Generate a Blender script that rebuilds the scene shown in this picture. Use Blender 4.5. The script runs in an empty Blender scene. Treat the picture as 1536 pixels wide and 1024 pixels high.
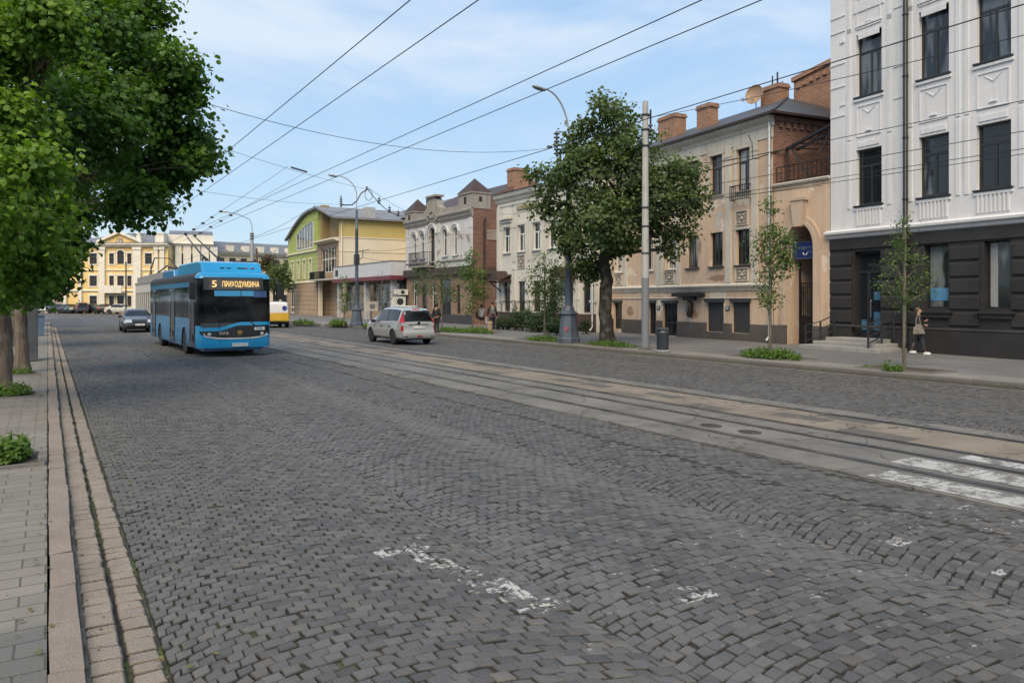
import bpy, math, random
import numpy as np
from mathutils import Vector, Matrix

SC = bpy.context.scene
COL = SC.collection
RND = random.Random(7)
R = math.radians

# ------------------------------------------------------------------ survey helpers
FPX, HOR, EYE = 1150.0, 450.0, 2.0
YAW = R(31.2)
ST, CT = math.sin(YAW), math.cos(YAW)

def ray(px):
    u = (px - 768.0) / FPX
    return ST + u * CT, CT - u * ST

def at(px, py, d):
    a, b = ray(px)
    return Vector((a * d, b * d, EYE + (HOR - py) / FPX * d))

def ground(px, py, z=0.0):
    d = (EYE - z) * FPX / (py - HOR)
    a, b = ray(px)
    return Vector((a * d, b * d, z))

class Plan:
    """facade line in plan; local x runs along it from the far (left) end, y into the building"""
    def __init__(s, far, near):
        s.o = Vector((far[0], far[1])); s.n = Vector((near[0], near[1]))
        e = s.n - s.o; s.W = e.length; s.e = e / s.W
        s.rot = math.atan2(s.e.y, s.e.x)
    def hit(s, px):
        a, b = ray(px)
        m = Matrix(((s.e.x, -a), (s.e.y, -b)))
        t = m.inverted() @ Vector((-s.o.x, -s.o.y))
        return t[0], t[1]
    def at_depth(s, px, y, py=None):
        """local x (and z) where the line of sight crosses a line y behind the facade"""
        q = Plan.__new__(Plan); n = Vector((-s.e.y, s.e.x)); q.o = s.o + n*y; q.e = s.e
        x, d = q.hit(px)
        return x if py is None else (x, EYE + (HOR-py)/FPX*d)
    def x(s, px): return s.hit(px)[0]
    def z(s, px, py): return EYE + (HOR - py) / FPX * s.hit(px)[1]

# ------------------------------------------------------------------ object helpers
def link(o, parent=None):
    COL.objects.link(o)
    if parent is not None: o.parent = parent
    return o

def tag(o, label=None, cat=None, group=None, kind=None):
    if label: o['label'] = label
    if cat: o['category'] = cat
    if group: o['group'] = group
    if kind: o['kind'] = kind
    return o

def empty(name, loc, rz=0.0, label=None, cat=None, group=None):
    o = bpy.data.objects.new(name, None); link(o)
    o.empty_display_size = 0.2
    o.location = loc; o.rotation_euler = (0, 0, rz)
    return tag(o, label, cat, group)

def copy_tree(o, parent=None):
    c = o.copy(); COL.objects.link(c)
    if parent is not None: c.parent = parent
    for ch in [x for x in bpy.data.objects if x.parent == o]:
        copy_tree(ch, c)
    return c

class MB:
    """collects shapes and links them as ONE mesh object"""
    def __init__(s):
        s.v = []; s.f = []; s.m = []; s.mi = 0
    def mat(s, i): s.mi = i; return s
    def face(s, pts):
        n = len(s.v); s.v.extend([tuple(p) for p in pts]); s.f.append(tuple(range(n, n + len(pts)))); s.m.append(s.mi)
        return s
    def box(s, x0, x1, y0, y1, z0, z1):
        if x0 > x1: x0, x1 = x1, x0
        if y0 > y1: y0, y1 = y1, y0
        if z0 > z1: z0, z1 = z1, z0
        n = len(s.v)
        s.v += [(x0,y0,z0),(x1,y0,z0),(x1,y1,z0),(x0,y1,z0),(x0,y0,z1),(x1,y0,z1),(x1,y1,z1),(x0,y1,z1)]
        for q in ((0,3,2,1),(4,5,6,7),(0,1,5,4),(1,2,6,5),(2,3,7,6),(3,0,4,7)):
            s.f.append(tuple(n + k for k in q)); s.m.append(s.mi)
        return s
    def obox(s, c, ax, ay, az):
        """box from centre and three half-axis vectors"""
        c = Vector(c); ax = Vector(ax); ay = Vector(ay); az = Vector(az)
        n = len(s.v)
        for k in ((-1,-1,-1),(1,-1,-1),(1,1,-1),(-1,1,-1),(-1,-1,1),(1,-1,1),(1,1,1),(-1,1,1)):
            s.v.append(tuple(c + ax*k[0] + ay*k[1] + az*k[2]))
        for q in ((0,3,2,1),(4,5,6,7),(0,1,5,4),(1,2,6,5),(2,3,7,6),(3,0,4,7)):
            s.f.append(tuple(n + k for k in q)); s.m.append(s.mi)
        return s
    def bar(s, a, b, w, h=None):
        """square bar between two points"""
        a = Vector(a); b = Vector(b); h = h or w
        d = (b - a); L = d.length
        if L < 1e-6: return s
        d /= L
        up = Vector((0,0,1)) if abs(d.z) < .95 else Vector((1,0,0))
        sx = d.cross(up).normalized(); sy = sx.cross(d).normalized()
        return s.obox((a+b)/2, d*(L/2), sx*(w/2), sy*(h/2))
    def tube(s, pts, rad, seg=8, caps=True):
        pts = [Vector(p) for p in pts]
        if not hasattr(rad, '__len__'): rad = [rad]*len(pts)
        n0 = len(s.v); prev = None
        for i, p in enumerate(pts):
            d = (pts[min(i+1, len(pts)-1)] - pts[max(i-1, 0)])
            if d.length < 1e-9: d = Vector((0,0,1))
            d.normalize()
            if prev is None:
                up = Vector((0,0,1)) if abs(d.z) < .9 else Vector((1,0,0))
                sx = d.cross(up).normalized()
            else:
                sx = prev - d * prev.dot(d)
                if sx.length < 1e-6: sx = d.orthogonal()
                sx.normalize()
            prev = sx; sy = d.cross(sx)
            for k in range(seg):
                a = 2*math.pi*k/seg
                s.v.append(tuple(p + (sx*math.cos(a) + sy*math.sin(a))*rad[i]))
        for i in range(len(pts)-1):
            for k in range(seg):
                a = n0+i*seg+k; b = n0+i*seg+(k+1)%seg
                s.f.append((a, b, b+seg, a+seg)); s.m.append(s.mi)
        if caps:
            s.f.append(tuple(n0+k for k in reversed(range(seg)))); s.m.append(s.mi)
            e = n0+(len(pts)-1)*seg
            s.f.append(tuple(e+k for k in range(seg))); s.m.append(s.mi)
        return s
    def lathe(s, prof, c=(0,0,0), seg=16, a0=0.0):
        """profile of (r, z) turned about the vertical through c"""
        n0 = len(s.v)
        for r, z in prof:
            for k in range(seg):
                a = a0 + 2*math.pi*k/seg
                s.v.append((c[0]+r*math.cos(a), c[1]+r*math.sin(a), c[2]+z))
        for i in range(len(prof)-1):
            for k in range(seg):
                a = n0+i*seg+k; b = n0+i*seg+(k+1)%seg
                s.f.append((a, b, b+seg, a+seg)); s.m.append(s.mi)
        s.f.append(tuple(n0+k for k in reversed(range(seg)))); s.m.append(s.mi)
        e = n0+(len(prof)-1)*seg
        s.f.append(tuple(e+k for k in range(seg))); s.m.append(s.mi)
        return s
    def prism(s, poly, axis, a, b):
        """polygon (2-D list) extruded along an axis: 'x' (poly=y,z) 'y' (poly=x,z) 'z' (poly=x,y)"""
        def P(q, t):
            return {'x': (t, q[0], q[1]), 'y': (q[0], t, q[1]), 'z': (q[0], q[1], t)}[axis]
        n = len(poly); n0 = len(s.v)
        s.v += [P(q, a) for q in poly] + [P(q, b) for q in poly]
        s.f.append(tuple(n0+k for k in range(n))); s.m.append(s.mi)
        s.f.append(tuple(n0+n+k for k in reversed(range(n)))); s.m.append(s.mi)
        for k in range(n):
            j = (k+1) % n
            s.f.append((n0+j, n0+k, n0+n+k, n0+n+j)); s.m.append(s.mi)
        return s
    def ball(s, c, r, seg=10, rings=6, sc=(1,1,1)):
        n0 = len(s.v)
        for i in range(rings+1):
            t = math.pi*i/rings
            for k in range(seg):
                a = 2*math.pi*k/seg
                s.v.append((c[0]+r*sc[0]*math.sin(t)*math.cos(a), c[1]+r*sc[1]*math.sin(t)*math.sin(a), c[2]+r*sc[2]*math.cos(t)))
        for i in range(rings):
            for k in range(seg):
                a = n0+i*seg+k; b = n0+i*seg+(k+1)%seg
                s.f.append((a, a+seg, b+seg, b)); s.m.append(s.mi)
        return s
    def build(s, name, mats, parent=None, smooth=False, bevel=0, loc=None, rz=None, fix=True):
        me = bpy.data.meshes.new(name)
        me.from_pydata(s.v, [], s.f)
        if not isinstance(mats, (list, tuple)): mats = [mats]
        for m in mats: me.materials.append(m)
        if len(mats) > 1: me.polygons.foreach_set('material_index', s.m)
        if fix:
            import bmesh
            bm = bmesh.new(); bm.from_mesh(me)
            bmesh.ops.remove_doubles(bm, verts=bm.verts, dist=1e-5)
            bmesh.ops.recalc_face_normals(bm, faces=bm.faces)
            bm.to_mesh(me); bm.free()
        if smooth:
            me.polygons.foreach_set('use_smooth', [True]*len(me.polygons))
            try: me.set_sharp_from_angle(angle=R(38))
            except Exception: pass
        me.update()
        o = bpy.data.objects.new(name, me); link(o, parent)
        if loc is not None: o.location = loc
        if rz is not None: o.rotation_euler = (0,0,rz)
        if bevel:
            b = o.modifiers.new('bevel', 'BEVEL'); b.width = bevel; b.segments = 2; b.limit_method = 'ANGLE'; b.angle_limit = R(40)
        return o

def pieces(b, name, mats, parent=None, **kw):
    """link every connected piece collected in b as a mesh of its own"""
    up = list(range(len(b.v)))
    def find(i):
        while up[i] != i: up[i] = up[up[i]]; i = up[i]
        return i
    for f in b.f:
        for k in f[1:]: up[find(k)] = find(f[0])
    gr = {}
    for f, m in zip(b.f, b.m): gr.setdefault(find(f[0]), []).append((f, m))
    out = []
    for fs in gr.values():
        q = MB()
        for f, m in fs: q.mi = m; q.face([b.v[i] for i in f])
        out.append(q.build(name, mats, parent, **kw))
    return out

def np_mesh(name, verts, faces_flat, counts, mats, parent=None, attrs=None, mat_idx=None, smooth=False):
    """fast mesh from numpy arrays; attrs: {name: per-vertex float array}"""
    me = bpy.data.meshes.new(name)
    nv = len(verts); nf = len(counts)
    me.vertices.add(nv); me.vertices.foreach_set('co', np.asarray(verts, np.float32).ravel())
    me.loops.add(len(faces_flat)); me.loops.foreach_set('vertex_index', np.asarray(faces_flat, np.int32))
    me.polygons.add(nf)
    st = np.concatenate([[0], np.cumsum(counts)[:-1]]).astype(np.int32)
    me.polygons.foreach_set('loop_start', st)
    try: me.polygons.foreach_set('loop_total', np.asarray(counts, np.int32))
    except Exception: pass
    if not isinstance(mats, (list, tuple)): mats = [mats]
    for m in mats: me.materials.append(m)
    if mat_idx is not None: me.polygons.foreach_set('material_index', np.asarray(mat_idx, np.int32))
    for k, a in (attrs or {}).items():
        at_ = me.attributes.new(k, 'FLOAT', 'POINT'); at_.data.foreach_set('value', np.asarray(a, np.float32))
    me.polygons.foreach_set('use_smooth', np.full(nf, bool(smooth)))
    me.update(); me.validate()
    o = bpy.data.objects.new(name, me); link(o, parent)
    return o

def text_mesh(name, body, size, mat, parent, loc, rot, depth=0.004, align='CENTER', sx=1.0, spacing=1.0):
    cu = bpy.data.curves.new(name, 'FONT'); cu.body = body; cu.size = size; cu.extrude = depth
    cu.align_x = align; cu.align_y = 'CENTER'; cu.space_character = spacing
    cu.resolution_u = 3
    t = bpy.data.objects.new(name, cu); COL.objects.link(t)
    dg = bpy.context.evaluated_depsgraph_get(); dg.update()
    me = bpy.data.meshes.new_from_object(t.evaluated_get(dg))
    bpy.data.objects.remove(t); bpy.data.curves.remove(cu)
    me.materials.clear(); me.materials.append(mat)
    o = bpy.data.objects.new(name, me); link(o, parent)
    o.location = loc; o.rotation_euler = rot; o.scale = (sx, 1, 1)
    return o
# ------------------------------------------------------------------ materials
class NT:
    def __init__(s, name):
        s.m = bpy.data.materials.new(name); s.m.use_nodes = True
        s.t = s.m.node_tree; s.t.nodes.clear()
        s.out = s.t.nodes.new('ShaderNodeOutputMaterial')
        s._co = None
    def n(s, typ, ins=None, **pr):
        nd = s.t.nodes.new('ShaderNode' + typ)
        for k, v in pr.items(): setattr(nd, k, v)
        for k, v in (ins or {}).items(): s.set(nd, k, v)
        return nd
    def set(s, nd, k, v):
        i = nd.inputs[k]
        if hasattr(v, 'bl_idname') and hasattr(v, 'outputs'): s.t.links.new(v.outputs[0], i)
        elif isinstance(v, bpy.types.NodeSocket): s.t.links.new(v, i)
        elif isinstance(v, (tuple, list)) and len(v) == 3 and i.type == 'RGBA': i.default_value = (*v, 1)
        else: i.default_value = v
    @property
    def co(s):
        if s._co is None: s._co = s.n('TexCoord').outputs['Object']
        return s._co
    def math(s, op, a, b=0.0, c=None, clamp=False):
        nd = s.n('Math', operation=op, use_clamp=clamp); s.set(nd, 0, a); s.set(nd, 1, b)
        if c is not None: s.set(nd, 2, c)
        return nd.outputs[0]
    def noise(s, scale, detail=3, rough=.55, vec=None, dist=0):
        nd = s.n('TexNoise', {'Scale': scale, 'Detail': detail, 'Roughness': rough, 'Distortion': dist, 'Vector': vec or s.co})
        return nd.outputs[0]
    def map(s, scale=(1,1,1), loc=(0,0,0), vec=None, rot=(0,0,0)):
        return s.n('Mapping', {'Vector': vec or s.co, 'Scale': scale, 'Location': loc, 'Rotation': rot}).outputs[0]
    def ramp(s, v, p0, p1, c0=(0,0,0), c1=(1,1,1)):
        nd = s.n('ValToRGB', {'Fac': v}); e = nd.color_ramp.elements
        e[0].position = p0; e[1].position = p1; e[0].color = (*c0, 1); e[1].color = (*c1, 1)
        return nd.outputs[0]
    def step(s, v, a, b):
        nd = s.n('MapRange', {'Value': v, 'From Min': a, 'From Max': b}); nd.clamp = True
        return nd.outputs[0]
    def mix(s, f, a, b, mode='MIX'):
        nd = s.n('Mix', data_type='RGBA', blend_type=mode)
        s.set(nd, 0, f); s.set(nd, 6, a); s.set(nd, 7, b)
        return nd.outputs[2]
    def bump(s, h, strength=.3, dist=.02, normal=None):
        nd = s.n('Bump', {'Height': h, 'Strength': strength, 'Distance': dist})
        if normal: s.set(nd, 'Normal', normal)
        return nd.outputs[0]
    def bsdf(s, col, rough=.7, metal=0.0, normal=None, **kw):
        nd = s.n('BsdfPrincipled', {'Base Color': col, 'Roughness': rough, 'Metallic': metal})
        for k, v in kw.items(): s.set(nd, k.replace('_', ' '), v)
        if normal: s.set(nd, 'Normal', normal)
        s.t.links.new(nd.outputs[0], s.out.inputs[0])
        return nd
    def sep(s, v=None): return s.n('SeparateXYZ', {'Vector': v or s.co}).outputs
    def comb(s, x, y, z=0.0): return s.n('CombineXYZ', {'X': x, 'Y': y, 'Z': z}).outputs[0]

def dk(c, k): return tuple(x*k for x in c)

def plain(name, col, rough=.6, metal=0.0, var=.18, vs=3.0, bump=.06, bs=60.0, **kw):
    t = NT(name)
    f = t.noise(vs, 4)
    c = t.mix(t.step(f, .3, .7), dk(col, 1-var), dk(col, 1+var))
    nb = t.bump(t.noise(bs, 3), bump, .01) if bump else None
    r = t.step(t.noise(vs*2.3, 3), 0, 1)
    rr = t.math('ADD', t.math('MULTIPLY', r, .16), rough-.08)
    t.bsdf(c, rr, metal, nb, **kw)
    return t.m

def stucco(name, col, col2=None, patch=None, patch_amt=.0, dirt=.35, bump=.25, streak=.5, ground_dirt=True, fine=1.0):
    t = NT(name)
    col2 = col2 or dk(col, .82)
    big = t.noise(.55, 5, .6)
    c = t.mix(t.step(big, .35, .68), col, col2)
    c = t.mix(t.step(t.noise(9*fine, 4), .3, .75), c, t.mix(.35, c, dk(col2, .8)))
    if patch:
        pn = t.noise(.8, 6, .62, dist=.6)
        c = t.mix(t.step(pn, .62-patch_amt, .64-patch_amt), c, patch)
    st = t.noise(1.0, 5, .6, vec=t.map((5.0, 5.0, .35)))
    c = t.mix(t.math('MULTIPLY', t.step(st, .52, .8), streak), c, dk(col2, .45))
    sp = t.noise(3.2, 6, .7)
    c = t.mix(t.math('MULTIPLY', t.step(sp, .6, .75), dirt), c, dk(col2, .5))
    if ground_dirt:
        z = t.sep()[2]
        g = t.step(t.math('ADD', z, t.math('MULTIPLY', t.noise(1.4, 4), 1.6)), 1.9, .4)
        c = t.mix(t.math('MULTIPLY', g, .45), c, dk(col2, .4))
    h = t.math('ADD', t.noise(70, 3), t.math('MULTIPLY', t.noise(6, 4), 1.5))
    t.bsdf(c, .88, 0, t.bump(h, bump, .012))
    return t.m

def brick(name, c1, c2, mortar, w=.26, h=.078, mw=.011, bump=.5, dirt=.4):
    t = NT(name)
    x, y, z = t.sep()
    nz = t.math('MULTIPLY', t.math('SUBTRACT', t.noise(5, 2), .5), .02)
    v = t.comb(t.math('ADD', x, y), t.math('ADD', z, nz))
    b = t.n('TexBrick', {'Vector': v, 'Scale': 1.0, 'Brick Width': w, 'Row Height': h, 'Mortar Size': mw, 'Mortar Smooth': .3,
                         'Color1': c1, 'Color2': c2, 'Mortar': mortar, 'Bias': 0.0})
    c = b.outputs[0]
    c = t.mix(t.math('MULTIPLY', t.step(t.noise(1.1, 5, .65), .45, .75), dirt), c, dk(c1, .35))
    c = t.mix(t.math('MULTIPLY', t.step(t.noise(2.7, 5, .65), .58, .78), .35), c, (.42, .36, .31))
    c = t.mix(.3, c, t.mix(t.noise(30, 3), dk(c1, .5), dk(c2, 1.4)))
    hh = t.math('SUBTRACT', t.math('MULTIPLY', t.noise(40, 3), .4), b.outputs[1])
    t.bsdf(c, .9, 0, t.bump(hh, bump, .012))
    return t.m

def glass(name, col=(.015,.018,.022), rough=.04, light=None, amt=0.0, scale=(1.6, 1.6, .25)):
    """window glass over a dim room: gloss coat over near-black, soft pale drapes where light is given"""
    t = NT(name)
    c = col
    if light:
        f = t.noise(1.3, 2, vec=t.map(scale))
        c = t.mix(t.math('MULTIPLY', t.step(f, .48, .56), amt), col, light)
    wob = t.bump(t.noise(1.1, 1), .05, .05)
    t.bsdf(c, rough, 0, wob, IOR=1.5)
    return t.m

def metal_paint(name, col, rough=.3, coat=.6, fleck=.05, metal=.0, dirt=.25):
    t = NT(name)
    z = t.sep()[2]
    c = t.mix(t.step(t.noise(2.5, 4), .3, .7), dk(col, 1-fleck), dk(col, 1+fleck))
    d = t.step(t.math('ADD', z, t.math('MULTIPLY', t.noise(3, 4), .5)), .85, .3)
    c = t.mix(t.math('MULTIPLY', d, dirt), c, (.12, .105, .09))
    r = t.math('ADD', t.math('MULTIPLY', t.noise(8, 4), .18), rough-.06)
    t.bsdf(c, r, metal, None, Coat_Weight=coat, Coat_Roughness=.06)
    return t.m

def emit(name, col, strength):
    t = NT(name)
    t.bsdf(col, .5, 0, None, Emission_Color=(*col, 1), Emission_Strength=strength)
    return t.m

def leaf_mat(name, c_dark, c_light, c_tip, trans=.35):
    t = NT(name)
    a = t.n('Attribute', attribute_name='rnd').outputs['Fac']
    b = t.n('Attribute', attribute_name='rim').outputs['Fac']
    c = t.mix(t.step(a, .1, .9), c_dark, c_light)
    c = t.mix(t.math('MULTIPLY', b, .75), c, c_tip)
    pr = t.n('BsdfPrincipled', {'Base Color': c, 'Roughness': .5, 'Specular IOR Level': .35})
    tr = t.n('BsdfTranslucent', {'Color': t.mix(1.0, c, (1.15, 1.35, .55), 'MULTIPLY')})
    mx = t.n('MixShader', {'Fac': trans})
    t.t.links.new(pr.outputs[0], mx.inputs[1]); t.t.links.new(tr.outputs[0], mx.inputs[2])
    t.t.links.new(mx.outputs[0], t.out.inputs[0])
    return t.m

def bark(name, col):
    t = NT(name)
    f = t.noise(1.0, 5, .65, vec=t.map((14, 14, 2.2)))
    c = t.mix(t.step(f, .35, .68), dk(col, .45), dk(col, 1.2))
    c = t.mix(t.math('MULTIPLY', t.step(t.noise(3, 4), .5, .7), .5), c, (.22, .21, .18))
    t.bsdf(c, .92, 0, t.bump(f, .8, .03))
    return t.m

M = {}
M['iron'] = plain('black_iron', (.02,.02,.022), .5, .3)
M['dark_metal'] = plain('dark_metal', (.05,.055,.06), .45, .4)
M['steel'] = plain('steel', (.35,.36,.37), .4, .8)
M['zinc'] = plain('zinc_pipe', (.42,.44,.45), .5, .4)
M['wire'] = plain('wire', (.03,.032,.036), .55, .3, bump=0)
M['rubber'] = plain('rubber', (.018,.018,.019), .75, 0)
M['alloy'] = plain('alloy', (.38,.39,.41), .35, .8)
M['black_plastic'] = plain('black_plastic', (.018,.018,.02), .45)
M['chrome'] = plain('chrome', (.7,.7,.72), .15, 1.0, bump=0)
M['plate'] = plain('plate_white', (.72,.72,.7), .5, bump=0)
M['ink'] = plain('black_ink', (.02,.02,.022), .6, bump=0)
M['red_lamp'] = plain('red_lamp', (.36,.006,.009), .3, 0, bump=0, Coat_Weight=.2)
M['clear_lamp'] = plain('clear_lamp', (.55,.57,.6), .12, .3, bump=0, Coat_Weight=.8)
M['amber_lamp'] = plain('amber_lamp', (.6,.22,.02), .2, 0, bump=0)
M['white_frame'] = plain('white_frame', (.7,.7,.68), .55)
M['dark_frame'] = plain('dark_frame', (.022,.024,.027), .4)
M['brown_frame'] = plain('brown_frame', (.07,.045,.035), .55)
M['glass'] = glass('window_glass')
M['glass_sky'] = glass('window_glass_pale', (.02,.025,.032), .03, (.16,.18,.2), .7)
M['glass_drape'] = glass('window_glass_drapes', (.02,.022,.024), .06, (.34,.34,.33), .85)
M['glass_car'] = glass('car_glass', (.008,.009,.011), .03)
M['dim'] = plain('dim_interior', (.012,.012,.013), .8)
M['concrete'] = stucco('pole_concrete', (.42,.42,.41), (.3,.3,.29), dirt=.3, ground_dirt=False)
M['lamp_paint'] = plain('lamp_blue_grey', (.075,.095,.125), .5, .1, var=.22, vs=2.2)
# ------------------------------------------------------------------ ground, road, kerbs
rng = np.random.default_rng(11)

def wob(x, y):
    return (np.sin(x*.9+y*.37+1.3)*.5 + np.sin(x*.31-y*.83+.4)*.6 + np.sin(x*1.7+y*1.1)*.25)

def paint_mask(t, patches, seedscale=26):
    x, y, z = t.sep()
    n = t.noise(seedscale, 4, .6)
    n2 = t.noise(5.5, 4, .6)
    tot = None
    for (x0, x1, y0, y1, k) in patches:
        ax = t.math('MULTIPLY', t.math('ABSOLUTE', t.math('SUBTRACT', x, (x0+x1)/2)), 2/(x1-x0))
        ay = t.math('MULTIPLY', t.math('ABSOLUTE', t.math('SUBTRACT', y, (y0+y1)/2)), 2/(y1-y0))
        m = t.math('MAXIMUM', ax, ay)
        m = t.math('ADD', m, t.math('MULTIPLY', t.math('SUBTRACT', n, .5), .5))
        m = t.math('MULTIPLY', t.step(m, 1.0, .93), k)
        tot = m if tot is None else t.math('MAXIMUM', tot, m)
    lv = t.math('ADD', n2, t.math('MULTIPLY', t.math('SUBTRACT', n, .5), .9))
    lv = t.math('ADD', lv, t.math('MULTIPLY', t.math('SUBTRACT', tot, 1.0), .36))
    return t.math('MULTIPLY', t.step(lv, .50, .60), .8)

def m_cobble(name, paint=None, flat=False):
    t = NT(name)
    x, y, z = t.sep()
    if flat:
        v = t.n('TexVoronoi', {'Scale': 7.0, 'Vector': t.co}, feature='F1')
        a = t.n('SeparateColor', {'Color': v.outputs['Color']}).outputs[0]
        edge = t.n('TexVoronoi', {'Scale': 7.0, 'Vector': t.co}, feature='DISTANCE_TO_EDGE').outputs[0]
    else:
        a = t.n('Attribute', attribute_name='rnd').outputs['Fac']
    c = t.mix(a, (.056,.056,.057), (.115,.113,.11))
    c = t.mix(t.math('MULTIPLY', t.step(t.noise(.35, 4), .4, .7), .5), c, (.115,.11,.104))
    c = t.mix(t.math('MULTIPLY', t.step(t.noise(.9, 5, .6), .5, .72), .4), c, (.05,.05,.052))
    c = t.mix(t.step(t.noise(45, 4, .7), .25, .8), dk((.06,.06,.062), .8), t.mix(.5, c, (.15,.147,.142)))
    c = t.mix(.5, c, t.mix(a, (.046,.047,.049), (.142,.138,.133)))
    c = t.mix(t.math('MULTIPLY', t.step(t.math('FRACT', t.math('MULTIPLY', a, 37.0)), .88, .90), .28), c, (.15,.13,.11))
    tr_ = t.math('ABSOLUTE', t.math('SUBTRACT', t.math('ABSOLUTE', t.math('SUBTRACT', x, 4.2)), .95))
    c = t.mix(t.math('MULTIPLY', t.step(t.math('ADD', tr_, t.math('MULTIPLY', t.noise(.7, 3), .5)), .75, .2), .35), c, (.15,.149,.147))
    c = t.mix(t.math('MULTIPLY', t.step(t.noise(150, 2, .8), .58, .74), .35), c, (.24,.235,.225))
    # pale grit and dust towards the gutter
    c = t.mix(t.math('MULTIPLY', t.step(t.math('ADD', x, t.math('MULTIPLY', t.noise(.8, 3), 1.2)), 2.2, .7), .4), c, (.15,.14,.125))
    if flat:
        c = t.mix(t.step(edge, .05, .0), c, (.03,.03,.03))
        h = t.math('ADD', t.step(edge, 0, .12), t.math('MULTIPLY', t.noise(30, 3), .3))
    else:
        geo = t.step(t.n('Attribute', attribute_name='edge').outputs['Fac'], 1.25, .35)
        c = t.mix(geo, (.03,.028,.024), c)
        h = t.math('ADD', t.noise(60, 4, .7), t.math('MULTIPLY', t.noise(18, 3), .8))
    if paint:
        c = t.mix(t.math('MULTIPLY', paint_mask(t, paint), 1.0 if flat else geo), c, (.48,.48,.465))
    r = t.math('ADD', t.math('MULTIPLY', t.noise(12, 4), .25), .52)
    t.bsdf(c, r, 0, t.bump(h, .45, .008), Specular_IOR_Level=.35)
    return t.m

PAINT = [(2.42,2.66,5.1,5.75,1),(2.58,2.82,4.15,4.8,1),(2.5,2.76,4.7,5.15,.86),(2.2,2.62,5.62,5.85,.95),(2.72,3.05,4.15,4.3,.9),(3.6,3.95,3.72,3.98,1),(5.9,6.15,3.7,3.9,1),
         (5.9,6.1,2.92,3.02,1),(4.0,7.4,2.2,4.9,.46),(3.2,5.2,3.0,5.2,.4),(2.2,3.2,3.4,6.3,.45),(6.5,7.8,3.2,4.4,.6)]
COB = m_cobble('cobble_stone', PAINT)
COBF = m_cobble('cobble_far', None, True)

def cobbles(x0, x1, y0, y1, W, name, seam=None, seed=1):
    g = np.random.default_rng(seed)
    ns = max(1, round((x1-x0)/W)); W = (x1-x0)/ns
    Rr = W*1.3; am = math.asin(W/2/Rr)
    p = .099; n = max(4, round(2*am*Rr/.122))
    rows = int((y1-y0)/p)+8
    quads = []
    for k in range(ns):
        xc = x0 + W*(k+.5)
        for par in (0, 1):
            r = np.arange(par, rows, 2)
            if par == 0: e = np.linspace(-am, am, n+1)
            else: e = np.concatenate([[-am], np.linspace(-am, am, n+1)[:-1] + am/n, [am]])
            a0, a1 = e[:-1], e[1:]
            rr, A0 = np.meshgrid(r, a0, indexing='ij'); _, A1 = np.meshgrid(r, a1, indexing='ij')
            yb = y0 - Rr*math.cos(am) - .45 + rr*p
            def pt(A, dy): return np.stack([xc + Rr*np.sin(A), yb + dy + Rr*np.cos(A)], -1)
            q = np.stack([pt(A0, 0), pt(A1, 0), pt(A1, p), pt(A0, p)], 2)   # r, j, 4, 2
            quads.append(q.reshape(-1, 4, 2))
    Q = np.concatenate(quads)
    c = Q.mean(1)
    keep = (c[:,1] > y0) & (c[:,1] < y1)
    Q = Q[keep]; N = len(Q)
    # shrink towards centre by a joint width, then jitter
    def shrink(Q, gx):
        c = Q.mean(1, keepdims=True); d = Q - c
        L = np.linalg.norm(d, axis=2, keepdims=True)
        return c + d*np.maximum(.2, (1 - gx/np.maximum(L, .02)))
    Q = Q + g.normal(0, .006, Q.shape) + g.normal(0, .004, (N,1,2))
    base = shrink(Q, g.uniform(.0015, .007, (N,1,1)))
    top = shrink(base, g.uniform(.006, .013, (N,1,1)))
    # smooth plan wander
    def warp(P):
        x, y = P[...,0], P[...,1]
        wx = .08*np.sin(y*.8+x*.6)*np.sin(x*.43+1) + .02*np.sin(y*2.1+x*1.3)
        wy = .10*np.sin(x*.8+y*.33) + .03*np.sin(x*1.9-y*.7) + .008*np.sin(x*4.1+y*1.7)
        edge = np.clip(np.minimum(x-x0, x1-x)/.5, 0, 1)
        return np.stack([np.clip(x+wx*edge, x0, x1), y+wy*edge], -1)
    base = warp(base); top = warp(top); c = top.mean(1)
    h = g.normal(0, .0030, N) + .0015*wob(c[:,0], c[:,1])
    sink = np.zeros(N)
    if seam:
        for sx, wd, dp in seam:
            line = sx + .05*np.sin(c[:,1]*.7) + .03*np.sin(c[:,1]*1.9)
            sink = np.where(np.abs(c[:,0]-line) < wd*(.6+.8*g.random(N)), dp, sink)
    h = h - sink - (g.random(N) < .004)*.012
    tilt = g.normal(0, .0024, (N,4))
    V = np.zeros((N, 13, 3))
    V[:,0:4,:2] = base; V[:,0:4,2] = -.06
    V[:,4:8,:2] = base; V[:,4:8,2] = (h-.010)[:,None] + tilt
    V[:,8:12,:2] = top; V[:,8:12,2] = h[:,None] + tilt
    V[:,12,:2] = c; V[:,12,2] = h + .002
    fl = []
    for k in range(4):
        j = (k+1) % 4
        fl += [[k, j, 4+j, 4+k], [4+k, 4+j, 8+j, 8+k]]
    tri = [[8+k, 8+(k+1)%4, 12] for k in range(4)]
    off = (np.arange(N)*13)[:,None]
    F4 = (np.array(fl).ravel()[None,:] + off)
    F3 = (np.array(tri).ravel()[None,:] + off)
    flat = np.concatenate([F4, F3], 1).ravel()
    counts = np.tile([4]*8 + [3]*4, N)
    rn = np.repeat(np.clip(g.normal(.5, .27, N), 0, 1), 13)
    ed = np.tile([1.2]*4+[1.0]*4+[.3]*4+[0], N)
    o = np_mesh(name, V.reshape(-1,3), flat, counts, COB, attrs={'rnd': rn, 'edge': ed}, smooth=False)
    return tag(o, kind='structure')

def sheet(name, x0, x1, y0, y1, z, m):
    b = MB(); b.face([(x0,y0,z),(x1,y0,z),(x1,y1,z),(x0,y1,z)])
    return tag(b.build(name, m), kind='structure')

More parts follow.
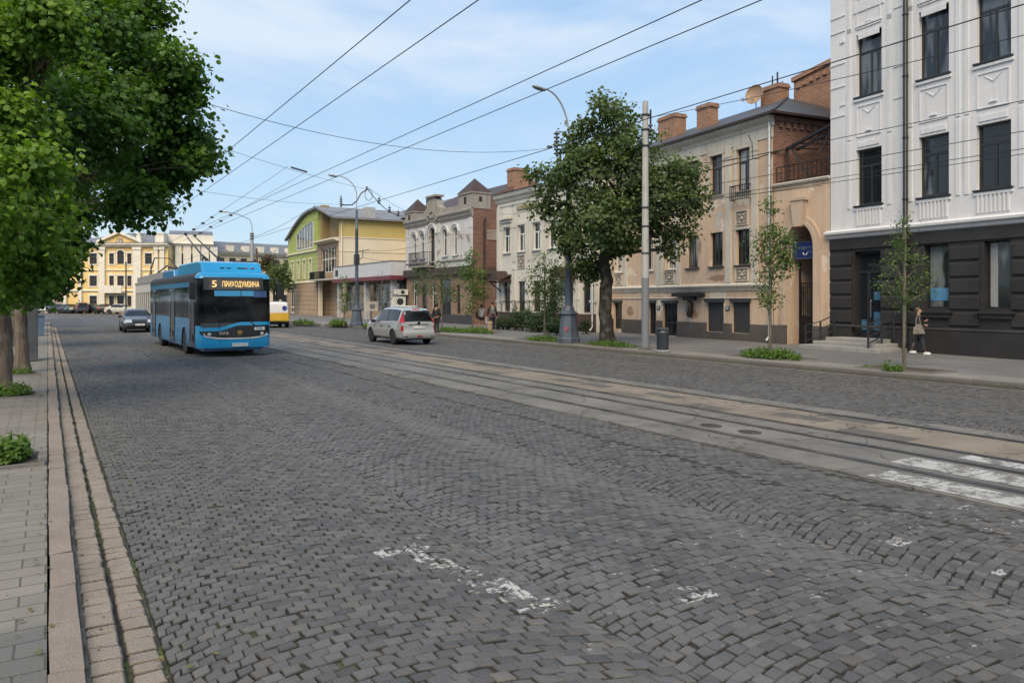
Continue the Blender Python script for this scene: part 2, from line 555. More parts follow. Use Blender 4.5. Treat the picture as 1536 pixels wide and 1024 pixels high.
asph = plain('asphalt', (.06,.06,.062), .85, 0, var=.25, vs=.7, bump=.3, bs=50)
sheet('ground', -700, 900, -200, 1400, -.09, asph)

# joint bed between the stones
def m_joint():
    t = NT('joint_sand')
    x, y, z = t.sep()
    c = t.mix(t.noise(9, 4), (.018,.017,.015), (.06,.055,.046))
    gr = t.math('MULTIPLY', t.step(x, 2.0, .9), t.step(t.noise(1.8, 4, .6), .5, .58))
    c = t.mix(gr, c, (.06,.085,.022))
    t.bsdf(c, .95, 0, t.bump(t.noise(60, 3), .5, .02))
    return t.m
JOINT = m_joint()
Y0, Y1 = -3.0, 66.0
sheet('road_bed', .17, 18.5, -30, Y1, -.019, JOINT)
sheet('gutter_bed', .19, .56, -4, 66, -.006, JOINT)
sheet('gutter_bed', .150, .19, -4, 66, .042, plain('kerb_grit', (.13,.112,.09), .95, var=.5, vs=5, bump=.5))
cobbles(.565, 7.84, Y0, Y1, 2.42, 'cobbled_road', [(6.88, .045, .022), (7.8, .04, .03)], 3)
cobbles(12.32, 18.44, Y0, Y1, 2.04, 'cobbled_road', None, 5)
sheet('cobbled_road', .565, 7.84, -30, Y0-.02, -.004, COBF)
sheet('cobbled_road', .17, 26, Y1+.03, 134, -.012, COBF)
sheet('cobbled_road', -60, .17, 80, 134, -.012, COBF)
sheet('cobbled_road', 12.32, 18.44, -30, Y0-.02, -.004, COBF)

# granite gutter setts, kerbs: rows of single stones in one mesh each
def stone_rows(name, rows, y0, y1, m, seed=1, dropped=None):
    """rows: (x0, x1, length, ztop, joint)"""
    g = random.Random(seed)
    V = []; F = []; C = []; A = []; ED = []
    def add(x0, x1, ya, yb, z, jt, rv, ch):
        n = len(V)
        j = lambda s=.006: g.uniform(-s, s)
        b = [(x0+jt, ya+jt),(x1-jt, ya+jt),(x1-jt, yb-jt),(x0+jt, yb-jt)]
        b = [(p+j(), q+j()) for p, q in b]
        cx, cy = sum(p for p,_ in b)/4, sum(q for _,q in b)/4
        tz = [z + j(.006) for _ in b]
        for p, q in b: V.append((p, q, -.08))
        for (p, q), zz in zip(b, tz): V.append((p, q, zz-ch))
        for (p, q), zz in zip(b, tz):
            dx, dy = cx-p, cy-q; L = math.hypot(dx, dy)
            V.append((p+dx/L*ch*1.3, q+dy/L*ch*1.3, zz))
        for k in range(4):
            i = (k+1)%4
            F.extend([n+k,n+i,n+4+i,n+4+k]); F.extend([n+4+k,n+4+i,n+8+i,n+8+k]); C.extend([4,4])
        F.extend([n+8,n+9,n+10,n+11]); C.append(4)
        A.extend([rv]*12); ED.extend([1.2]*4+([.95]*4 if x1-x0 < .171 or yb-ya < .4 else [.35]*4)+[.2]*4)
    for (x0, x1, L, z, jt, ch) in rows:
        y = y0
        while y < y1:
            l = L*g.uniform(.8, 1.25)
            zz = z
            if dropped and dropped[0] < y < dropped[1]: zz = dropped[2]
            add(x0+g.uniform(-.006,.006), x1+g.uniform(-.006,.006), y, y+l, zz, jt, g.random(), ch)
            y += l
    o = np_mesh(name, np.array(V), F, C, m, attrs={'rnd': A, 'edge': ED}, smooth=False)
    return tag(o, kind='structure')

def m_granite(name, c1, c2, green=0):
    t = NT(name)
    a = t.n('Attribute', attribute_name='rnd').outputs['Fac']
    c = t.mix(a, c1, c2)
    c = t.mix(t.step(t.noise(120, 2, .8), .3, .75), dk(c1, .55), t.mix(.6, c, dk(c2, 1.15)))
    c = t.mix(t.math('MULTIPLY', t.step(t.noise(2.2, 5, .65), .45, .75), .6), c, dk(c1, .5))
    c = t.mix(t.math('MULTIPLY', t.step(t.noise(.6, 3), .45, .65), .35), c, (.17,.165,.16))
    c = t.mix(t.step(t.math('ADD', t.n('Attribute', attribute_name='edge').outputs['Fac'], t.math('MULTIPLY', t.noise(30, 3), .3)), .55, 1.1), c, (.05,.042,.034))
    h = t.math('ADD', t.noise(90, 3), t.math('MULTIPLY', t.noise(14, 5, .65), 1.6))
    t.bsdf(c, .86, 0, t.bump(h, .55, .015))
    return t.m
KERB = m_granite('kerb_granite', (.27,.215,.175), (.36,.30,.25))
GUT = m_granite('gutter_granite', (.27,.225,.18), (.37,.32,.265))
KERBR = m_granite('kerb_concrete', (.19,.178,.16), (.225,.21,.188))
stone_rows('left_kerb', [(0.0,.172,.78,.12,.007,.010)], -4, 80, KERB, 2)
stone_rows('gutter', [(.176,.362,.165,.05,.010,.016),(.372,.553,.17,.018,.010,.016)], -4, 66, GUT, 4)
stone_rows('right_kerb', [(18.45,18.66,.95,.15,.004,.014)], -12, 112, KERBR, 6, (54.5, 60.5, .03))
# pale concrete haunch along the right kerb foot
sheet('road_edge', 18.30, 18.47, -12, 112, .006, plain('dusty_edge', (.2,.185,.16), .9, var=.35, vs=1.5, bump=.3))

# pavements
def m_slabs(name, cA, cB, w, h, near=None):
    t = NT(name)
    x, y, z = t.sep()
    v = t.comb(t.math('ADD', x, t.math('MULTIPLY', t.noise(2, 2), .02)), t.math('ADD', y, t.math('MULTIPLY', t.noise(2.5, 2), .02)))
    b = t.n('TexBrick', {'Vector': v, 'Scale': 1.0, 'Brick Width': w, 'Row Height': h, 'Mortar Size': .007, 'Mortar Smooth': .2,
                         'Color1': cA, 'Color2': cB, 'Mortar': dk(cA, .28)}, offset=.4)
    c = b.outputs[0]
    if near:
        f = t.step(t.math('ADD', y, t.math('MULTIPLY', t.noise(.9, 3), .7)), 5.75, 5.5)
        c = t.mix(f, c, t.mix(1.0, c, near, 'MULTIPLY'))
    c = t.mix(t.math('MULTIPLY', t.step(t.noise(.7, 5, .65), .42, .75), .55), c, dk(cA, .55))
    c = t.mix(t.math('MULTIPLY', t.step(t.noise(110, 2, .8), .3, .8), .4), c, dk(cB, 1.2))
    h_ = t.math('ADD', t.math('MULTIPLY', b.outputs[1], -3.0), t.noise(60, 3))
    t.bsdf(c, .87, 0, t.bump(h_, .4, .008))
    return t.m
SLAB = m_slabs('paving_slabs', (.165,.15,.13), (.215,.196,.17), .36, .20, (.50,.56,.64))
def grid_sheet(name, xs, ys, zf, m, skirt=0):
    V = [(x, y, zf(x, y)) for y in ys for x in xs]
    nx = len(xs); F = []; C = []
    for j in range(len(ys)-1):
        for i in range(nx-1):
            F += [j*nx+i, j*nx+i+1, (j+1)*nx+i+1, (j+1)*nx+i]; C.append(4)
    return tag(np_mesh(name, np.array(V), F, C, m), kind='structure')
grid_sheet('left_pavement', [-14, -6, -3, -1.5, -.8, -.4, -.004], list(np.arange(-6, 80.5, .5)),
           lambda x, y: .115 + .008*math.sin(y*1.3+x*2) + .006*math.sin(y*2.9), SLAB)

def m_right_pave():
    t = NT('asphalt_pavement')
    x, y, z = t.sep()
    c = t.mix(t.step(t.noise(.5, 5, .6), .3, .7), (.115,.115,.118), (.17,.168,.165))
    st = t.noise(1.0, 4, .6, vec=t.map((1.6, .28, 1)))
    c = t.mix(t.math('MULTIPLY', t.step(st, .55, .7), .55), c, (.24,.215,.175))
    c = t.mix(t.math('MULTIPLY', t.step(t.noise(2.2, 5, .7), .52, .75), .5), c, (.07,.07,.072))
    # paved strip beside the kerb
    b = t.n('TexBrick', {'Vector': t.comb(y, x), 'Scale': 1.0, 'Brick Width': 1.1, 'Row Height': .6, 'Mortar Size': .012,
                         'Color1': (.19,.18,.165), 'Color2': (.25,.235,.205), 'Mortar': (.07,.068,.06)})
    f = t.step(t.math('ADD', x, t.math('MULTIPLY', t.noise(.6, 4), .5)), 20.1, 20.0)
    c = t.mix(t.math('MULTIPLY', f, .75), c, b.outputs[0])
    t.bsdf(c, .8, 0, t.bump(t.math('ADD', t.noise(80, 3), t.noise(6, 4)), .25, .01))
    return t.m
PAVE_R = m_right_pave()
def zr(x, y):
    k = max(0, min(1, (1.2-abs(y-57.5)/2.5)*5)) if abs(y-57.5) < 3.2 else 0
    return .146 - k*.118*max(0, 1-(x-18.66)/1.8) + .006*math.sin(y*.8+x)
grid_sheet('right_pavement', [18.655, 19.2, 19.8, 20.5, 23, 26, 32, 60], list(np.arange(-14, 112.5, .5)), zr, PAVE_R)

# tram track bed
def m_bed():
    t = NT('track_concrete')
    x, y, z = t.sep()
    xn = t.math('ADD', x, t.math('MULTIPLY', t.math('SUBTRACT', t.noise(2, 3), .5), .12))
    grey = t.mix(t.step(t.noise(.8, 5, .65), .35, .65), (.10,.094,.085), (.185,.172,.152))
    grey = t.mix(t.math('MULTIPLY', t.step(t.noise(1.0, 4, .6, vec=t.map((6, .5, 1))), .5, .75), .5), grey, (.085,.083,.08))
    br = t.mix(t.step(t.noise(1.3, 5, .65), .35, .65), (.155,.122,.088), (.25,.205,.155))
    # sunken dark panels in the brown strip
    bt = t.n('TexBrick', {'Vector': t.comb(y, t.math('SUBTRACT', x, 10.25)), 'Scale': 1.0, 'Brick Width': 1.15, 'Row Height': .48, 'Mortar Size': .03,
                          'Color1': (0,0,0), 'Color2': (1,1,1), 'Mortar': (0,0,0), 'Mortar Smooth': .1})
    pan = t.math('MULTIPLY', t.step(bt.outputs[0], .62, .7), t.step(t.noise(3.0, 4, .6), .36, .44))
    br = t.mix(t.math('MULTIPLY', pan, .9), br, (.07,.062,.054))
    f = t.math('MULTIPLY', t.step(xn, 10.22, 10.27), t.step(xn, 11.62, 11.57))
    c = t.mix(f, grey, br)
    c = t.mix(t.math('MULTIPLY', t.step(t.noise(40, 4, .7), .4, .8), .4), c, (.22,.21,.195))
    # oil-dark lines beside the rails
    for rx in (8.6, 9.58, 10.2, 11.68):
        d = t.math('ABSOLUTE', t.math('SUBTRACT', x, rx))
        c = t.mix(t.math('MULTIPLY', t.step(t.math('ADD', d, t.math('MULTIPLY', t.noise(5, 3), .12)), .26, .08), .45), c, (.045,.043,.042))
    vo = t.n('TexVoronoi', {'Scale': .55, 'Vector': t.n('VectorMath', {0: t.co, 1: t.n('TexNoise', {'Scale': 1.5, 'Vector': t.co}).outputs[1]}, operation='ADD').outputs[0]}, feature='DISTANCE_TO_EDGE').outputs[0]
    c = t.mix(t.math('MULTIPLY', t.step(vo, .012, .004), .75), c, (.035,.033,.03))
    c = t.mix(t.math('MULTIPLY', t.step(t.noise(2.6, 6, .7), .54, .66), .6), c, (.085,.077,.066))
    c = t.mix(t.math('MULTIPLY', t.step(t.noise(6.5, 5, .7), .6, .7), .5), c, (.27,.245,.21))
    # transverse joints
    jy = t.math('ABSOLUTE', t.math('SUBTRACT', t.math('FRACT', t.math('MULTIPLY', y, 1/6.2)), .5))
    c = t.mix(t.math('MULTIPLY', t.step(jy, .004, .001), .7), c, (.03,.03,.03))
    t.bsdf(c, .8, 0, t.bump(t.math('ADD', t.noise(60, 4), t.math('MULTIPLY', t.noise(4, 5), 2)), .3, .01))
    return t.m
BED = m_bed()
# ragged-edged slab: jittered outline on both sides
g = random.Random(5)
ys = list(np.arange(-12, 112, .22)) 
V = []; F = []; C = []
for y in ys:
    a = 7.86 + abs(g.gauss(0, .018)) + (.05 if g.random() < .05 else 0) ; b_ = 12.30 - abs(g.gauss(0, .015))
    V += [(a, y, -.05), (a, y, .006), (a+.03, y, .014), (b_-.03, y, .012), (b_, y, .004), (b_, y, -.05)]
for j in range(len(ys)-1):
    for i in range(5):
        F += [j*6+i, j*6+i+1, (j+1)*6+i+1, (j+1)*6+i]; C.append(4)
tag(np_mesh('track_bed', np.array(V), F, C, BED), kind='structure')
RAILM = plain('rail_steel', (.30,.32,.36), .2, .95, var=.3, vs=1.2, bump=0)
GROOVE = plain('rail_groove', (.012,.012,.013), .8)
rl = ['tram rail nearest the cobbled lane, polished steel with a dark groove', 'second tram rail from the near cobbled lane, set in grey concrete',
      'third tram rail, along the near edge of the brown strip', 'farthest tram rail, along the far edge of the brown strip']
for k, rx in enumerate((8.6, 9.58, 10.2, 11.68)):
    s = 1 if k in (0, 2) else -1
    b = MB(); b.box(rx-.032, rx+.032, -12, 112, -.04, .021)
    o = b.build('tram_rail', RAILM); tag(o, rl[k], 'rail', 'tram rails in the street')
    b = MB(); b.box(rx+s*.034, rx+s*.078, -12, 112, -.04, .0165)
    b.build('groove', GROOVE, o)
    b = MB(); b.box(rx-s*.05, rx-s*.034, -12, 112, -.04, .016)
    b.build('sealing_strip', M['rubber'], o)

# worn zebra blocks on the slab
def m_zebra():
    t = NT('road_paint_worn')
    c = t.mix(t.step(t.noise(7, 5, .65), .3, .7), (.30,.295,.28), (.52,.515,.5))
    w = t.step(t.math('ADD', t.noise(3.5, 6, .72), t.math('MULTIPLY', t.noise(34, 4), .35)), .66, .74)
    c = t.mix(w, c, (.14,.135,.125))
    y = t.sep()[1]
    jy = t.math('ABSOLUTE', t.math('SUBTRACT', t.math('FRACT', t.math('MULTIPLY', y, 1/1.05)), .5))
    c = t.mix(t.step(jy, .012, .004), c, (.07,.07,.065))
    t.bsdf(c, .75, 0, t.bump(t.noise(70, 3), .3, .006))
    return t.m
ZEB = m_zebra()
def ragged(name, x0, x1, y0, y1, z, m, seed):
    g = random.Random(seed); top = []; bot = []
    n = 24
    L = [(x0+g.uniform(-.012,.018), y0+(y1-y0)*k/n) for k in range(n+1)]
    Rr = [(x1+g.uniform(-.018,.012), y1-(y1-y0)*k/n) for k in range(n+1)]
    b = MB(); b.face([(p[0], p[1], z) for p in L+Rr])
    return tag(b.build(name, m), kind='structure')
for k, (x0, x1, y1) in enumerate(((7.93,8.42,5.35),(8.84,9.36,5.65),(9.78,10.10,5.35))):
    ragged('zebra_stripe', x0, x1, .6, y1, .0185, ZEB, k)
# drain covers on the slab
for k, (x, y, lb) in enumerate(((8.98,8.75,'small dark iron cover in the track slab, the farther of two'),(9.04,8.02,'small dark iron cover in the track slab, the nearer of two'))):
    b = MB(); b.lathe([(.15,.0),(.15,.008),(.125,.012),(.115,.006),(0.02,.006)], (0,0,0), 20)
    o = b.build('drain_cover', plain('rusty_iron', (.05,.042,.035), .8, .2, var=.4), loc=(x, y, .0135)); o.scale = (1, 1.25, 1)
    tag(o, lb, 'manhole cover', 'iron covers between the rails')
# ------------------------------------------------------------------ building kit
def arch_pts(x0, x1, zs, rise, n=12):
    """points of an elliptical arch from left springing to right springing"""
    cx, r = (x0+x1)/2, (x1-x0)/2
    return [(cx - r*math.cos(math.pi*k/n), zs + rise*math.sin(math.pi*k/n)) for k in range(n+1)]

def wall(b, x0, x1, z0, z1, ops=(), depth=.2, y=0.0):
    """wall sheet at y facing -y, openings (x0,x1,z0,z1[,arch rise]) with reveals"""
    ops = [tuple(o) + ((0,) if len(o) == 4 else ()) for o in ops]
    xs = sorted({x0, x1} | {o[0] for o in ops} | {o[1] for o in ops})
    zs = sorted({z0, z1} | {o[2] for o in ops} | {o[3] for o in ops})
    xs = [v for v in xs if x0-1e-6 <= v <= x1+1e-6]; zs = [v for v in zs if z0-1e-6 <= v <= z1+1e-6]
    for i in range(len(xs)-1):
        for j in range(len(zs)-1):
            cx, cz = (xs[i]+xs[i+1])/2, (zs[j]+zs[j+1])/2
            if any(o[0] < cx < o[1] and o[2] < cz < o[3] for o in ops): continue
            b.face([(xs[i],y,zs[j]),(xs[i+1],y,zs[j]),(xs[i+1],y,zs[j+1]),(xs[i],y,zs[j+1])])
    yd = y + depth
    for a, c, lo, hi, rise in ops:
        zs_ = hi - rise
        b.face([(a,y,lo),(a,yd,lo),(a,yd,zs_),(a,y,zs_)])
        b.face([(c,yd,lo),(c,y,lo),(c,y,zs_),(c,yd,zs_)])
        b.face([(a,y,lo),(c,y,lo),(c,yd,lo),(a,yd,lo)])
        if rise:
            ap = arch_pts(a, c, zs_, rise)
            n = len(ap)-1
            for k in range(n):
                p, q = ap[k], ap[k+1]
                b.face([(p[0],y,p[1]),(q[0],y,q[1]),(q[0],y,hi),(p[0],y,hi)])
                b.face([(p[0],y,p[1]),(p[0],yd,p[1]),(q[0],yd,q[1]),(q[0],y,q[1])])
        else:
            b.face([(a,y,hi),(a,yd,hi),(c,yd,hi),(c,y,hi)])

def window(par, x0, x1, z0, z1, y=.14, fm='dark_frame', gm='glass', mull=1, trans=.7, fw=.06, rise=0, sill=None, sill_m=None,
           name='window', low_mull=True, extra=None, t=.05):
    b = MB(); zs = z1 - rise
    b.box(x0, x0+fw, y, y+t, z0, zs); b.box(x1-fw, x1, y, y+t, z0, zs)
    b.box(x0+fw, x1-fw, y, y+t, z0, z0+fw)
    if not rise: b.box(x0+fw, x1-fw, y, y+t, z1-fw, z1)
    else:
        ap = arch_pts(x0+fw/2, x1-fw/2, zs, rise-fw/2)
        for p, q in zip(ap[:-1], ap[1:]): b.bar((p[0], y+t/2, p[1]), (q[0], y+t/2, q[1]), fw, t)
    zt = None
    if trans:
        zt = z0 + (z1-z0)*trans
        b.box(x0+fw, x1-fw, y+.004, y+t-.004, zt-fw*.55, zt+fw*.55)
    top = (zt-fw*.55) if (zt and low_mull) else (zs if rise else z1-fw)
    for k in range(mull):
        cx = x0 + (x1-x0)*(k+1)/(mull+1)
        b.box(cx-fw*.5, cx+fw*.5, y+.002, y+t-.002, z0+fw, top)
    f = b.build(name, M[fm] if isinstance(fm, str) else fm, par)
    b = MB()
    yp = y + t*.55
    if rise:
        ap = arch_pts(x0+.01, x1-.01, zs, rise-.01)
        b.face([(x0+.01,yp,z0+.01),(x1-.01,yp,z0+.01)] + [(p[0],yp,p[1]) for p in reversed(ap)])
    else:
        b.face([(x0+.01,yp,z0+.01),(x1-.01,yp,z0+.01),(x1-.01,yp,z1-.01),(x0+.01,yp,z1-.01)])
    b.build('pane', M[gm] if isinstance(gm, str) else gm, f)
    if sill:
        b = MB(); b.box(x0-.08, x1+.08, -sill, y+.01, z0-.07, z0-.012)
        b.build('sill', M[sill_m] if isinstance(sill_m, str) else (sill_m or M['dark_frame']), f)
    return f

def shell(b, W, D, z0, z1, ops=(), depth=.2, left=True, right=True, back=True):
    wall(b, 0, W, z0, z1, ops, depth)
    if left: b.face([(0,D,z0),(0,0,z0),(0,0,z1),(0,D,z1)])
    if right: b.face([(W,0,z0),(W,D,z0),(W,D,z1),(W,0,z1)])
    if back: b.face([(W,D,z0),(0,D,z0),(0,D,z1),(W,D,z1)])

def cornice(b, x0, x1, prof, ends=.0):
    """prof: (projection, z) from bottom to top; a closed moulding along the front, proud of the wall"""
    poly = [(.01, prof[0][1])] + [(-p, z) for p, z in prof] + [(.01, prof[-1][1])]
    b.prism(poly, 'x', x0, x1)

def arch_band(b, x0, x1, zs, rise, w, y0, y1, n=16, legs=None):
    inn = arch_pts(x0, x1, zs, rise, n); out = arch_pts(x0-w, x1+w, zs, rise+w, n)
    if legs is not None:
        inn = [(x0, legs)] + inn + [(x1, legs)]; out = [(x0-w, legs)] + out + [(x1+w, legs)]
    for k in range(len(inn)-1):
        p, q, r, s = inn[k], inn[k+1], out[k+1], out[k]
        b.face([(p[0],y0,p[1]),(q[0],y0,q[1]),(r[0],y0,r[1]),(s[0],y0,s[1])])
        b.face([(s[0],y0,s[1]),(r[0],y0,r[1]),(r[0],y1,r[1]),(s[0],y1,s[1])])
        b.face([(p[0],y0,p[1]),(p[0],y1,p[1]),(q[0],y1,q[1]),(q[0],y0,q[1])])
    for a, c in ((inn[0], out[0]), (inn[-1], out[-1])):
        b.face([(a[0],y0,a[1]),(c[0],y0,c[1]),(c[0],y1,c[1]),(a[0],y1,a[1])])

def surround(b, x0, x1, z0, z1, w=.12, p=.04, head=0.0, bottom=True):
    b.box(x0-w, x0-.003, -p, .01, z0, z1); b.box(x1+.003, x1+w, -p, .01, z0, z1)
    b.box(x0-w-.03, x1+w+.03, -p-.015, .01, z1+.002, z1+w+head)
    if bottom: b.box(x0-w, x1+w, -p-.02, .01, z0-w, z0-.003)

def chimney(par, x0, x1, y0, y1, z0, z1, m):
    b = MB(); b.box(x0, x1, y0, y1, z0, z1-.22)
    b.box(x0-.06, x1+.06, y0-.06, y1+.06, z1-.22, z1-.12); b.box(x0-.02, x1+.02, y0-.02, y1+.02, z1-.12, z1)
    return b.build('chimney', m, par)

def railing(par, x0, x1, y, z0, z1, m, name='balcony_railing', step=.13, sides=0):
    b = MB()
    b.box(x0, x1, y-.02, y+.02, z1-.04, z1); b.box(x0, x1, y-.015, y+.015, z0, z0+.03)
    n = max(2, int((x1-x0)/step))
    for k in range(n+1):
        x = x0 + (x1-x0)*k/n
        b.box(x-.011, x+.011, y-.011, y+.011, z0, z1)
    if sides:
        for x in (x0, x1):
            b.box(x-.015, x+.015, y, y+sides, z1-.04, z1); b.box(x-.015, x+.015, y, y+sides, z0, z0+.03)
            for k in range(int(sides/step)):
                b.box(x-.011, x+.011, y+k*step, y+k*step+.022, z0, z1)
    return b.build(name, m, par)

def downpipe(par, x, y, z0, z1, r, m):
    b = MB(); b.tube([(x,y+.12,z1+.1),(x,y,z1-.15),(x,y,z0+.25),(x,y-.18,z0+.05)], r, 10)
    z = z0+1
    while z < z1-.5:
        b.lathe([(r*1.25,-.03),(r*1.25,.03)], (x,y,z), 10); z += 2.2
    return b.build('downpipe', m, par, smooth=True)

def building(name, pl, label, cat='building'):
    return empty(name, (pl.o.x, pl.o.y, 0), pl.rot, label, cat)

def roof_metal(name, col, seam=.55, along='x'):
    t = NT(name)
    x, y, z = t.sep()
    u = x if along == 'x' else y
    f = t.math('ABSOLUTE', t.math('SUBTRACT', t.math('FRACT', t.math('DIVIDE', u, seam)), .5))
    line = t.step(f, .46, .49)
    c = t.mix(t.step(t.noise(.7, 5, .65), .35, .7), col, dk(col, .6))
    c = t.mix(t.math('MULTIPLY', t.step(t.noise(2.5, 5, .7), .55, .75), .5), c, dk(col, 1.5))
    c = t.mix(t.math('MULTIPLY', line, .6), c, dk(col, .35))
    t.bsdf(c, .55, .25, t.bump(line, .5, .03))
    return t.m
M['roof_dark'] = roof_metal('roof_dark', (.085,.08,.08))
M['roof_grey'] = roof_metal('roof_grey', (.2,.205,.215), .7)
M['roof_brown'] = roof_metal('roof_brown', (.075,.045,.038), .5)
M['brick_red'] = brick('brick_red', (.105,.04,.027), (.235,.10,.066), (.25,.2,.165), .3, .1, .02)
M['brick_orange'] = brick('brick_orange', (.20,.085,.05), (.36,.18,.11), (.36,.29,.22), .3, .1, .02)
# ------------------------------------------------------------------ tall white and black building at the right
PW = Plan((26.69, 19.56), (26.69-.0854*17.5, 19.56-.996*17.5))
def white_building():
    pl = PW; W = pl.W
    root = building('apartment_building', pl, 'tall building, smooth white above and black rusticated ground floor, at the right edge')
    WH = stucco('white_render', (.70,.70,.71), (.62,.62,.635), dirt=.2, bump=.2, streak=.4, ground_dirt=False)
    BK = plain('black_render', (.026,.024,.0235), .6, var=.35, vs=.9, bump=.15, bs=50)
    cols = [(pl.x(1288), pl.x(1318.5)), (pl.x(1384.5), pl.x(1416.5)), (pl.x(1471), pl.x(1509.5))]
    wd = 1.12
    cols = [((a+c)/2-wd/2, (a+c)/2+wd/2) for a, c in cols]
    sp = cols[2][0]-cols[1][0]
    cols += [(cols[2][0]+sp*k, cols[2][1]+sp*k) for k in (1, 2, 3)]
    cols = [c for c in cols if c[1] < W-.5]
    R1, R2, R3 = (5.62, 7.74), (9.78, 12.15), (13.9, 16.0)
    ops = [(a, c, lo, hi) for a, c in cols for lo, hi in (R1, R2, R3)]
    zc = 4.42
    b = MB()
    wall(b, 0, W, zc, 17.0, ops, .24)
    b.face([(0,12,0),(0,.05,0),(0,.05,zc),(0,12,zc)]); b.face([(0,12,zc),(0,0,zc),(0,0,17),(0,12,17)])
    b.face([(W,0,0),(W,12,0),(W,12,17),(W,0,17)]); b.face([(W,12,0),(0,12,0),(0,12,17),(W,12,17)])
    b.face([(0,0,17),(W,0,17),(W,12,17),(0,12,17)])
    b.build('wall', WH, root)
    # ground floor
    dx0, dx1 = pl.x(1281), pl.x(1320)
    w1 = (pl.x(1386), pl.x(1422)); w2 = (pl.x(1475.5), pl.x(1515))
    sw = [w1, w2] + [(w2[0]+sp*k, w2[1]+sp*k) for k in (1,2,3) if w2[1]+sp*k < W-.4]
    gops = [(dx0, dx1, .58, 3.86)] + [(a, c, 1.72, 3.92) for a, c in sw]
    b = MB(); wall(b, 0, W, 0, zc, gops, .34, .02)
    b.build('ground_floor_wall', BK, root, fix=False)
    piers = [(-.02, dx0-.12)] ; prev = dx1
    for a, c in sw:
        piers.append((prev+.06, a-.16)); prev = c
    piers.append((prev+.16, W))
    for a, c in piers:
        if c-a < .2: continue
        z = 1.1; b = MB()
        while z < 3.85:
            h = .52
            b.prism([(.02,z),(-.035,z+.05),(-.035,z+h-.07),(.02,z+h-.02)], 'x', a, c); z += h+.035
        b.build('rustication', BK, root, bevel=.012)
    b = MB()
    cornice(b, -.0, W, [(.09,.95),(.11,.98),(.05,1.05)])
    for a, c in ((-.0, dx0-.06), (dx1+.06, W)):
        b.box(a, c, -.09, .015, .14, .946)
    b.build('plinth', BK, root, bevel=.01)
    b = MB(); b.box(-.02, W, -.05, .015, 3.97, 4.395); b.build('fascia_band', BK, root, bevel=.01)
    b = MB(); cornice(b, -.14, W+.05, [(.05,4.40),(.10,4.44),(.12,4.52),(.24,4.58),(.25,4.66),(.08,4.74)])
    b.build('cornice', WH, root)
    # upper windows with their own aprons
    k = 0
    for i, (a, c) in enumerate(cols):
        for lo, hi in (R1, R2, R3):
            gm = M['glass_sky'] if (lo > 9) else M[('glass', 'glass_sky', 'glass', 'glass_drape')[i % 4]]
            f = window(root, a, c, lo, hi, .17, 'dark_frame', gm, 1, .70, .075, sill=.09)
            b = MB(); 
            w_ = .14
            b.box(a-.40, a-w_-.1, -.03, .01, lo-1.6 if lo > 9 else lo-.1, hi+.35); b.box(c+w_+.1, c+.40, -.03, .01, lo-1.6 if lo > 9 else lo-.1, hi+.35)
            if lo < 6:      # ribbed apron
                b.box(a-.08, c+.08, -.05, .01, lo-.2, lo-.1)
                n = 8
                for q in range(n):
                    x = a + (c-a)*(q+.5)/n
                    b.box(x-.035, x+.035, -.045, .01, lo-.78, lo-.2)
            else:           # raised panel
                b.box(a-.1, c+.1, -.06, .01, lo-.2, lo-.1)
                pz0, pz1 = lo-1.55, lo-.36
                for q in ((a+.02, a+.07, pz0, pz1),(c-.07, c-.02, pz0, pz1),(a+.07, c-.07, pz1-.05, pz1),(a+.07, c-.07, pz0, pz0+.05)):
                    b.box(q[0], q[1], -.03, .01, q[2], q[3])
                b.box((a+c)/2-.13, (a+c)/2+.13, -.05, .01, pz0+.17, pz0+.22)
                b.prism([((a+c)/2-.3, pz1-.12),((a+c)/2, pz1-.3),((a+c)/2+.3, pz1-.12),((a+c)/2,pz1-.36)], 'y', -.025, .01)
                b.box(a-.02, c+.02, -.05, .01, hi+.28, hi+.36)
                b.box(a+.1, c-.1, -.03, .01, lo-1.95, lo-1.75)
            b.build('surround', WH, f, bevel=.008)
    # shallow string mouldings on the blank strip by the far corner and round the pipe
    b = MB()
    for z in (9.2, 10.35, 11.25, 12.5, 13.1):
        b.box(.0, cols[0][0]-.5, -.03, .01, z, z+.05)
        b.box(cols[0][1]+.5, pl.x(1357), -.03, .01, z+.12, z+.17)
    b.box(.5, .68, -.05, .01, 12.05, 12.2); b.box(.46, .72, -.03, .01, 9.6, 9.66)
    b.box(cols[0][0]-.1, cols[0][1]+.1, -.035, .01, 13.0, 13.4)
    pieces(b, 'moulding', WH, root)
    downpipe(root, pl.x(1362.5), -.16, .2, 16.8, .085, M['black_plastic'])
    # glazed shop door, two leaves and fanlight
    d = window(root, dx0, dx1, .58, 3.86, .24, 'dark_frame', 'glass', 0, .76, .09, name='door')
    mid = dx0 + (dx1-dx0)*.42
    b = MB()
    b.box(mid-.07, mid+.07, .235, .295, .67, 3.02)
    b.box(dx0+.09, mid-.07, .238, .292, .67, .8); b.box(mid+.07, dx1-.09, .238, .292, .67, .8)
    b.build('leaf_frame', M['dark_frame'], d)
    b = MB(); b.tube([(mid+.14, .2, 1.35),(mid+.14,.16,1.4),(mid+.14,.16,1.95),(mid+.14,.2,2.0)], .018, 8); b.build('handle', M['steel'], d)
    b = MB(); b.box(mid+.2, dx1-.14, .252, .262, .85, 1.55); b.box(mid+.2, dx1-.14, .252, .262, 2.0, 2.32)
    b.box(dx0+.14, mid-.12, .252, .262, .85, 1.25)
    b.build('window_film', plain('blue_film', (.05,.13,.22), .35, bump=0), d)
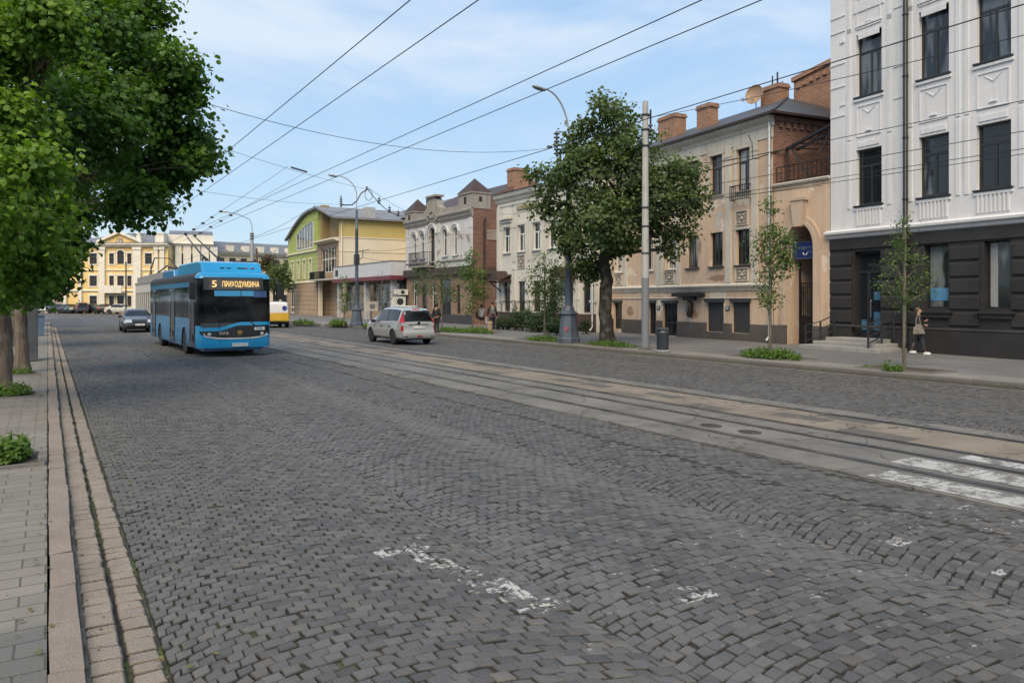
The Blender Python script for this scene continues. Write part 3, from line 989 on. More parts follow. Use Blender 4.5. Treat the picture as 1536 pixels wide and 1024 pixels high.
    for i, (a, c) in enumerate(sw):
        f = window(root, a, c, 1.72, 3.92, .25, 'dark_frame', M['glass_shop'], 0, None, .05, sill=.0)
        b = MB(); b.box(a-.2, c+.2, -.16, .015, 1.56, 1.64); b.box(a-.1, c+.1, -.09, .015, 1.4, 1.555); b.build('sill', BK, f)
        b = MB()
        if i == 0:
            b.box(a+.06, c-.06, .268, .276, 1.98, 2.42); b.build('window_film', plain('blue_sea_film', (.07,.2,.33), .3, var=.5, vs=1.5, bump=0), f)
        else:
            b.box(a+.06, a+.3, .268, .276, 1.78, 3.86); b.build('blind', plain('pale_blind', (.3,.31,.31), .5, bump=0), f)
    return root
M['glass_shop'] = glass('shop_glass', (.03,.034,.034), .05, (.2,.22,.21), .85, (.9,.9,.35))
white_building()

# steps and handrails at the black door
def local(pl, x, y, z=0):
    c, s = math.cos(pl.rot), math.sin(pl.rot)
    return Vector((pl.o.x + x*c - y*s, pl.o.y + x*s + y*c, z))
dxc = (PW.x(1281)+PW.x(1320))/2
root = empty('entrance_steps', local(PW, dxc, -.09, .14), PW.rot, 'pale grey stone steps up to the black glazed shop door', 'steps')
STONE = stucco('step_stone', (.36,.35,.335), (.27,.265,.255), dirt=.4, ground_dirt=False)
for k, (hw, dp) in enumerate(((1.75, 1.55), (1.4, 1.2), (1.1, .85))):
    b = MB(); b.box(-hw, hw, -dp, .08, k*.145-.02 if k else -.05, (k+1)*.145); b.build('step', STONE, root, bevel=.012)
for sgn, lb in ((-1, 'thin dark metal handrail left of the black shop door, on the steps'), (1, 'dark sloping handrail with four bars right of the shop door steps')):
    h = empty('handrail', local(PW, dxc+sgn*1.3, -.09, .14), PW.rot, lb, 'handrail', 'handrails at the shop steps')
    b = MB()
    if sgn > 0:
        for (yy, zb, zt) in ((-.1, .4, 1.45), (-.75, .28, 1.3), (-1.45, .02, .98)):
            b.box(-.025, .025, yy-.025, yy+.025, zb, zt)
        b.build('post', M['dark_metal'], h)
        b = MB()
        for q in (0, .22, .44, .66): b.bar((0,-.1,1.44-q),(0,-1.45,.98-q),.035)
        b.build('rail', M['dark_metal'], h)
    else:
        for (xx, yy, zb, zt) in ((.0,-.15,.3,1.3),(.0,-.9,.0,1.05),(-.55,-1.1,.0,.9)):
            b.box(xx-.025, xx+.025, yy-.025, yy+.025, zb, zt)
        b.build('post', M['dark_metal'], h)
        b = MB()
        for q in (0, .3, .6): b.bar((0,-.15,1.28-q),(0,-.9,1.03-q),.035); b.bar((0,-.9,1.03-q),(-.55,-1.1,.88-q),.035)
        b.build('rail', M['dark_metal'], h)
M['glass_lace'] = glass('window_glass_lace', (.05,.055,.06), .04, (.36,.38,.40), .9, (2.2,2.2,.15))
# ------------------------------------------------------------------ beige two-storey house
PB0 = Plan((28.0, 34.5), (26.7, 22.4))
_t = PB0.x(902)
PB = Plan(tuple(PB0.o + PB0.e*_t), (26.7, 22.4))
BE = stucco('beige_render', (.60,.455,.34), (.52,.385,.28), (.64,.56,.47), .04, dirt=.5, bump=.35, streak=.6)
CRM = stucco('cream_trim', (.60,.565,.50), (.49,.45,.385), dirt=.55, bump=.3, streak=.7, ground_dirt=False)
PLN = stucco('stone_plinth', (.12,.105,.095), (.08,.072,.066), dirt=.6, bump=.5)
def ornament(par, x0, x1, z0, z1, seed):
    g = random.Random(seed)
    b = MB()
    for q in ((x0, x0+.04, z0, z1),(x1-.04, x1, z0, z1),(x0+.04, x1-.04, z0, z0+.04),(x0+.04, x1-.04, z1-.04, z1)):
        b.box(q[0], q[1], -.06, .01, q[2], q[3])
    cx, cz = (x0+x1)/2, (z0+z1)/2
    for s in (-1, 1):
        for t in (-1, 1):
            pts = []
            for k in range(14):
                a = k/13*4.4; r = (.44-.09*a)*min(x1-x0, z1-z0)*.5
                pts.append((cx + s*((x1-x0)*.22 + r*math.cos(a)*.5), -.03, cz + t*((z1-z0)*.22 + r*math.sin(a)*.6)))
            b.tube(pts, .022, 5)
    b.ball((cx, -.02, cz), .06, 8, 5)
    for k in range(10): b.ball((g.uniform(x0+.1,x1-.1), -.01, g.uniform(z0+.1,z1-.1)), .035, 6, 4)
    b.build('relief_panel', CRM, par)
    b = MB(); b.box(x0+.04, x1-.04, -.012, .01, z0+.04, z1-.04); b.build('panel_ground', stucco('panel_ground', (.26,.235,.2), dirt=.5, ground_dirt=False), par)

def beige_house():
    pl = PB; W = pl.W
    root = building('beige_house', pl, 'old two-storey house with peeling beige plaster, cream trim and low dark roof', 'house')
    X = pl.x
    up = [(X(1105), X(1125), 'dark_frame'), (X(1065), X(1084), 'dark_frame'), (X(1030), X(1047.5), 'dark_frame'), (X(998), X(1014), 'dark_frame'),
          (X(966), X(981), 'dark_frame'), (X(924), X(937), 'white_frame')]
    lw = [(X(1104), X(1125), 'dark_frame'), (X(1065), X(1084), 'dark_frame'), (X(1030), X(1047.5), 'dark_frame'), (X(999), X(1014), 'white_frame'),
          (X(968), X(980), 'white_frame'), (X(922), X(934), 'white_frame')]
    bs = [(X(1099), X(1125), .5, 1.9), (X(1061), X(1085.5), .5, 1.9), (X(994.5), X(1016), .16, 1.85), (X(973), X(984), .2, 1.85), (X(921), X(933), .35, 1.85)]
    UZ, LZ = (6.95, 8.85), (3.6, 5.2)
    ops = [(a, c, *UZ) for a, c, _ in up] + [(a, c, *LZ) for a, c, _ in lw] + bs
    b = MB(); D = 10
    wall(b, 0, W, 0, 9.95, ops, .24)
    b.face([(0,D,0),(0,0,0),(0,0,9.95),(0,D,9.95)]); b.face([(W,D,0),(0,D,0),(0,D,9.95),(W,D,9.95)])
    b.build('wall', BE, root)
    b = MB(); b.face([(W,0,0),(W,D,0),(W,D,9.95),(W,0,9.95)]); 
    for k in range(24): b.box(W+.005, W+.09, .3+k*.4, .3+k*.4+.2, 9.45, 9.7)
    b.box(W+.005, W+.07, 0, D, 9.72, 9.94)
    b.build('side_wall', M['brick_red'], root, fix=False)
    b = MB()
    px = [(0, bs[4][0]-.02)]; edges = sorted(bs)
    segs = []; x = 0
    for a, c, lo, hi in edges:
        segs.append((x, a-.04)); x = c+.04
    segs.append((x, W+.02))
    for a, c in segs:
        if c > a: b.box(a, c, -.07, .012, .1, .92)
    for a, c, lo, hi in edges[-2:]: b.box(a-.04, c+.04, -.05, .012, .1, lo-.01)
    pieces(b, 'plinth', PLN, root)
    b = MB()
    cornice(b, 0, W+.02, [(.04,2.42),(.06,2.48),(.12,2.6),(.16,2.64),(.16,2.7),(.04,2.78)])
    cornice(b, 0, W+.02, [(.03,2.06),(.05,2.09),(.03,2.12)])
    b.box(0, W+.01, -.04, .012, 9.02, 9.5)
    cornice(b, 0, W+.06, [(.06,9.502),(.10,9.58),(.12,9.64),(.24,9.74),(.30,9.80),(.34,9.9),(.34,9.95)])
    # pilaster strips around the ornate bays
    for a, c in ((X(1089), X(1097.5)), (X(1128), X(1137)), (X(985), X(995)), (X(1015.5), X(1021)), (X(937.5), X(941))):
        b.box(a, c, -.06, .012, 2.79, 9.015)
        b.box(a-.03, c+.03, -.08, .012, 2.79, 3.1)
        b.box(a-.03, c+.03, -.085, .012, 8.6, 8.72)
    b.build('cornice', CRM, root)
    for i, (a, c, fm) in enumerate(up):
        f = window(root, a, c, *UZ, .16, fm, 'glass_lace' if i < 3 else 'glass_drape', 1, .68, .07, sill=.08, sill_m=CRM)
        b = MB(); surround(b, a, c, *UZ, .12, .035, .04, False); b.build('surround', CRM, f)
    for i, (a, c, fm) in enumerate(lw):
        f = window(root, a, c, *LZ, .16, fm, 'glass_drape' if i in (2, 3, 5) else 'glass', 1, None, .065, sill=.1, sill_m='dark_metal' if i < 3 else CRM)
        if i not in (1, 2):
            b = MB(); surround(b, a, c, *LZ, .1, .03, .02, False); b.build('surround', CRM, f)
    for i, (a, c, lo, hi) in enumerate(bs):
        if i < 2:
            b = MB()
            n = 16
            for k in range(n):
                z = lo + (hi-lo)*k/n
                b.box(a, c, .07, .1, z, z+(hi-lo)/n*.82)
            b.box(a, c, .1, .12, lo, hi)
            s = b.build('window_shutter', plain('shutter_grey', (.045,.045,.047), .6), root)
            b = MB(); b.box(a-.06, c+.06, -.16, .02, hi+.005, hi+.17); b.build('shutter_box', M['dark_metal'], s)
        else:
            d = window(root, a, c, lo, hi, .12, 'dark_frame', 'glass', 1 if i == 2 else 0, .4, .07, name='door' if i != 4 else 'window', low_mull=False)
            b = MB(); b.box(a-.05, c+.05, -.1, .02, hi+.005, hi+.14); b.build('lintel', M['dark_metal'], d)
    for (xa, xb, za, zb) in ((X(1104), X(1122.5), 5.38, 6.05), (X(1104), X(1123), 2.86, 3.46), (X(996.5), X(1012), 2.86, 3.46), (X(923), X(934), 2.86, 3.46)):
        ornament(root, xa, xb, za, zb, int(xa*10))
    # peeled pale patches between the storeys, thin remnants of an older coat
    b = MB()
    def blob(cx, cz, w, h, sd):
        g = random.Random(sd); n = 18
        b.face([(cx + math.cos(2*math.pi*k/n)*w*g.uniform(.5,1), -.006, cz + math.sin(2*math.pi*k/n)*h*g.uniform(.45,1)) for k in range(n)])
    blob(X(1066), 6.35, .2, .4, 1); blob(X(1079), 6.0, .42, .3, 2); blob(X(1077), 5.55, .3, .35, 3); blob(X(1052), 6.5, .2, .15, 4); blob(X(1081), 6.5, .14, .3, 9)
    pieces(b, 'bare_patch', stucco('bare_patch', (.56,.52,.47), dirt=.4, ground_dirt=False), root, fix=False)
    b = MB(); blob(X(1075), 3.05, .8, .2, 5); blob(X(1040), 1.3, .5, .3, 6); blob(X(1050), 4.6, .16, .5, 7); blob(X(945), 1.4, .5, .35, 8); blob(X(1092), 3.4, .1, .5, 12)
    pieces(b, 'damp_patch', stucco('damp_patch', (.36,.235,.16), dirt=.5, ground_dirt=False), root, fix=False)
    # small iron balconette under the right upper window
    railing(root, X(1102.5), X(1127.5), -.3, 6.52, 7.18, M['iron'], 'balconette', .11, .3)
    # lamp bracket sign and door canopy board on the low wall
    b = MB(); b.box(X(1016), X(1058), -.38, -.03, 2.18, 2.36); b.box(X(1028), X(1046), -.2, -.03, 2.0, 2.17)
    b.build('signboard', M['iron'], root)
    # hip roof
    e = .42; b = MB(); zr_ = 12.25; yd = D/2
    p = [(-.02,-e,10.0),(W+e,-e,10.0),(W+e,D+e,10.0),(-.02,D+e,10.0),(-.02,yd,zr_),(W-4.2,yd,zr_)]
    b.face([p[0],p[1],p[5],p[4]]); b.face([p[1],p[2],p[5]]); b.face([p[2],p[3],p[4],p[5]]); b.face([p[3],p[0],p[4]])
    b.face([p[0],p[1],p[2],p[3]])
    r = b.build('roof', M['roof_dark'], root)
    b = MB(); b.box(-.02, W+e+.03, -e-.06, -e+.02, 9.93, 10.03); b.box(W+e-.03, W+e+.05, -e+.02, D, 9.93, 10.03); b.bar((W+e-.02,-e+.02,10.05),(W-4.2,yd,zr_+.03),.14,.06)
    b.build('gutter', plain('gutter_brown', (.045,.028,.024), .5, .2), r)
    def zroof(y): return 10 + (y+e)/(yd+e)*(zr_-10)
    for (pa, pb, pt, yy, dp) in ((1045, 1063.5, 160, 2.0, .6), (987, 1012, 178, 2.6, .8), (1141, 1168, 133, 4.6, .7)):
        xa, zt_ = pl.at_depth(pa, yy, pt); xb = pl.at_depth(pb, yy)
        chimney(r, xa, xb, yy, yy+dp, zroof(min(yy, yd))-.5, zt_, M['brick_orange'])
    downpipe(root, W-.08, -.14, .2, 9.8, .055, M['zinc'])
    # wire hook on the corner of the frieze
    b = MB(); b.tube([(W-1.2,-.3,9.3),(W-.9,-.35,8.9),(W-.9,-.3,8.2),(W-.6,-.2,8.15)], .02, 5); b.build('cable_bracket', M['dark_metal'], root)
    return root, r
beige_root, beige_roof = beige_house()
# oval hanging sign
s = empty('wall_lantern', local(PB, PB.x(1038), -.16, 1.2), PB.rot, 'dark oval lantern hanging on the beige wall between the doors', 'lantern')
b = MB(); b.lathe([(.02,-.42),(.12,-.36),(.17,-.1),(.17,.2),(.1,.38),(.03,.46)], (0,0,.35), 12); b.build('body', M['iron'], s, smooth=True)
b = MB(); b.box(-.08,.08,-.185,-.17,.2,.6); b.build('pane', plain('dusty_pane', (.12,.13,.14), .3), s)
b = MB(); b.bar((0,0,.8),(0,0,1.02),.03); b.bar((0,0,1.0),(0,.14,1.0),.03); b.build('bracket', M['iron'], s)
for k, (px_, zz, lb) in enumerate(((988, 1.6, 'small blue-grey house plate beside the dark door of the beige house'), (1092, 1.62, 'small green-grey plate between the two shuttered basement windows'))):
    o = empty('house_plate', local(PB, PB.x(px_), -.03, zz), PB.rot, lb, 'plate', 'house plates on the beige house')
    b = MB(); b.box(-.14,.14,-.012,.012,-.1,.1); b.build('plate', plain('enamel_plate', (.06,.085,.09), .4), o)
    b = MB(); b.box(-.1,.1,-.016,-.0125,.03,.06); b.box(-.1,.06,-.016,-.0125,-.04,-.01); b.build('lettering', M['plate'], o)
# satellite dish and aerials on the roof
_x, _z = PB.at_depth(1134, 4.2, 157)
d_ = empty('satellite_dish', local(PB, _x, 4.2, _z-.25), PB.rot+R(35), 'tan satellite dish on the dark roof beside the corner chimney', 'satellite dish')
b = MB(); b.lathe([(.02,0),(.25,.03),(.45,.12),(.52,.19),(.5,.2),(.43,.13),(.24,.05),(.02,.02)], (0,0,0), 20)
o = b.build('dish', plain('dish_tan', (.33,.22,.14), .5), d_, smooth=True); o.rotation_euler = (R(80), 0, R(-20)); o.location = (0,0,.72)
b = MB(); b.tube([(0,0,-.6),(0,0,.7)], .03, 6); b.tube([(0,0,.5),(-.55,-.5,.45)], .018, 5); b.box(-.62,-.5,-.57,-.45,.38,.54); b.build('mast', M['steel'], d_)
_x, _z = PB.at_depth(1164, 4.9, 137)
a_ = empty('roof_aerial', local(PB, _x, 4.9, _z), PB.rot, 'pair of thin dark aerial rods on the beige house corner chimney', 'aerial')
b = MB(); b.bar((-.25,0,-.05),(-.25,0,.85),.05); b.bar((.1,0,-.05),(.1,0,.95),.06); b.bar((-.25,0,.05),(.4,0,.1),.04); b.bar((.4,0,.1),(.45,0,.4),.04)
b.build('rods', M['dark_metal'], a_)

# ------------------------------------------------------------------ arched gateway bay
PG = Plan((26.7, 22.4), (26.69, 19.58))
def gateway():
    pl = PG; W = pl.W; X = pl.x
    root = building('gateway', pl, 'beige archway bay with keystone between the beige house and the white building', 'archway')
    a, c = X(1181), X(1223)
    zs, top = 4.15, 5.15
    b = MB(); wall(b, .03, W, 0, 6.8, [(a, c, .12, top, top-zs)], 3.2)
    b.face([(.03,0,6.8),(W,0,6.8),(W,3.2,6.8),(.03,3.2,6.8)]); b.face([(.03,3.2,0),(a,3.2,0),(a,3.2,6.8),(.03,3.2,6.8)]); b.face([(a,3.2,top),(c,3.2,top),(c,3.2,6.8),(a,3.2,6.8)])
    b.build('wall', BE, root)
    AR = stucco('arch_stone', (.55,.43,.33), (.46,.355,.275), dirt=.5, ground_dirt=False)
    b = MB(); arch_band(b, a, c, zs, top-zs, .14, -.16, .012, 18, .95); arch_band(b, a-.15, c+.15, zs, top-zs+.15, .16, -.10, .012, 18, .95)
    b.prism([((a+c)/2-.17, top-.12),((a+c)/2+.17, top-.12),((a+c)/2+.3, top+.95),((a+c)/2-.3, top+.95)], 'y', -.3, .01)
    b.box((a+c)/2-.38, (a+c)/2+.38, -.34, .012, top+.952, top+1.07)
    b.build('arch_moulding', AR, root)
    b = MB(); b.box(.04, a-.01, -.2, .014, .1, .94); b.box(c+.01, W-.0, -.2, .014, .1, .94); pieces(b, 'plinth', PLN, root)
    b = MB(); cornice(b, .03, W, [(.03,6.8),(.1,6.84),(.14,6.92),(.0,6.98)]); b.build('coping', CRM, root)
    # iron gate in the passage
    g_ = MB()
    y = .75
    for k in range(15):
        x = a+.03 + (c-a-.06)*k/14
        g_.box(x-.014, x+.014, y-.014, y+.014, .16, 2.75)
    for z in (.2, 1.3, 2.5, 2.7): g_.box(a+.01, c-.01, y-.025, y+.025, z, z+.05)
    g_.box(a+.01, a+.07, y-.03, y+.03, .15, 3.6); g_.box(c-.07, c-.01, y-.03, y+.03, .15, 3.6); g_.box((a+c)/2-.03, (a+c)/2+.03, y-.03, y+.03, .15, 3.6)
    g_.box(a+.04, c-.04, y+.002, y+.018, .2, 1.3)
    gt = g_.build('gate', M['iron'], root)
    b = MB(); b.box(a+.012, c-.012, 1.6, 1.66, .15, 5.1); b.build('passage_dark_end', M['dim'], root)  # near-black sheet across the passage, stands in for the shade at its end
    b = MB(); b.box(a+.02, (a+c)/2-.1, 1.45, 1.5, 1.3, 3.6); b.build('passage_panel', plain('passage_panel', (.16,.165,.17), .7), root)
    return root, a, c
gate_root, ga, gc = gateway()
o = empty('blue_sign', local(PG, (ga+gc)/2, .33, 4.08), PG.rot, 'dark blue signboard hung across the beige archway', 'sign')
hw = (gc-ga)/2-.015
b = MB(); b.box(-hw, hw, -.03, .03, -.36, .36); b.build('board', plain('sign_blue', (.012,.03,.13), .4), o)
b = MB(); b.box(-hw, hw, -.036, -.031, -.36, -.325); b.box(-hw, hw, -.036, -.031, .325, .36); b.build('edge_strip', plain('sign_edge', (.08,.1,.2), .5), o)
SGT = plain('sign_text', (.16,.2,.34), .5, bump=0)
text_mesh('lettering', 'пам\u2019ятки', .21, SGT, o, (.12, -.034, .1), (R(90),0,0), .002)
text_mesh('lettering', 'історії', .15, SGT, o, (.3, -.034, -.08), (R(90),0,0), .002)
b = MB(); b.prism([(-.16,-.1),(-.1,-.2),(-.06,-.2),(-.1,-.1)], 'y', -.04, -.031); b.prism([(.06,-.1),(-.02,-.2),(.02,-.22),(.1,-.12)], 'y', -.04, -.031); b.build('mark', M['plate'], o)

# iron canopy frame on the gateway roof
ic = empty('iron_canopy_frame', local(PG, 0, 0, 6.98), PG.rot, 'rusty dark iron canopy frame and railing on top of the archway bay', 'iron frame')
b = MB(); W = PG.W
b.bar((.3, .5, 1.5),(W-.05, .4, 2.15),.16,.1); b.bar((.25,1.2,1.55),(W-.05,1.2,2.2),.1); b.bar((.3,.5,1.5),(-.0,.9,1.3),.1)
for k in range(5):
    x = .4+k*.5; z = 1.53+k*.12
    b.bar((x,.5,z),(x,2.4,z+.15),.05)
b.build('beam', M['iron'], ic)
b = MB(); b.bar((.55,.5,1.5),(1.55,.5,.05),.09); b.bar((.35,.5,1.45),(.35,.5,.05),.07); b.bar((W-.3,.5,2.0),(W-.9,.5,.9),.05); b.bar((1.9,.5,1.8),(1.5,.5,1.0),.035); b.build('strut', plain('rusty_strut', (.05,.035,.03), .7), ic)
railing(ic, .1, W-.05, .12, .05, .72, M['iron'], 'railing', .22)

# tall brick firewall behind
PF = Plan((33.3, 26.6), (33.3, 19.2))
fw = building('brick_firewall', PF, 'tall bare brick firewall rising behind the hip roof', 'brick wall')
b = MB(); b.prism([(0,0),(PF.W,0),(PF.W,14.8),(0,13.5)], 'y', 0, 5); b.build('wall', M['brick_orange'], fw)
b = MB(); b.prism([(-.08,13.35),(PF.W,14.65),(PF.W,14.85),(-.08,13.58)], 'y', -.12, 5.1)
for k in range(18): b.box(.2+k*.4, .42+k*.4, -.1, .01, 12.98+k*.07, 13.2+k*.07)
b.build('corbel', M['brick_orange'], fw)
# ------------------------------------------------------------------ cream two-storey house behind the shrubs
PC = Plan((27.1, 46.7), (26.9, 35.15))
CW = stucco('cream_render', (.66,.64,.57), (.57,.55,.485), dirt=.3, bump=.2, streak=.45)
CT_ = stucco('cream_moulding', (.64,.62,.55), (.52,.5,.44), dirt=.4, bump=.2, streak=.5, ground_dirt=False)
MAR = stucco('maroon_plinth', (.105,.055,.05), (.075,.042,.04), dirt=.4, bump=.3)
def cream_house():
    pl = PC; W = pl.W; X = pl.x; D = 10
    root = building('cream_house', pl, 'cream plastered two-storey house with maroon plinth, behind the dark shrubs', 'house')
    us = [(757,764),(778.5,786),(801,809),(824.5,832.5)]
    ups = [((X(a)+X(c))/2 for a, c in us)]
    cx = [(X(a)+X(c))/2 for a, c in us]
    sp = cx[-1]-cx[-2]
    cx += [cx[-1]+sp*k for k in (1,2) if cx[-1]+sp*k < W-.6]
    uw = .92
    ups = [(c-uw/2, c+uw/2, 5.25, 7.02) for c in cx]
    lows = [(c-.42, c+.42, 1.25, 3.25) for c in cx]
    b = MB()
    wall(b, 0, W, 0, 9.3, ups+lows, .2)
    b.face([(0,D,0),(0,0,0),(0,0,9.3),(0,D,9.3)]); b.face([(W,0,0),(W,D,0),(W,D,9.3),(W,0,9.3)]); b.face([(W,D,0),(0,D,0),(0,D,9.3),(W,D,9.3)])
    b.build('wall', CW, root)
    b = MB(); b.box(-.02, W+.02, -.09, .015, .1, 1.18); b.build('plinth', MAR, root)
    b = MB()
    cornice(b, -.1, W+.1, [(.05,8.72),(.1,8.78),(.14,8.9),(.3,9.05),(.34,9.2),(.36,9.31)])
    b.box(0, W, -.05, .012, 8.45, 8.55)
    for k in range(len(cx)-1):
        m = (cx[k]+cx[k+1])/2
        b.box(m-.16, m+.16, -.07, .012, 1.2, 4.05); b.box(m-.2, m+.2, -.09, .012, 2.0, 2.1); b.box(m-.2, m+.2, -.1, .012, 4.055, 4.2)
        b.box(m-.13, m+.13, -.05, .012, 4.6, 8.1)
    for x in (.2, W-.2):
        b.box(x-.2, x+.2, -.08, .012, 1.2, 8.445); b.box(x-.27, x+.27, -.12, .012, 1.85, 2.0)
    b.build('cornice', CT_, root)
    for i, (a, c, lo, hi) in enumerate(ups):
        f = window(root, a, c, lo, hi, .13, 'white_frame', 'glass_sky', 1, .66, .07, sill=.13, sill_m=CT_)
        b = MB(); surround(b, a, c, lo, hi, .13, .04, .05, False)
        if i in (0, 3, 4): b.box(a-.3, c+.3, -.3, .012, hi+.5, hi+.66); b.box(a-.2, c+.2, -.14, .012, hi+.3, hi+.495)
        b.build('surround', CT_, f)
        if i in (1, 4): ornament(f, a-.05, c+.05, lo-1.15, lo-.25, 77+i)
    for i, (a, c, lo, hi) in enumerate(lows):
        window(root, a, c, lo, hi, .1, 'brown_frame', 'glass', 0 if i % 2 else 1, .72, .08, name='door' if i in (0, 4) else 'window')
    b = MB(); m = (cx[0]+cx[1])/2
    b.box(cx[1]-.5, cx[2]+.4, -.1, .012, 8.05, 8.3); b.build('frieze_panel', stucco('frieze_ochre', (.4,.31,.2), dirt=.5, ground_dirt=False), root)
    # little tin porch roofs over the doors
    for xx in (cx[0]-.1, cx[4] if len(cx) > 4 else W-1.2):
        b = MB(); b.prism([(0,3.75),(-1.1,3.35),(-1.1,3.3),(0,3.68)], 'x', xx-.75, xx+.75)
        b.prism([(xx-.75,3.35),(xx+.75,3.35),(xx,4.0)], 'y', -1.05, -.02)
        b.box(xx-.7, xx-.62, -1.0, -.02, 3.2, 3.3); b.box(xx+.62, xx+.7, -1.0, -.02, 3.2, 3.3)
        b.bar((xx-.66,-.95,3.25),(xx-.66,-.05,2.6),.06); b.bar((xx+.66,-.95,3.25),(xx+.66,-.05,2.6),.06)
        b.build('porch_roof', M['roof_brown'], root)
    b = MB(); e = .45
    b.face([(-.1,-e,9.33),(W+.1,-e,9.33),(W+.1,D/2,10.3),(-.1,D/2,10.3)]); b.face([(-.1,D/2,10.3),(W+.1,D/2,10.3),(W+.1,D,9.33),(-.1,D,9.33)])
    b.face([(-.1,-e,9.33),(-.1,D/2,10.3),(-.1,D,9.33)]); b.face([(W+.1,-e,9.33),(W+.1,D,9.33),(W+.1,D/2,10.3)]); b.face([(-.1,-e,9.33),(-.1,D,9.33),(W+.1,D,9.33),(W+.1,-e,9.33)])
    r = b.build('roof', M['roof_dark'], root)
    downpipe(root, W-.05, -.2, .2, 9.1, .055, M['zinc'])
    return root, cx
cream_root, cream_cx = cream_house()
# low iron railings before the doors
for k in range(2):
    xx = (cream_cx[k+1]+cream_cx[k])/2 + .4
    o = empty('garden_railing', local(PC, xx, -.75, .14), PC.rot, ['ornamental iron railing panel by the cream house, left one behind the shrubs', 'ornamental iron railing panel by the cream house, right one behind the shrubs'][k], 'railing', 'iron railings at the cream house')
    b = MB(); b.box(-.9,.9,-.02,.02,1.75,1.8); b.box(-.9,.9,-.02,.02,.9,.94)
    for x in (-.9, 0, .88): b.box(x, x+.03, -.02, .02, 0, 1.8)
    b.build('frame', M['iron'], o)
    b = MB()
    for x in (-.45, .45):
        b.tube([(x+.3*math.cos(a*math.pi/8), 0, 1.35+.38*math.sin(a*math.pi/8)) for a in range(17)], .022, 5, False)
    b.build('scroll', M['iron'], o)
o = empty('roof_aerial', local(PC, 1.2, 4.5, 10.0), PC.rot, 'dark roof mast with crossbars on the cream house ridge', 'aerial')
b = MB(); b.bar((0,0,-.2),(0,0,2.9),.1); b.bar((-.5,0,2.6),(.5,0,2.6),.06); b.bar((-.5,0,2.0),(.5,0,2.0),.06)
for x in (-.5,.5): b.box(x-.05,x+.05,-.05,.05,2.0,2.15); b.box(x-.05,x+.05,-.05,.05,2.6,2.8)
b.build('mast', M['iron'], o)

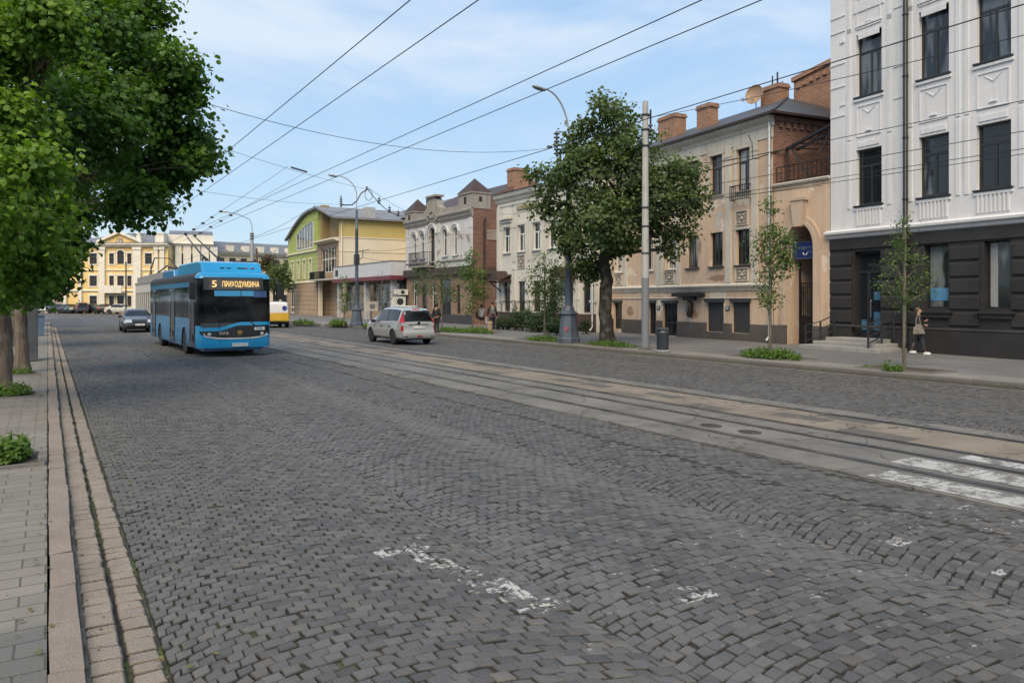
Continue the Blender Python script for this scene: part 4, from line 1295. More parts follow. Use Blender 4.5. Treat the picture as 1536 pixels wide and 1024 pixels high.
# ------------------------------------------------------------------ old whitewashed brick house with turrets
PD = Plan((27.5, 63.7), (27.5, 51.1))
OW = stucco('whitewash', (.60,.60,.59), (.5,.5,.495), (.30,.25,.22), .0, dirt=.55, bump=.45, streak=.6, ground_dirt=False)
OG = stucco('old_cornice', (.33,.31,.285), (.26,.235,.21), dirt=.6, bump=.4, streak=.7, ground_dirt=False)
BRB = brick('brick_brown', (.21,.13,.09), (.30,.205,.15), (.25,.21,.17), .3, .09)
def turret_house():
    pl = PD; W = pl.W; X = pl.x; D = 12
    root = building('turret_house', pl, 'weathered whitewashed house with two small pointed turrets and arched windows', 'house')
    cs = [X(622), X(634), X(649.5), X(668), X(683.5)]
    ups = [(c-.42, c+.42, 5.55, 7.75, .42) for i, c in enumerate(cs) if i != 2]
    dr = (cs[2]-.55, cs[2]+.55, 4.85, 8.05, .55)
    zf = 4.3
    b = MB(); wall(b, 0, W, zf, 9.0, ups+[dr], .2); b.build('wall', OW, root)
    gl = [(X(619), X(627), .4, 3.6), (X(632), X(640), .2, 3.3), (X(647), X(653), .2, 3.4), (X(659), X(676), .2, 3.7), (X(684), X(690), .9, 3.2)]
    b = MB(); wall(b, 0, W, 0, zf, gl, .25, .02)
    b.face([(0,D,0),(0,.02,0),(0,.02,zf),(0,D,zf)]); b.face([(0,D,zf),(0,0,zf),(0,0,9),(0,D,9)])
    b.build('ground_floor_wall', BRB, root)
    b = MB()
    b.face([(W,.0,0),(W,D,0),(W,D,9.0),(W,5,11.62),(W,.3,9.32),(W,0,9.3)])
    b.face([(W,D,0),(0,D,0),(0,D,9),(W,D,9)])
    b.build('side_wall', M['brick_red'], root, fix=False)
    b = MB(); b.box(W+.01, W+.05, 1.2, 2.6, 6.6, 7.4); b.build('plaster_patch', stucco('side_patch', (.36,.3,.26), dirt=.7, ground_dirt=False), root)
    b = MB(); b.box(-.02, W+.02, -.3, .03, 4.0, 4.62); b.build('fascia', plain('dark_fascia', (.055,.035,.032), .6), root)
    b = MB(); b.box(-.01, W+.01, -.08, .035, .1, .85); b.build('plinth', plain('dark_plinth', (.04,.04,.043), .6), root)
    b = MB()
    cornice(b, 0, W+.04, [(.05,8.3),(.08,8.4),(.12,8.46),(.22,8.7),(.3,8.78),(.32,8.92),(.2,9.0)])
    cornice(b, 0, W+.03, [(.04,5.05),(.1,5.1),(.1,5.2),(.03,5.25)])
    k = 0
    while k*.34 < W-.2: b.box(k*.34+.05, k*.34+.2, -.18, .012, 8.48, 8.64); k += 1
    b.build('cornice', OG, root)
    b = MB()
    for x in (.35, cs[1]+.95, cs[2]+1.2, W-.35): b.box(x-.22, x+.22, -.1, .012, 4.65, 8.29); b.box(x-.27, x+.27, -.13, .012, 7.5, 7.65)
    pieces(b, 'pilaster', OW, root)
    for i, (a, c, lo, hi, rs) in enumerate(ups):
        f = window(root, a, c, lo, hi, .12, 'white_frame', 'glass_sky', 1, .68, .06, rise=rs, sill=.14, sill_m=OW)
        b = MB(); arch_band(b, a-.02, c+.02, hi-rs, rs+.02, .16, -.09, .012, 12, lo); arch_band(b, a-.2, c+.2, hi-rs, rs+.2, .09, -.16, .012, 12)
        b.build('surround', OW, f)
    f = window(root, dr[0], dr[1], dr[2], dr[3], .12, 'brown_frame', 'glass', 1, .7, .07, rise=.55, name='balcony_door')
    b = MB(); arch_band(b, dr[0]-.02, dr[1]+.02, 7.5, .57, .2, -.12, .012, 12, 4.9); arch_band(b, dr[0]-.25, dr[1]+.25, 7.5, .8, .12, -.2, .012, 12); b.build('surround', OW, f)
    for i, (a, c, lo, hi) in enumerate(gl):
        window(root, a, c, lo, hi, .14, ['white_frame','brown_frame','white_frame','brown_frame','brown_frame'][i], 'glass', [1,0,0,1,0][i], .75, .09, name=['window','door','window','door','window'][i])
    # balcony
    bx0, bx1 = X(628.5), X(652.5)
    b = MB(); b.box(bx0, bx1, -1.0, -.01, 4.72, 4.86); b.prism([(-.01,4.2),(-.85,4.72),(-.01,4.72)], 'x', bx0+.2, bx0+.35); b.prism([(-.01,4.2),(-.85,4.72),(-.01,4.72)], 'x', bx1-.35, bx1-.2)
    bl = b.build('balcony', OG, root)
    railing(bl, bx0+.02, bx1-.02, -.97, 4.86, 6.0, M['iron'], 'railing', .15, .95)
    # parapet, turrets, centre pediment
    b = MB(); b.box(0, W+.018, -.02, .3, 9.003, 9.42)
    b.build('parapet', OG, root)
    for x0, x1, zt in ((X(609.5)-.02, X(622), 9.7), (X(690), W+.04, 10.1)):
        b = MB(); b.box(x0, x1, -.12, 1.5, 8.95, zt); b.box(x0-.06, x1+.06, -.2, 1.58, zt, zt+.14)
        t = b.build('turret', OG, root)
        cx_, cy_ = (x0+x1)/2, .7; h = 1.15
        b = MB(); p = [(x0-.08,-.22,zt+.142),(x1+.08,-.22,zt+.142),(x1+.08,1.6,zt+.142),(x0-.08,1.6,zt+.142)]
        for i in range(4): b.face([p[i], p[(i+1)%4], (cx_,cy_,zt+h+.14)])
        b.face(p); b.build('turret_roof', M['roof_brown'], t)
        b = MB(); b.box((x0+x1)/2-.18, (x0+x1)/2+.18, -.135, -.121, zt-.75, zt-.2); b.box(x1+.001, x1+.012, .5, .75, zt-.62, zt-.25); b.build('niche', M['dim'], t)
    c = cs[2]+.35
    b = MB(); b.prism([(c-1.6,8.95),(c+1.6,8.95),(c+1.5,9.5),(c+.95,9.75),(c+.8,10.2),(c+.4,10.5),(c-.4,10.5),(c-.8,10.2),(c-.95,9.75),(c-1.5,9.5)], 'y', -.25, .35)
    b.box(c-.75, c-.45, -.4, -.24, 8.95, 10.1); b.box(c+.45, c+.75, -.4, -.24, 8.95, 10.1); b.box(c-.95, c+.95, -.42, .4, 10.502, 10.66)
    arch_band(b, c-.7, c+.7, 8.6, .7, .2, -.34, -.24, 12)
    b.build('pediment', OG, root)
    b = MB()
    b.face([(0,.3,9.3),(W-.02,.3,9.3),(W-.02,5,11.6),(0,5,11.6)]); b.face([(0,5,11.6),(W-.02,5,11.6),(W-.02,D,9),(0,D,9)]); b.face([(0,.3,9.3),(0,5,11.6),(0,D,9)])
    r = b.build('roof', M['roof_brown'], root)
    chimney(r, W-1.0, W+.1, 3.6, 4.9, 10.6, 12.35, M['brick_orange'])
    downpipe(root, W+.12, .9, .2, 8.2, .06, M['iron'])
    return root
turret_house()
# low glazed brick annex / lane wall between turret house and cream house
PX = Plan((28.4, 51.0), (28.3, 46.75))
o = building('lane_wall', PX, 'dark brick lane wall with tin lean-to between the turret house and cream house', 'wall')
b = MB(); b.box(0.02, PX.W-.02, 0, .3, 0, 4.2); b.build('wall', M['brick_red'], o)
b = MB(); b.prism([(-.5,4.0),(.35,4.5),(.35,4.42),(-.5,3.92)], 'x', 0.03, PX.W-.03); b.build('roof', M['roof_brown'], o)

# ------------------------------------------------------------------ flat-roofed shop with deep grey fascia
PS = Plan((26.1, 79.9), (26.1, 63.9))
def shop():
    pl = PS; W = pl.W; X = pl.x; D = 3.2
    root = building('shop_pavilion', pl, 'single-storey glazed shop with pale grey fascia and maroon band', 'shop')
    FA = plain('fascia_grey', (.5,.51,.54), .6, var=.08)
    b = MB(); b.box(0, W, 0, D, 4.2, 5.45); b.build('fascia', FA, root)
    b = MB(); b.box(-.05, W+.06, -.12, D, 3.82, 4.195); b.build('soffit_band', plain('maroon_band', (.14,.03,.04), .55), root)
    b = MB(); b.box(.6, W-.5, 1.15, D-.1, .1, 3.815); b.build('back_wall', plain('shop_dark', (.05,.05,.052), .6), root)
    n = 7
    for k in range(n):
        x0 = .7 + (W-1.3)*k/n; x1 = .7 + (W-1.3)*(k+1)/n - .05
        window(root, x0, x1, .9, 3.5, 1.06, 'steel', 'glass_shop', 2, .35, .06)
    b = MB(); b.box(.6, W-.5, 1.02, 1.14, .1, .88); b.build('base_wall', stucco('shop_base', (.42,.3,.2), (.35,.26,.19), dirt=.4), root)
    for x in (W-.75, W*.53, .5):
        b = MB(); b.box(x-.22, x+.22, .35, .8, .1, 3.815); b.build('column', plain('column_grey', (.42,.42,.43), .6), root)
    b = MB(); b.box(X(501)+.5, X(507), -.03, -.002, 4.5, 5.15); b.build('vent_grille', M['iron'], root)
    b = MB(); b.box(-.03, W+.03, -.04, D, 5.452, 5.53); b.build('roof', M['roof_grey'], root)
    return root
shop()
for k, (dx, z, lb) in enumerate(((.25, 2.45, 'white air conditioner box at the shop corner, the upper of two'), (.0, 1.45, 'white air conditioner box at the shop corner, the lower of two'))):
    o = empty('air_conditioner', (26.6+dx, 63.35, z), R(-8), lb, 'air conditioner', 'air conditioners at the shop corner')
    b = MB(); h = .5 if k == 0 else .85; b.box(-.6, .6, -.2, .2, 0, h); b.build('casing', plain('ac_white', (.6,.6,.57), .5), o, bevel=.02)
    b = MB(); b.lathe([(.05,0),(h*.36,0),(h*.36,.02),(.05,.02)], (0,0,0), 18); f = b.build('fan_grille', M['dark_metal'], o); f.rotation_euler = (R(90),0,0); f.location = (.1,-.201,h/2)
    b = MB(); b.bar((-.4,.2,.03),(-.4,1.2,-.02),.05); b.bar((.4,.2,.03),(.4,1.2,-.02),.05); b.bar((-.4,.15,-.0),(-.4,.15,-z+.14 if k else -.16),.05); b.bar((.4,.15,-.0),(.4,.15,-z+.14 if k else -.16),.05); b.build('bracket', M['dark_metal'], o)
# notice box and low fence before the shop
o = empty('meter_cabinet', ground(557, 486, .15), 0, 'pale meter box on a thin post before the shop', 'cabinet')
b = MB(); b.box(-.45,.45,-.2,.2,1.0,1.75); b.build('box', plain('box_beige', (.5,.45,.38), .6), o); b = MB(); b.box(-.04,.04,-.04,.04,-.02,1.0); b.build('post', M['steel'], o)
b = MB(); b.box(-.2,.2,-.215,-.201,1.2,1.55); b.build('door', M['steel'], o)

# ------------------------------------------------------------------ yellow and cream corner house with balcony bay
PY = Plan((27.6, 90.25), (27.6, 82.6))
YEL = stucco('yellow_render', (.55,.44,.17), (.5,.4,.15), dirt=.2, bump=.12, streak=.25, ground_dirt=False)
CR2 = stucco('cream_side', (.72,.64,.50), (.66,.58,.45), dirt=.15, bump=.12, streak=.2, ground_dirt=False)
TAN = stucco('tan_render', (.34,.25,.12), (.29,.21,.105), dirt=.25, bump=.12, streak=.2, ground_dirt=False)
def banded(name, col, line):
    t = NT(name); z = t.sep()[2]
    f = t.math('ABSOLUTE', t.math('SUBTRACT', t.math('FRACT', t.math('MULTIPLY', z, 1/.55)), .5))
    l = t.step(f, .44, .47)
    c = t.mix(t.step(t.noise(.8, 4), .35, .7), col, dk(col, .85)); c = t.mix(l, c, line)
    t.bsdf(c, .85, 0, t.bump(l, .5, .03)); return t.m
BND = banded('banded_tan', (.36,.255,.165), (.5,.43,.34))
def yellow_house():
    pl = PY; W = pl.W; X = pl.x; D = 14
    root = building('yellow_house', pl, 'yellow and cream house with curved grey roof and dark balcony bay', 'house')
    zm = 9.0
    b = MB(); b.face([(W,0,0),(W,D,0),(W,D,zm),(W,0,zm)]); b.build('side_wall', CR2, root, fix=False)
    b = MB(); b.face([(W,0,zm),(W,D,zm),(W,D,11.0),(W,0,11.0)]); b.face([(0,D,0),(W,D,0),(W,D,11),(0,D,12.5)]); b.build('upper_side_wall', YEL, root, fix=False)
    b = MB(); b.box(W+.001, W+.06, 0, D, zm-.06, zm+.06); b.box(W+.001, W+.05, 0, D, zm-1.6, zm-1.52); b.build('string_course', CR2, root)
    big = (1.2, W-1.0, 5.2, 8.0); sm = (W-3.4, W-1.0, 9.35, 10.8)
    b = MB(); wall(b, 0, W, 4.2, 9.0, [big], .3); b.build('wall', BND, root)
    b = MB(); wall(b, 0, W, 9.0, 11.15, [sm], .3, 1.2); b.face([(0,1.2,11.15),(W,1.2,11.15),(0,1.2,13.2)]); b.box(-.3, .55, .3, 1.2, 9.0, 13.3); b.build('attic_wall', TAN, root)
    gd = (W*.42, W*.62, .2, 3.2)
    b = MB(); wall(b, 0, W, 0, 4.2, [gd, (W*.66, W*.86, .6, 3.2)], .3, 1.4); b.face([(0,0,4.2),(W,0,4.2),(W,1.4,4.2),(0,1.4,4.2)]); b.build('ground_floor_wall', BND, root)
    window(root, *big, .18, 'white_frame', 'glass', 4, .55, .09, low_mull=False)
    window(root, *sm, 1.32, 'white_frame', 'glass', 2, .5, .07, low_mull=False)
    window(root, *gd, 1.5, 'white_frame', 'glass', 0, .8, .1, name='door')
    window(root, W*.66, W*.86, .6, 3.2, 1.5, 'brown_frame', 'glass_shop', 1, None, .07)
    for x in (.3, W-.4):
        b = MB(); b.box(x-.2, x+.2, .0, .4, .1, 4.19); b.build('column', CR2, root)
    b = MB(); b.box(-.3, W+.2, -1.0, -.01, 4.25, 4.4); bl = b.build('balcony', plain('balcony_slab', (.45,.43,.4), .7), root)
    railing(bl, -.2, W*.7, -.95, 4.4, 5.3, M['iron'], 'railing', .12)
    b = MB(); b.box(-.25, W*.18, -.92, -.88, 4.42, 5.25); b.box(W*.45, W*.72, -.92, -.88, 4.42, 5.25); b.build('screen', M['iron'], bl)
    b = MB(); cornice(b, -.1, W+.1, [(.2,8.55),(.5,8.7),(.75,8.75),(.75,8.92),(.05,8.98)]); b.build('cornice', CR2, root)
    # curved roof sheet falling towards the near gable
    b = MB(); n = 12; P_ = []
    for k in range(n+1):
        s_ = k/n; x = -.3 + (W+.9)*s_; z = 13.25 - 2.05*math.sin(s_*math.pi/2)**1.0*(.55+.45*s_)
        P_.append((x, z))
    for (p, q) in zip(P_[:-1], P_[1:]):
        b.face([(p[0],-.5,p[1]),(q[0],-.5,q[1]),(q[0],D,q[1]),(p[0],D,p[1])])
        b.face([(p[0],-.5,p[1]-.22),(q[0],-.5,q[1]-.22),(q[0],-.5,q[1]),(p[0],-.5,p[1])])
        b.face([(p[0],-.5,p[1]-.22),(q[0],-.5,q[1]-.22),(q[0],D,q[1]-.22),(p[0],D,p[1]-.22)])
    q = P_[-1]; b.face([(q[0],-.5,q[1]-.22),(q[0],D,q[1]-.22),(q[0],D,q[1]),(q[0],-.5,q[1])])
    r = b.build('roof', roof_metal('roof_shell', (.26,.265,.275), .6, 'y'), root, smooth=False)
    b = MB(); b.box(W-2.0, W-.6, 3.4, 4.5, 11.35, 12.6); b.build('roof_vent', plain('vent_grey', (.36,.36,.35), .6), r)
    downpipe(root, W+.1, .3, 4.4, 10.9, .06, CR2)
    return root
yellow_house()
PY2 = Plan((36, 96), (36, 76))
o = building('rear_house', PY2, 'yellow rear house with grey pitched roof, seen above the curved roof', 'house')
b = MB(); shell(b, PY2.W, 9, 0, 11.6); b.build('wall', YEL, o)
b = MB(); b.prism([(-.5,11.6),(9.5,11.6),(4.5,13.9)], 'x', -.4, PY2.W+.4); b.build('roof', M['roof_grey'], o)
b = MB(); b.box(PY2.W-4.5, PY2.W-3.6, 1.2, 2.0, 12.2, 13.9); b.build('chimney', M['dark_metal'], o)

# ------------------------------------------------------------------ green house with arched roof
PGn = Plan((27.6, 103.6), (27.6, 90.35))
GRN = banded('green_banded', (.34,.40,.13), (.5,.53,.4))
GR2 = stucco('green_render', (.36,.43,.13), (.32,.38,.12), dirt=.15, bump=.1, streak=.15, ground_dirt=False)
def green_house():
    pl = PGn; W = pl.W; X = pl.x; D = 12
    root = building('green_house', pl, 'light green house with arched roof edge and banded tan ground floor', 'house')
    def zt(x): return 9.9 + 2.9*math.sin(min(1, x/(W*.86))*math.pi/2)
    ws = [(x-.45, x+.45, 4.75, 7.0) for x in (2.2, 5.0, 7.6, 10.2)]
    b = MB(); wall(b, 0, W, 4.1, 8.0, ws, .22); b.build('wall', GRN, root)
    b = MB(); n = 16
    for k in range(n):
        xa, xb = W*k/n, W*(k+1)/n
        b.face([(xa,0,8.0),(xb,0,8.0),(xb,0,zt(xb)),(xa,0,zt(xa))])
    b.face([(W,0,4.1),(W,D,4.1),(W,D,zt(W)),(W,0,zt(W))]); b.face([(0,D,0),(0,0,0),(0,0,zt(0)),(0,D,zt(0))]); b.face([(W,D,0),(0,D,0),(0,D,10),(W,D,10)])
    b.build('upper_wall', GR2, root)
    gl = [(1.6, 3.6, .3, 3.4)]
    b = MB(); wall(b, 0, W, 0, 4.1, gl, .25, -.15); b.face([(W,-.15,0),(W,D,0),(W,D,4.1),(W,-.15,4.1)]); b.face([(0,-.15,4.1),(W,-.15,4.1),(W,0,4.1),(0,0,4.1)]); b.build('ground_floor_wall', BND, root)
    window(root, *gl[0], -.02, 'white_frame', 'glass', 1, .25, .14, name='door', low_mull=False)
    for i, (a, c, lo, hi) in enumerate(ws):
        f = window(root, a, c, lo, hi, .12, 'white_frame', 'glass_sky', 1, .7, .08, sill=.1, sill_m=CR2)
        b = MB(); surround(b, a, c, lo, hi, .14, .05, .05); b.build('surround', CR2, f)
    # sloping band of attic lights under the arch
    f = MB(); N = 6; x0, x1 = W*.33, W*.86
    for k in range(N+1):
        x = x0+(x1-x0)*k/N; f.box(x-.06, x+.06, -.05, -.002, 8.4, zt(x)-1.25+.0)
    f.box(x0+.06, x1-.06, -.052, -.002, 8.34, 8.46)
    for k in range(N):
        xa, xb = x0+(x1-x0)*k/N, x0+(x1-x0)*(k+1)/N
        f.bar((xa,-.027,zt(xa)-1.25),(xb,-.027,zt(xb)-1.25),.12,.05)
    wf = f.build('attic_window', M['white_frame'], root)
    p = MB(); p.face([(x0,-.02,8.4),(x1,-.02,8.4)] + [(x0+(x1-x0)*k/N, -.02, zt(x0+(x1-x0)*k/N)-1.25) for k in reversed(range(N+1))]); p.build('pane', M['glass_sky'], wf)
    b = MB()
    for k in range(n):
        xa, xb = W*k/n-(.3 if k == 0 else 0), W*(k+1)/n+(.05 if k == n-1 else 0)
        za, zb = zt(W*k/n), zt(W*(k+1)/n)
        b.face([(xa,-.4,za+.02),(xb,-.4,zb+.02),(xb,-.4,zb+.3),(xa,-.4,za+.3)]); b.face([(xa,-.4,za+.3),(xb,-.4,zb+.3),(xb,D,zb+.3),(xa,D,za+.3)]); b.face([(xa,-.4,za+.02),(xb,-.4,zb+.02),(xb,-.0,zb+.02),(xa,-.0,za+.02)])
    b.face([(W+.05,-.4,zt(W)+.02),(W+.05,D,zt(W)+.02),(W+.05,D,zt(W)+.3),(W+.05,-.4,zt(W)+.3)])
    b.build('roof', M['roof_grey'], root)
    b = MB(); cornice(b, -.05, W, [(.1,7.85),(.2,7.92),(.2,8.06),(.03,8.12)]); cornice(b, -.05, W, [(.18,4.1),(.24,4.16),(.2,4.3),(.05,4.36)]); b.build('cornice', CR2, root)
    b = MB(); b.box(1.2, 4.6, -.3, -.17, 3.6, 3.95); b.build('signboard', plain('dull_sign', (.14,.14,.13), .6), root)
green_house()
# ------------------------------------------------------------------ yellow palace closing the square
DP = 118.0
def along(px, d): 
    a, b = ray(px); return (a*d, b*d)
PP = Plan(along(96, DP), along(252, DP))
PAY = stucco('palace_yellow', (.82,.59,.25), (.77,.55,.23), (.82,.67,.42), .02, dirt=.15, bump=.1, streak=.3)
PAW = stucco('palace_white', (.82,.77,.66), (.72,.67,.57), dirt=.25, bump=.1, streak=.4, ground_dirt=False)
def palace():
    pl = PP; W = pl.W; X = pl.x; Z = pl.z
    root = building('palace', pl, 'yellow three-storey palace with white pilasters and clock pediment closing the street', 'palace')
    cols = [(134.5,145.5),(164,171),(176,186),(191,197.5),(217.5,228)]
    rows = [(396,380),(429,413.5),(459,443.5)]
    ops = []
    for i, (a, c) in enumerate(cols):
        for j, (lo, hi) in enumerate(rows):
            za, zb = Z(180,lo), Z(180,hi)
            if i == 2 and j == 0: ops.append((X(a), X(c), za, Z(180,375.5), .45))
            elif (i == 2 and j == 2): ops.append((X(a), X(c), .3, zb))
            else: ops.append((X(a), X(c), za, zb))
    zt = Z(180, 366)
    b = MB(); shell(b, W, 14, -.2, zt, ops, .25); b.build('wall', PAY, root)
    for o in ops:
        rs = o[4] if len(o) == 5 else 0
        f = window(root, o[0], o[1], o[2], o[3], .14, 'brown_frame', 'glass', 1, .65, .09, rise=rs, name='door' if o[2] < .4 else 'window')
        b = MB()
        if rs: arch_band(b, o[0]-.02, o[1]+.02, o[3]-rs, rs, .2, -.07, .012, 12, o[2])
        else: surround(b, o[0], o[1], o[2], o[3], .17, .06, .1)
        b.build('surround', PAW, f)
    for a, c in ((96,101),(119,124),(149.5,158.5),(201,212.5),(233,238),(241,247.5)):
        b = MB(); b.box(X(a), X(c), -.35, .012, -.2, zt-.5); b.box(X(a)-.1, X(c)+.1, -.45, .012, zt-.9, zt-.505); b.box(X(a)-.1, X(c)+.1, -.45, .012, -.2, .8); b.build('pilaster', PAW, root)
    b = MB(); cornice(b, -.2, W+.2, [(.3,zt-.5),(.5,zt-.3),(.7,zt-.15),(.75,zt+.1),(.2,zt+.15)]); 
    cornice(b, 0, W, [(.1,Z(180,436)-.15),(.2,Z(180,436)),(.1,Z(180,436)+.15)]); cornice(b, 0, W, [(.1,Z(180,405)-.1),(.16,Z(180,405)),(.1,Z(180,405)+.1)])
    b.build('cornice', PAW, root)
    # pediment with clock
    x0, x1, xc = X(150), X(213), X(181); zp = Z(180, 350)
    b = MB(); b.prism([(x0,zt+.16),(x1,zt+.16),(xc,zp)], 'y', -.3, 1.0); pd = b.build('pediment', PAY, root)
    b = MB(); b.bar((x0-.2,-.5,zt+.3),(xc,-.5,zp+.15),.5,.35); b.bar((xc,-.5,zp+.15),(x1+.2,-.5,zt+.3),.5,.35); b.build('raking_cornice', PAW, pd)
    zc = Z(180, 363)
    b = MB(); b.lathe([(.01,0),(.52,0),(.52,.08),(.01,.08)], (0,0,0), 24); o = b.build('clock_frame', plain('clock_rim', (.14,.1,.07), .5), pd); o.rotation_euler = (R(90),0,0); o.location = (xc,-.32,zc)
    b = MB(); b.lathe([(.01,0),(.4,0),(.4,.03),(.01,.03)], (0,0,0), 24); f = b.build('clock_face', plain('clock_face', (.5,.46,.4), .5), pd); f.rotation_euler = (R(90),0,0); f.location = (xc,-.405,zc)
    b = MB(); b.bar((xc,-.44,zc),(xc,-.44,zc+.34),.05); b.bar((xc,-.44,zc),(xc+.22,-.44,zc-.06),.06); b.build('clock_hands', M['ink'], pd)
    # balcony
    bz = Z(180, 438)
    b = MB(); b.box(X(158.6), X(188.5), -1.3, -.03, bz-.15, bz+.1); bl = b.build('balcony', PAW, root)
    b = MB(); b.box(X(158.6), X(188.5), -1.3, -1.15, bz+.102, bz+1.0)
    b.build('parapet', PAW, bl)
    b = MB()
    hx0, hx1, hy = X(130), X(242), 7
    b.face([(-.4,-.6,zt+.16),(W+.4,-.6,zt+.16),(hx1-3,hy,Z(180,344)),(hx0+3,hy,Z(180,344))]); b.face([(W+.4,-.6,zt+.16),(W+.4,14,zt+.16),(hx1-3,hy,Z(180,344))]); b.face([(-.4,-.6,zt+.16),(hx0+3,hy,Z(180,344)),(-.4,14,zt+.16)]); b.face([(W+.4,14,zt+.16),(-.4,14,zt+.16),(hx0+3,hy,Z(180,344)),(hx1-3,hy,Z(180,344))])
    r = b.build('roof', roof_metal('palace_roof', (.24,.245,.255), .8), root)
    for a, c in ((97,103),(206,212),(234,247)):
        b = MB(); b.box(X(a), X(c), -.3, .9, zt+.16, zt+1.5); b.box(X(a)-.1, X(c)+.1, -.4, 1.0, zt+1.5, zt+1.68); b.build('attic_pedestal', PAW, root)
palace()
# curved wing receding to the right
PQ = Plan(along(252.3, DP+1.5), along(320, 122))
def wing():
    pl = PQ; W = pl.W; X = pl.x
    root = building('palace_wing', pl, 'yellow wing with white piers receding behind the blue trolleybus', 'building')
    zt = pl.z(252, 365)
    ops = []
    for a in (253.5, 269, 282.5, 296, 309):
        for lo, hi in ((9.3, 7.6), (6.0, 4.2), (2.8, 1.0)):
            ops.append((X(a), X(a)+1.0, hi, lo))
    b = MB(); shell(b, W, 12, -.2, zt, ops, .2); b.build('wall', PAY, root)
    for o in ops:
        f = window(root, o[0], o[1], o[2], o[3], .12, 'brown_frame', 'glass', 1, .65, .08)
        b = MB(); surround(b, o[0], o[1], o[2], o[3], .14, .05, .08); b.build('surround', PAW, f)
    for a in (261, 275, 289, 302, 315):
        b = MB(); b.box(X(a), X(a)+1.1, -.3, .012, -.2, zt-.4); b.build('pilaster', PAW, root)
    b = MB(); cornice(b, -.1, W+.1, [(.3,zt-.4),(.5,zt-.2),(.7,zt),(.2,zt+.1)]); b.box(0, W, -.1, .6, zt+.1, zt+1.4); b.build('parapet', PAW, root)
    b = MB(); b.face([(0,.6,zt+1.2),(W,.6,zt+1.2),(W,7,zt+2.6),(0,7,zt+2.6)]); b.build('roof', M['roof_grey'], root)
wing()
PR = Plan(along(320.5, 124), along(470, 136))
def long_building():
    pl = PR; W = pl.W
    root = building('long_building', pl, 'long pale yellow building with wide grey roof and small dormers, far behind', 'building')
    zt = pl.z(400, 382)
    ops = []
    for k in range(9):
        x = 1.2 + (W-2.4)*k/8
        for z in (1.2, 4.4, 7.2): ops.append((x-.55, x+.55, z, z+1.7))
    b = MB(); shell(b, W, 12, -.2, zt, ops, .2); b.build('wall', stucco('pale_yellow', (.76,.65,.45), (.7,.6,.41), dirt=.15, bump=.1, streak=.2), root)
    for o in ops:
        window(root, *o, .12, 'brown_frame', 'glass', 1, .65, .09)
    b = MB(); cornice(b, -.1, W+.1, [(.2,zt-.4),(.4,zt-.2),(.6,zt),(.1,zt+.1)]); b.build('cornice', PAW, root)
    zr_ = pl.z(400, 362)
    b = MB(); b.face([(-.3,-.5,zt+.12),(W+.3,-.5,zt+.12),(W+.3,6,zr_),(-.3,6,zr_)]); b.face([(-.3,6,zr_),(W+.3,6,zr_),(W+.3,12,zt),(-.3,12,zt)]); r = b.build('roof', M['roof_grey'], root)
    for k in range(6):
        x = 3 + k*2.6
        b = MB(); b.box(x-.4, x+.4, .1, 1.6, zt+.2, zt+1.3); b.build('dormer', PAW, r)
long_building()
PZ = Plan(along(20, 128), along(94, 126))
def side_block():
    pl = PZ; W = pl.W
    root = building('rose_block', pl, 'rose grey stone block at the far left beyond the maples', 'building')
    ops = [(x-.5, x+.5, z, z+1.8) for x in (1.2, 3.2, 5.2, 7.2) for z in (1.2, 4.6) if x < W-.6]
    b = MB(); shell(b, W, 10, -.2, 8.2, ops, .2); b.build('wall', stucco('rose_stone', (.42,.33,.27), (.36,.28,.24), dirt=.3), root)
    for o in ops: window(root, *o, .12, 'brown_frame', 'glass', 1, .65, .09)
    for k in range(4):
        x = .3 + k*2.1
        if x < W-.4: b = MB(); b.box(x-.2, x+.2, -.2, .012, -.2, 8.0); b.build('pilaster', PAW, root)
    b = MB(); b.prism([(-.4,8.2),(10.4,8.2),(5,10)], 'x', -.3, W+.3); b.build('roof', M['roof_grey'], root)
side_block()
# ------------------------------------------------------------------ cars
def wheel(par, x, y, r, w, side, hub='alloy', spokes=5):
    """wheel with its axle along local y; side = outward sign"""
    b = MB(); b.lathe([(r*.62,-w/2),(r*.93,-w/2),(r,-w/2+.03),(r,w/2-.03),(r*.93,w/2),(r*.62,w/2)], (0,0,0), 28)
    o = b.build('wheel', M['rubber'], par, smooth=True); o.rotation_euler = (R(90),0,0); o.location = (x,y,r)
    b = MB(); s = -side
    b.lathe([(r*.64,s*(w/2-.015)),(r*.58,s*(w/2-.005)),(r*.54,s*(w/2-.06)),(.02,s*(w/2-.07))], (0,0,0), 24)
    b.lathe([(r*.15,s*(w/2-.03)),(r*.15,s*(w/2-.06))], (0,0,0), 12)
    for k in range(spokes):
        a = 2*math.pi*k/spokes
        b.bar((r*.1*math.cos(a), r*.1*math.sin(a), s*(w/2-.035)), (r*.6*math.cos(a), r*.6*math.sin(a), s*(w/2-.03)), r*.16, .03)
    b.build('rim', M[hub], o)
    return o

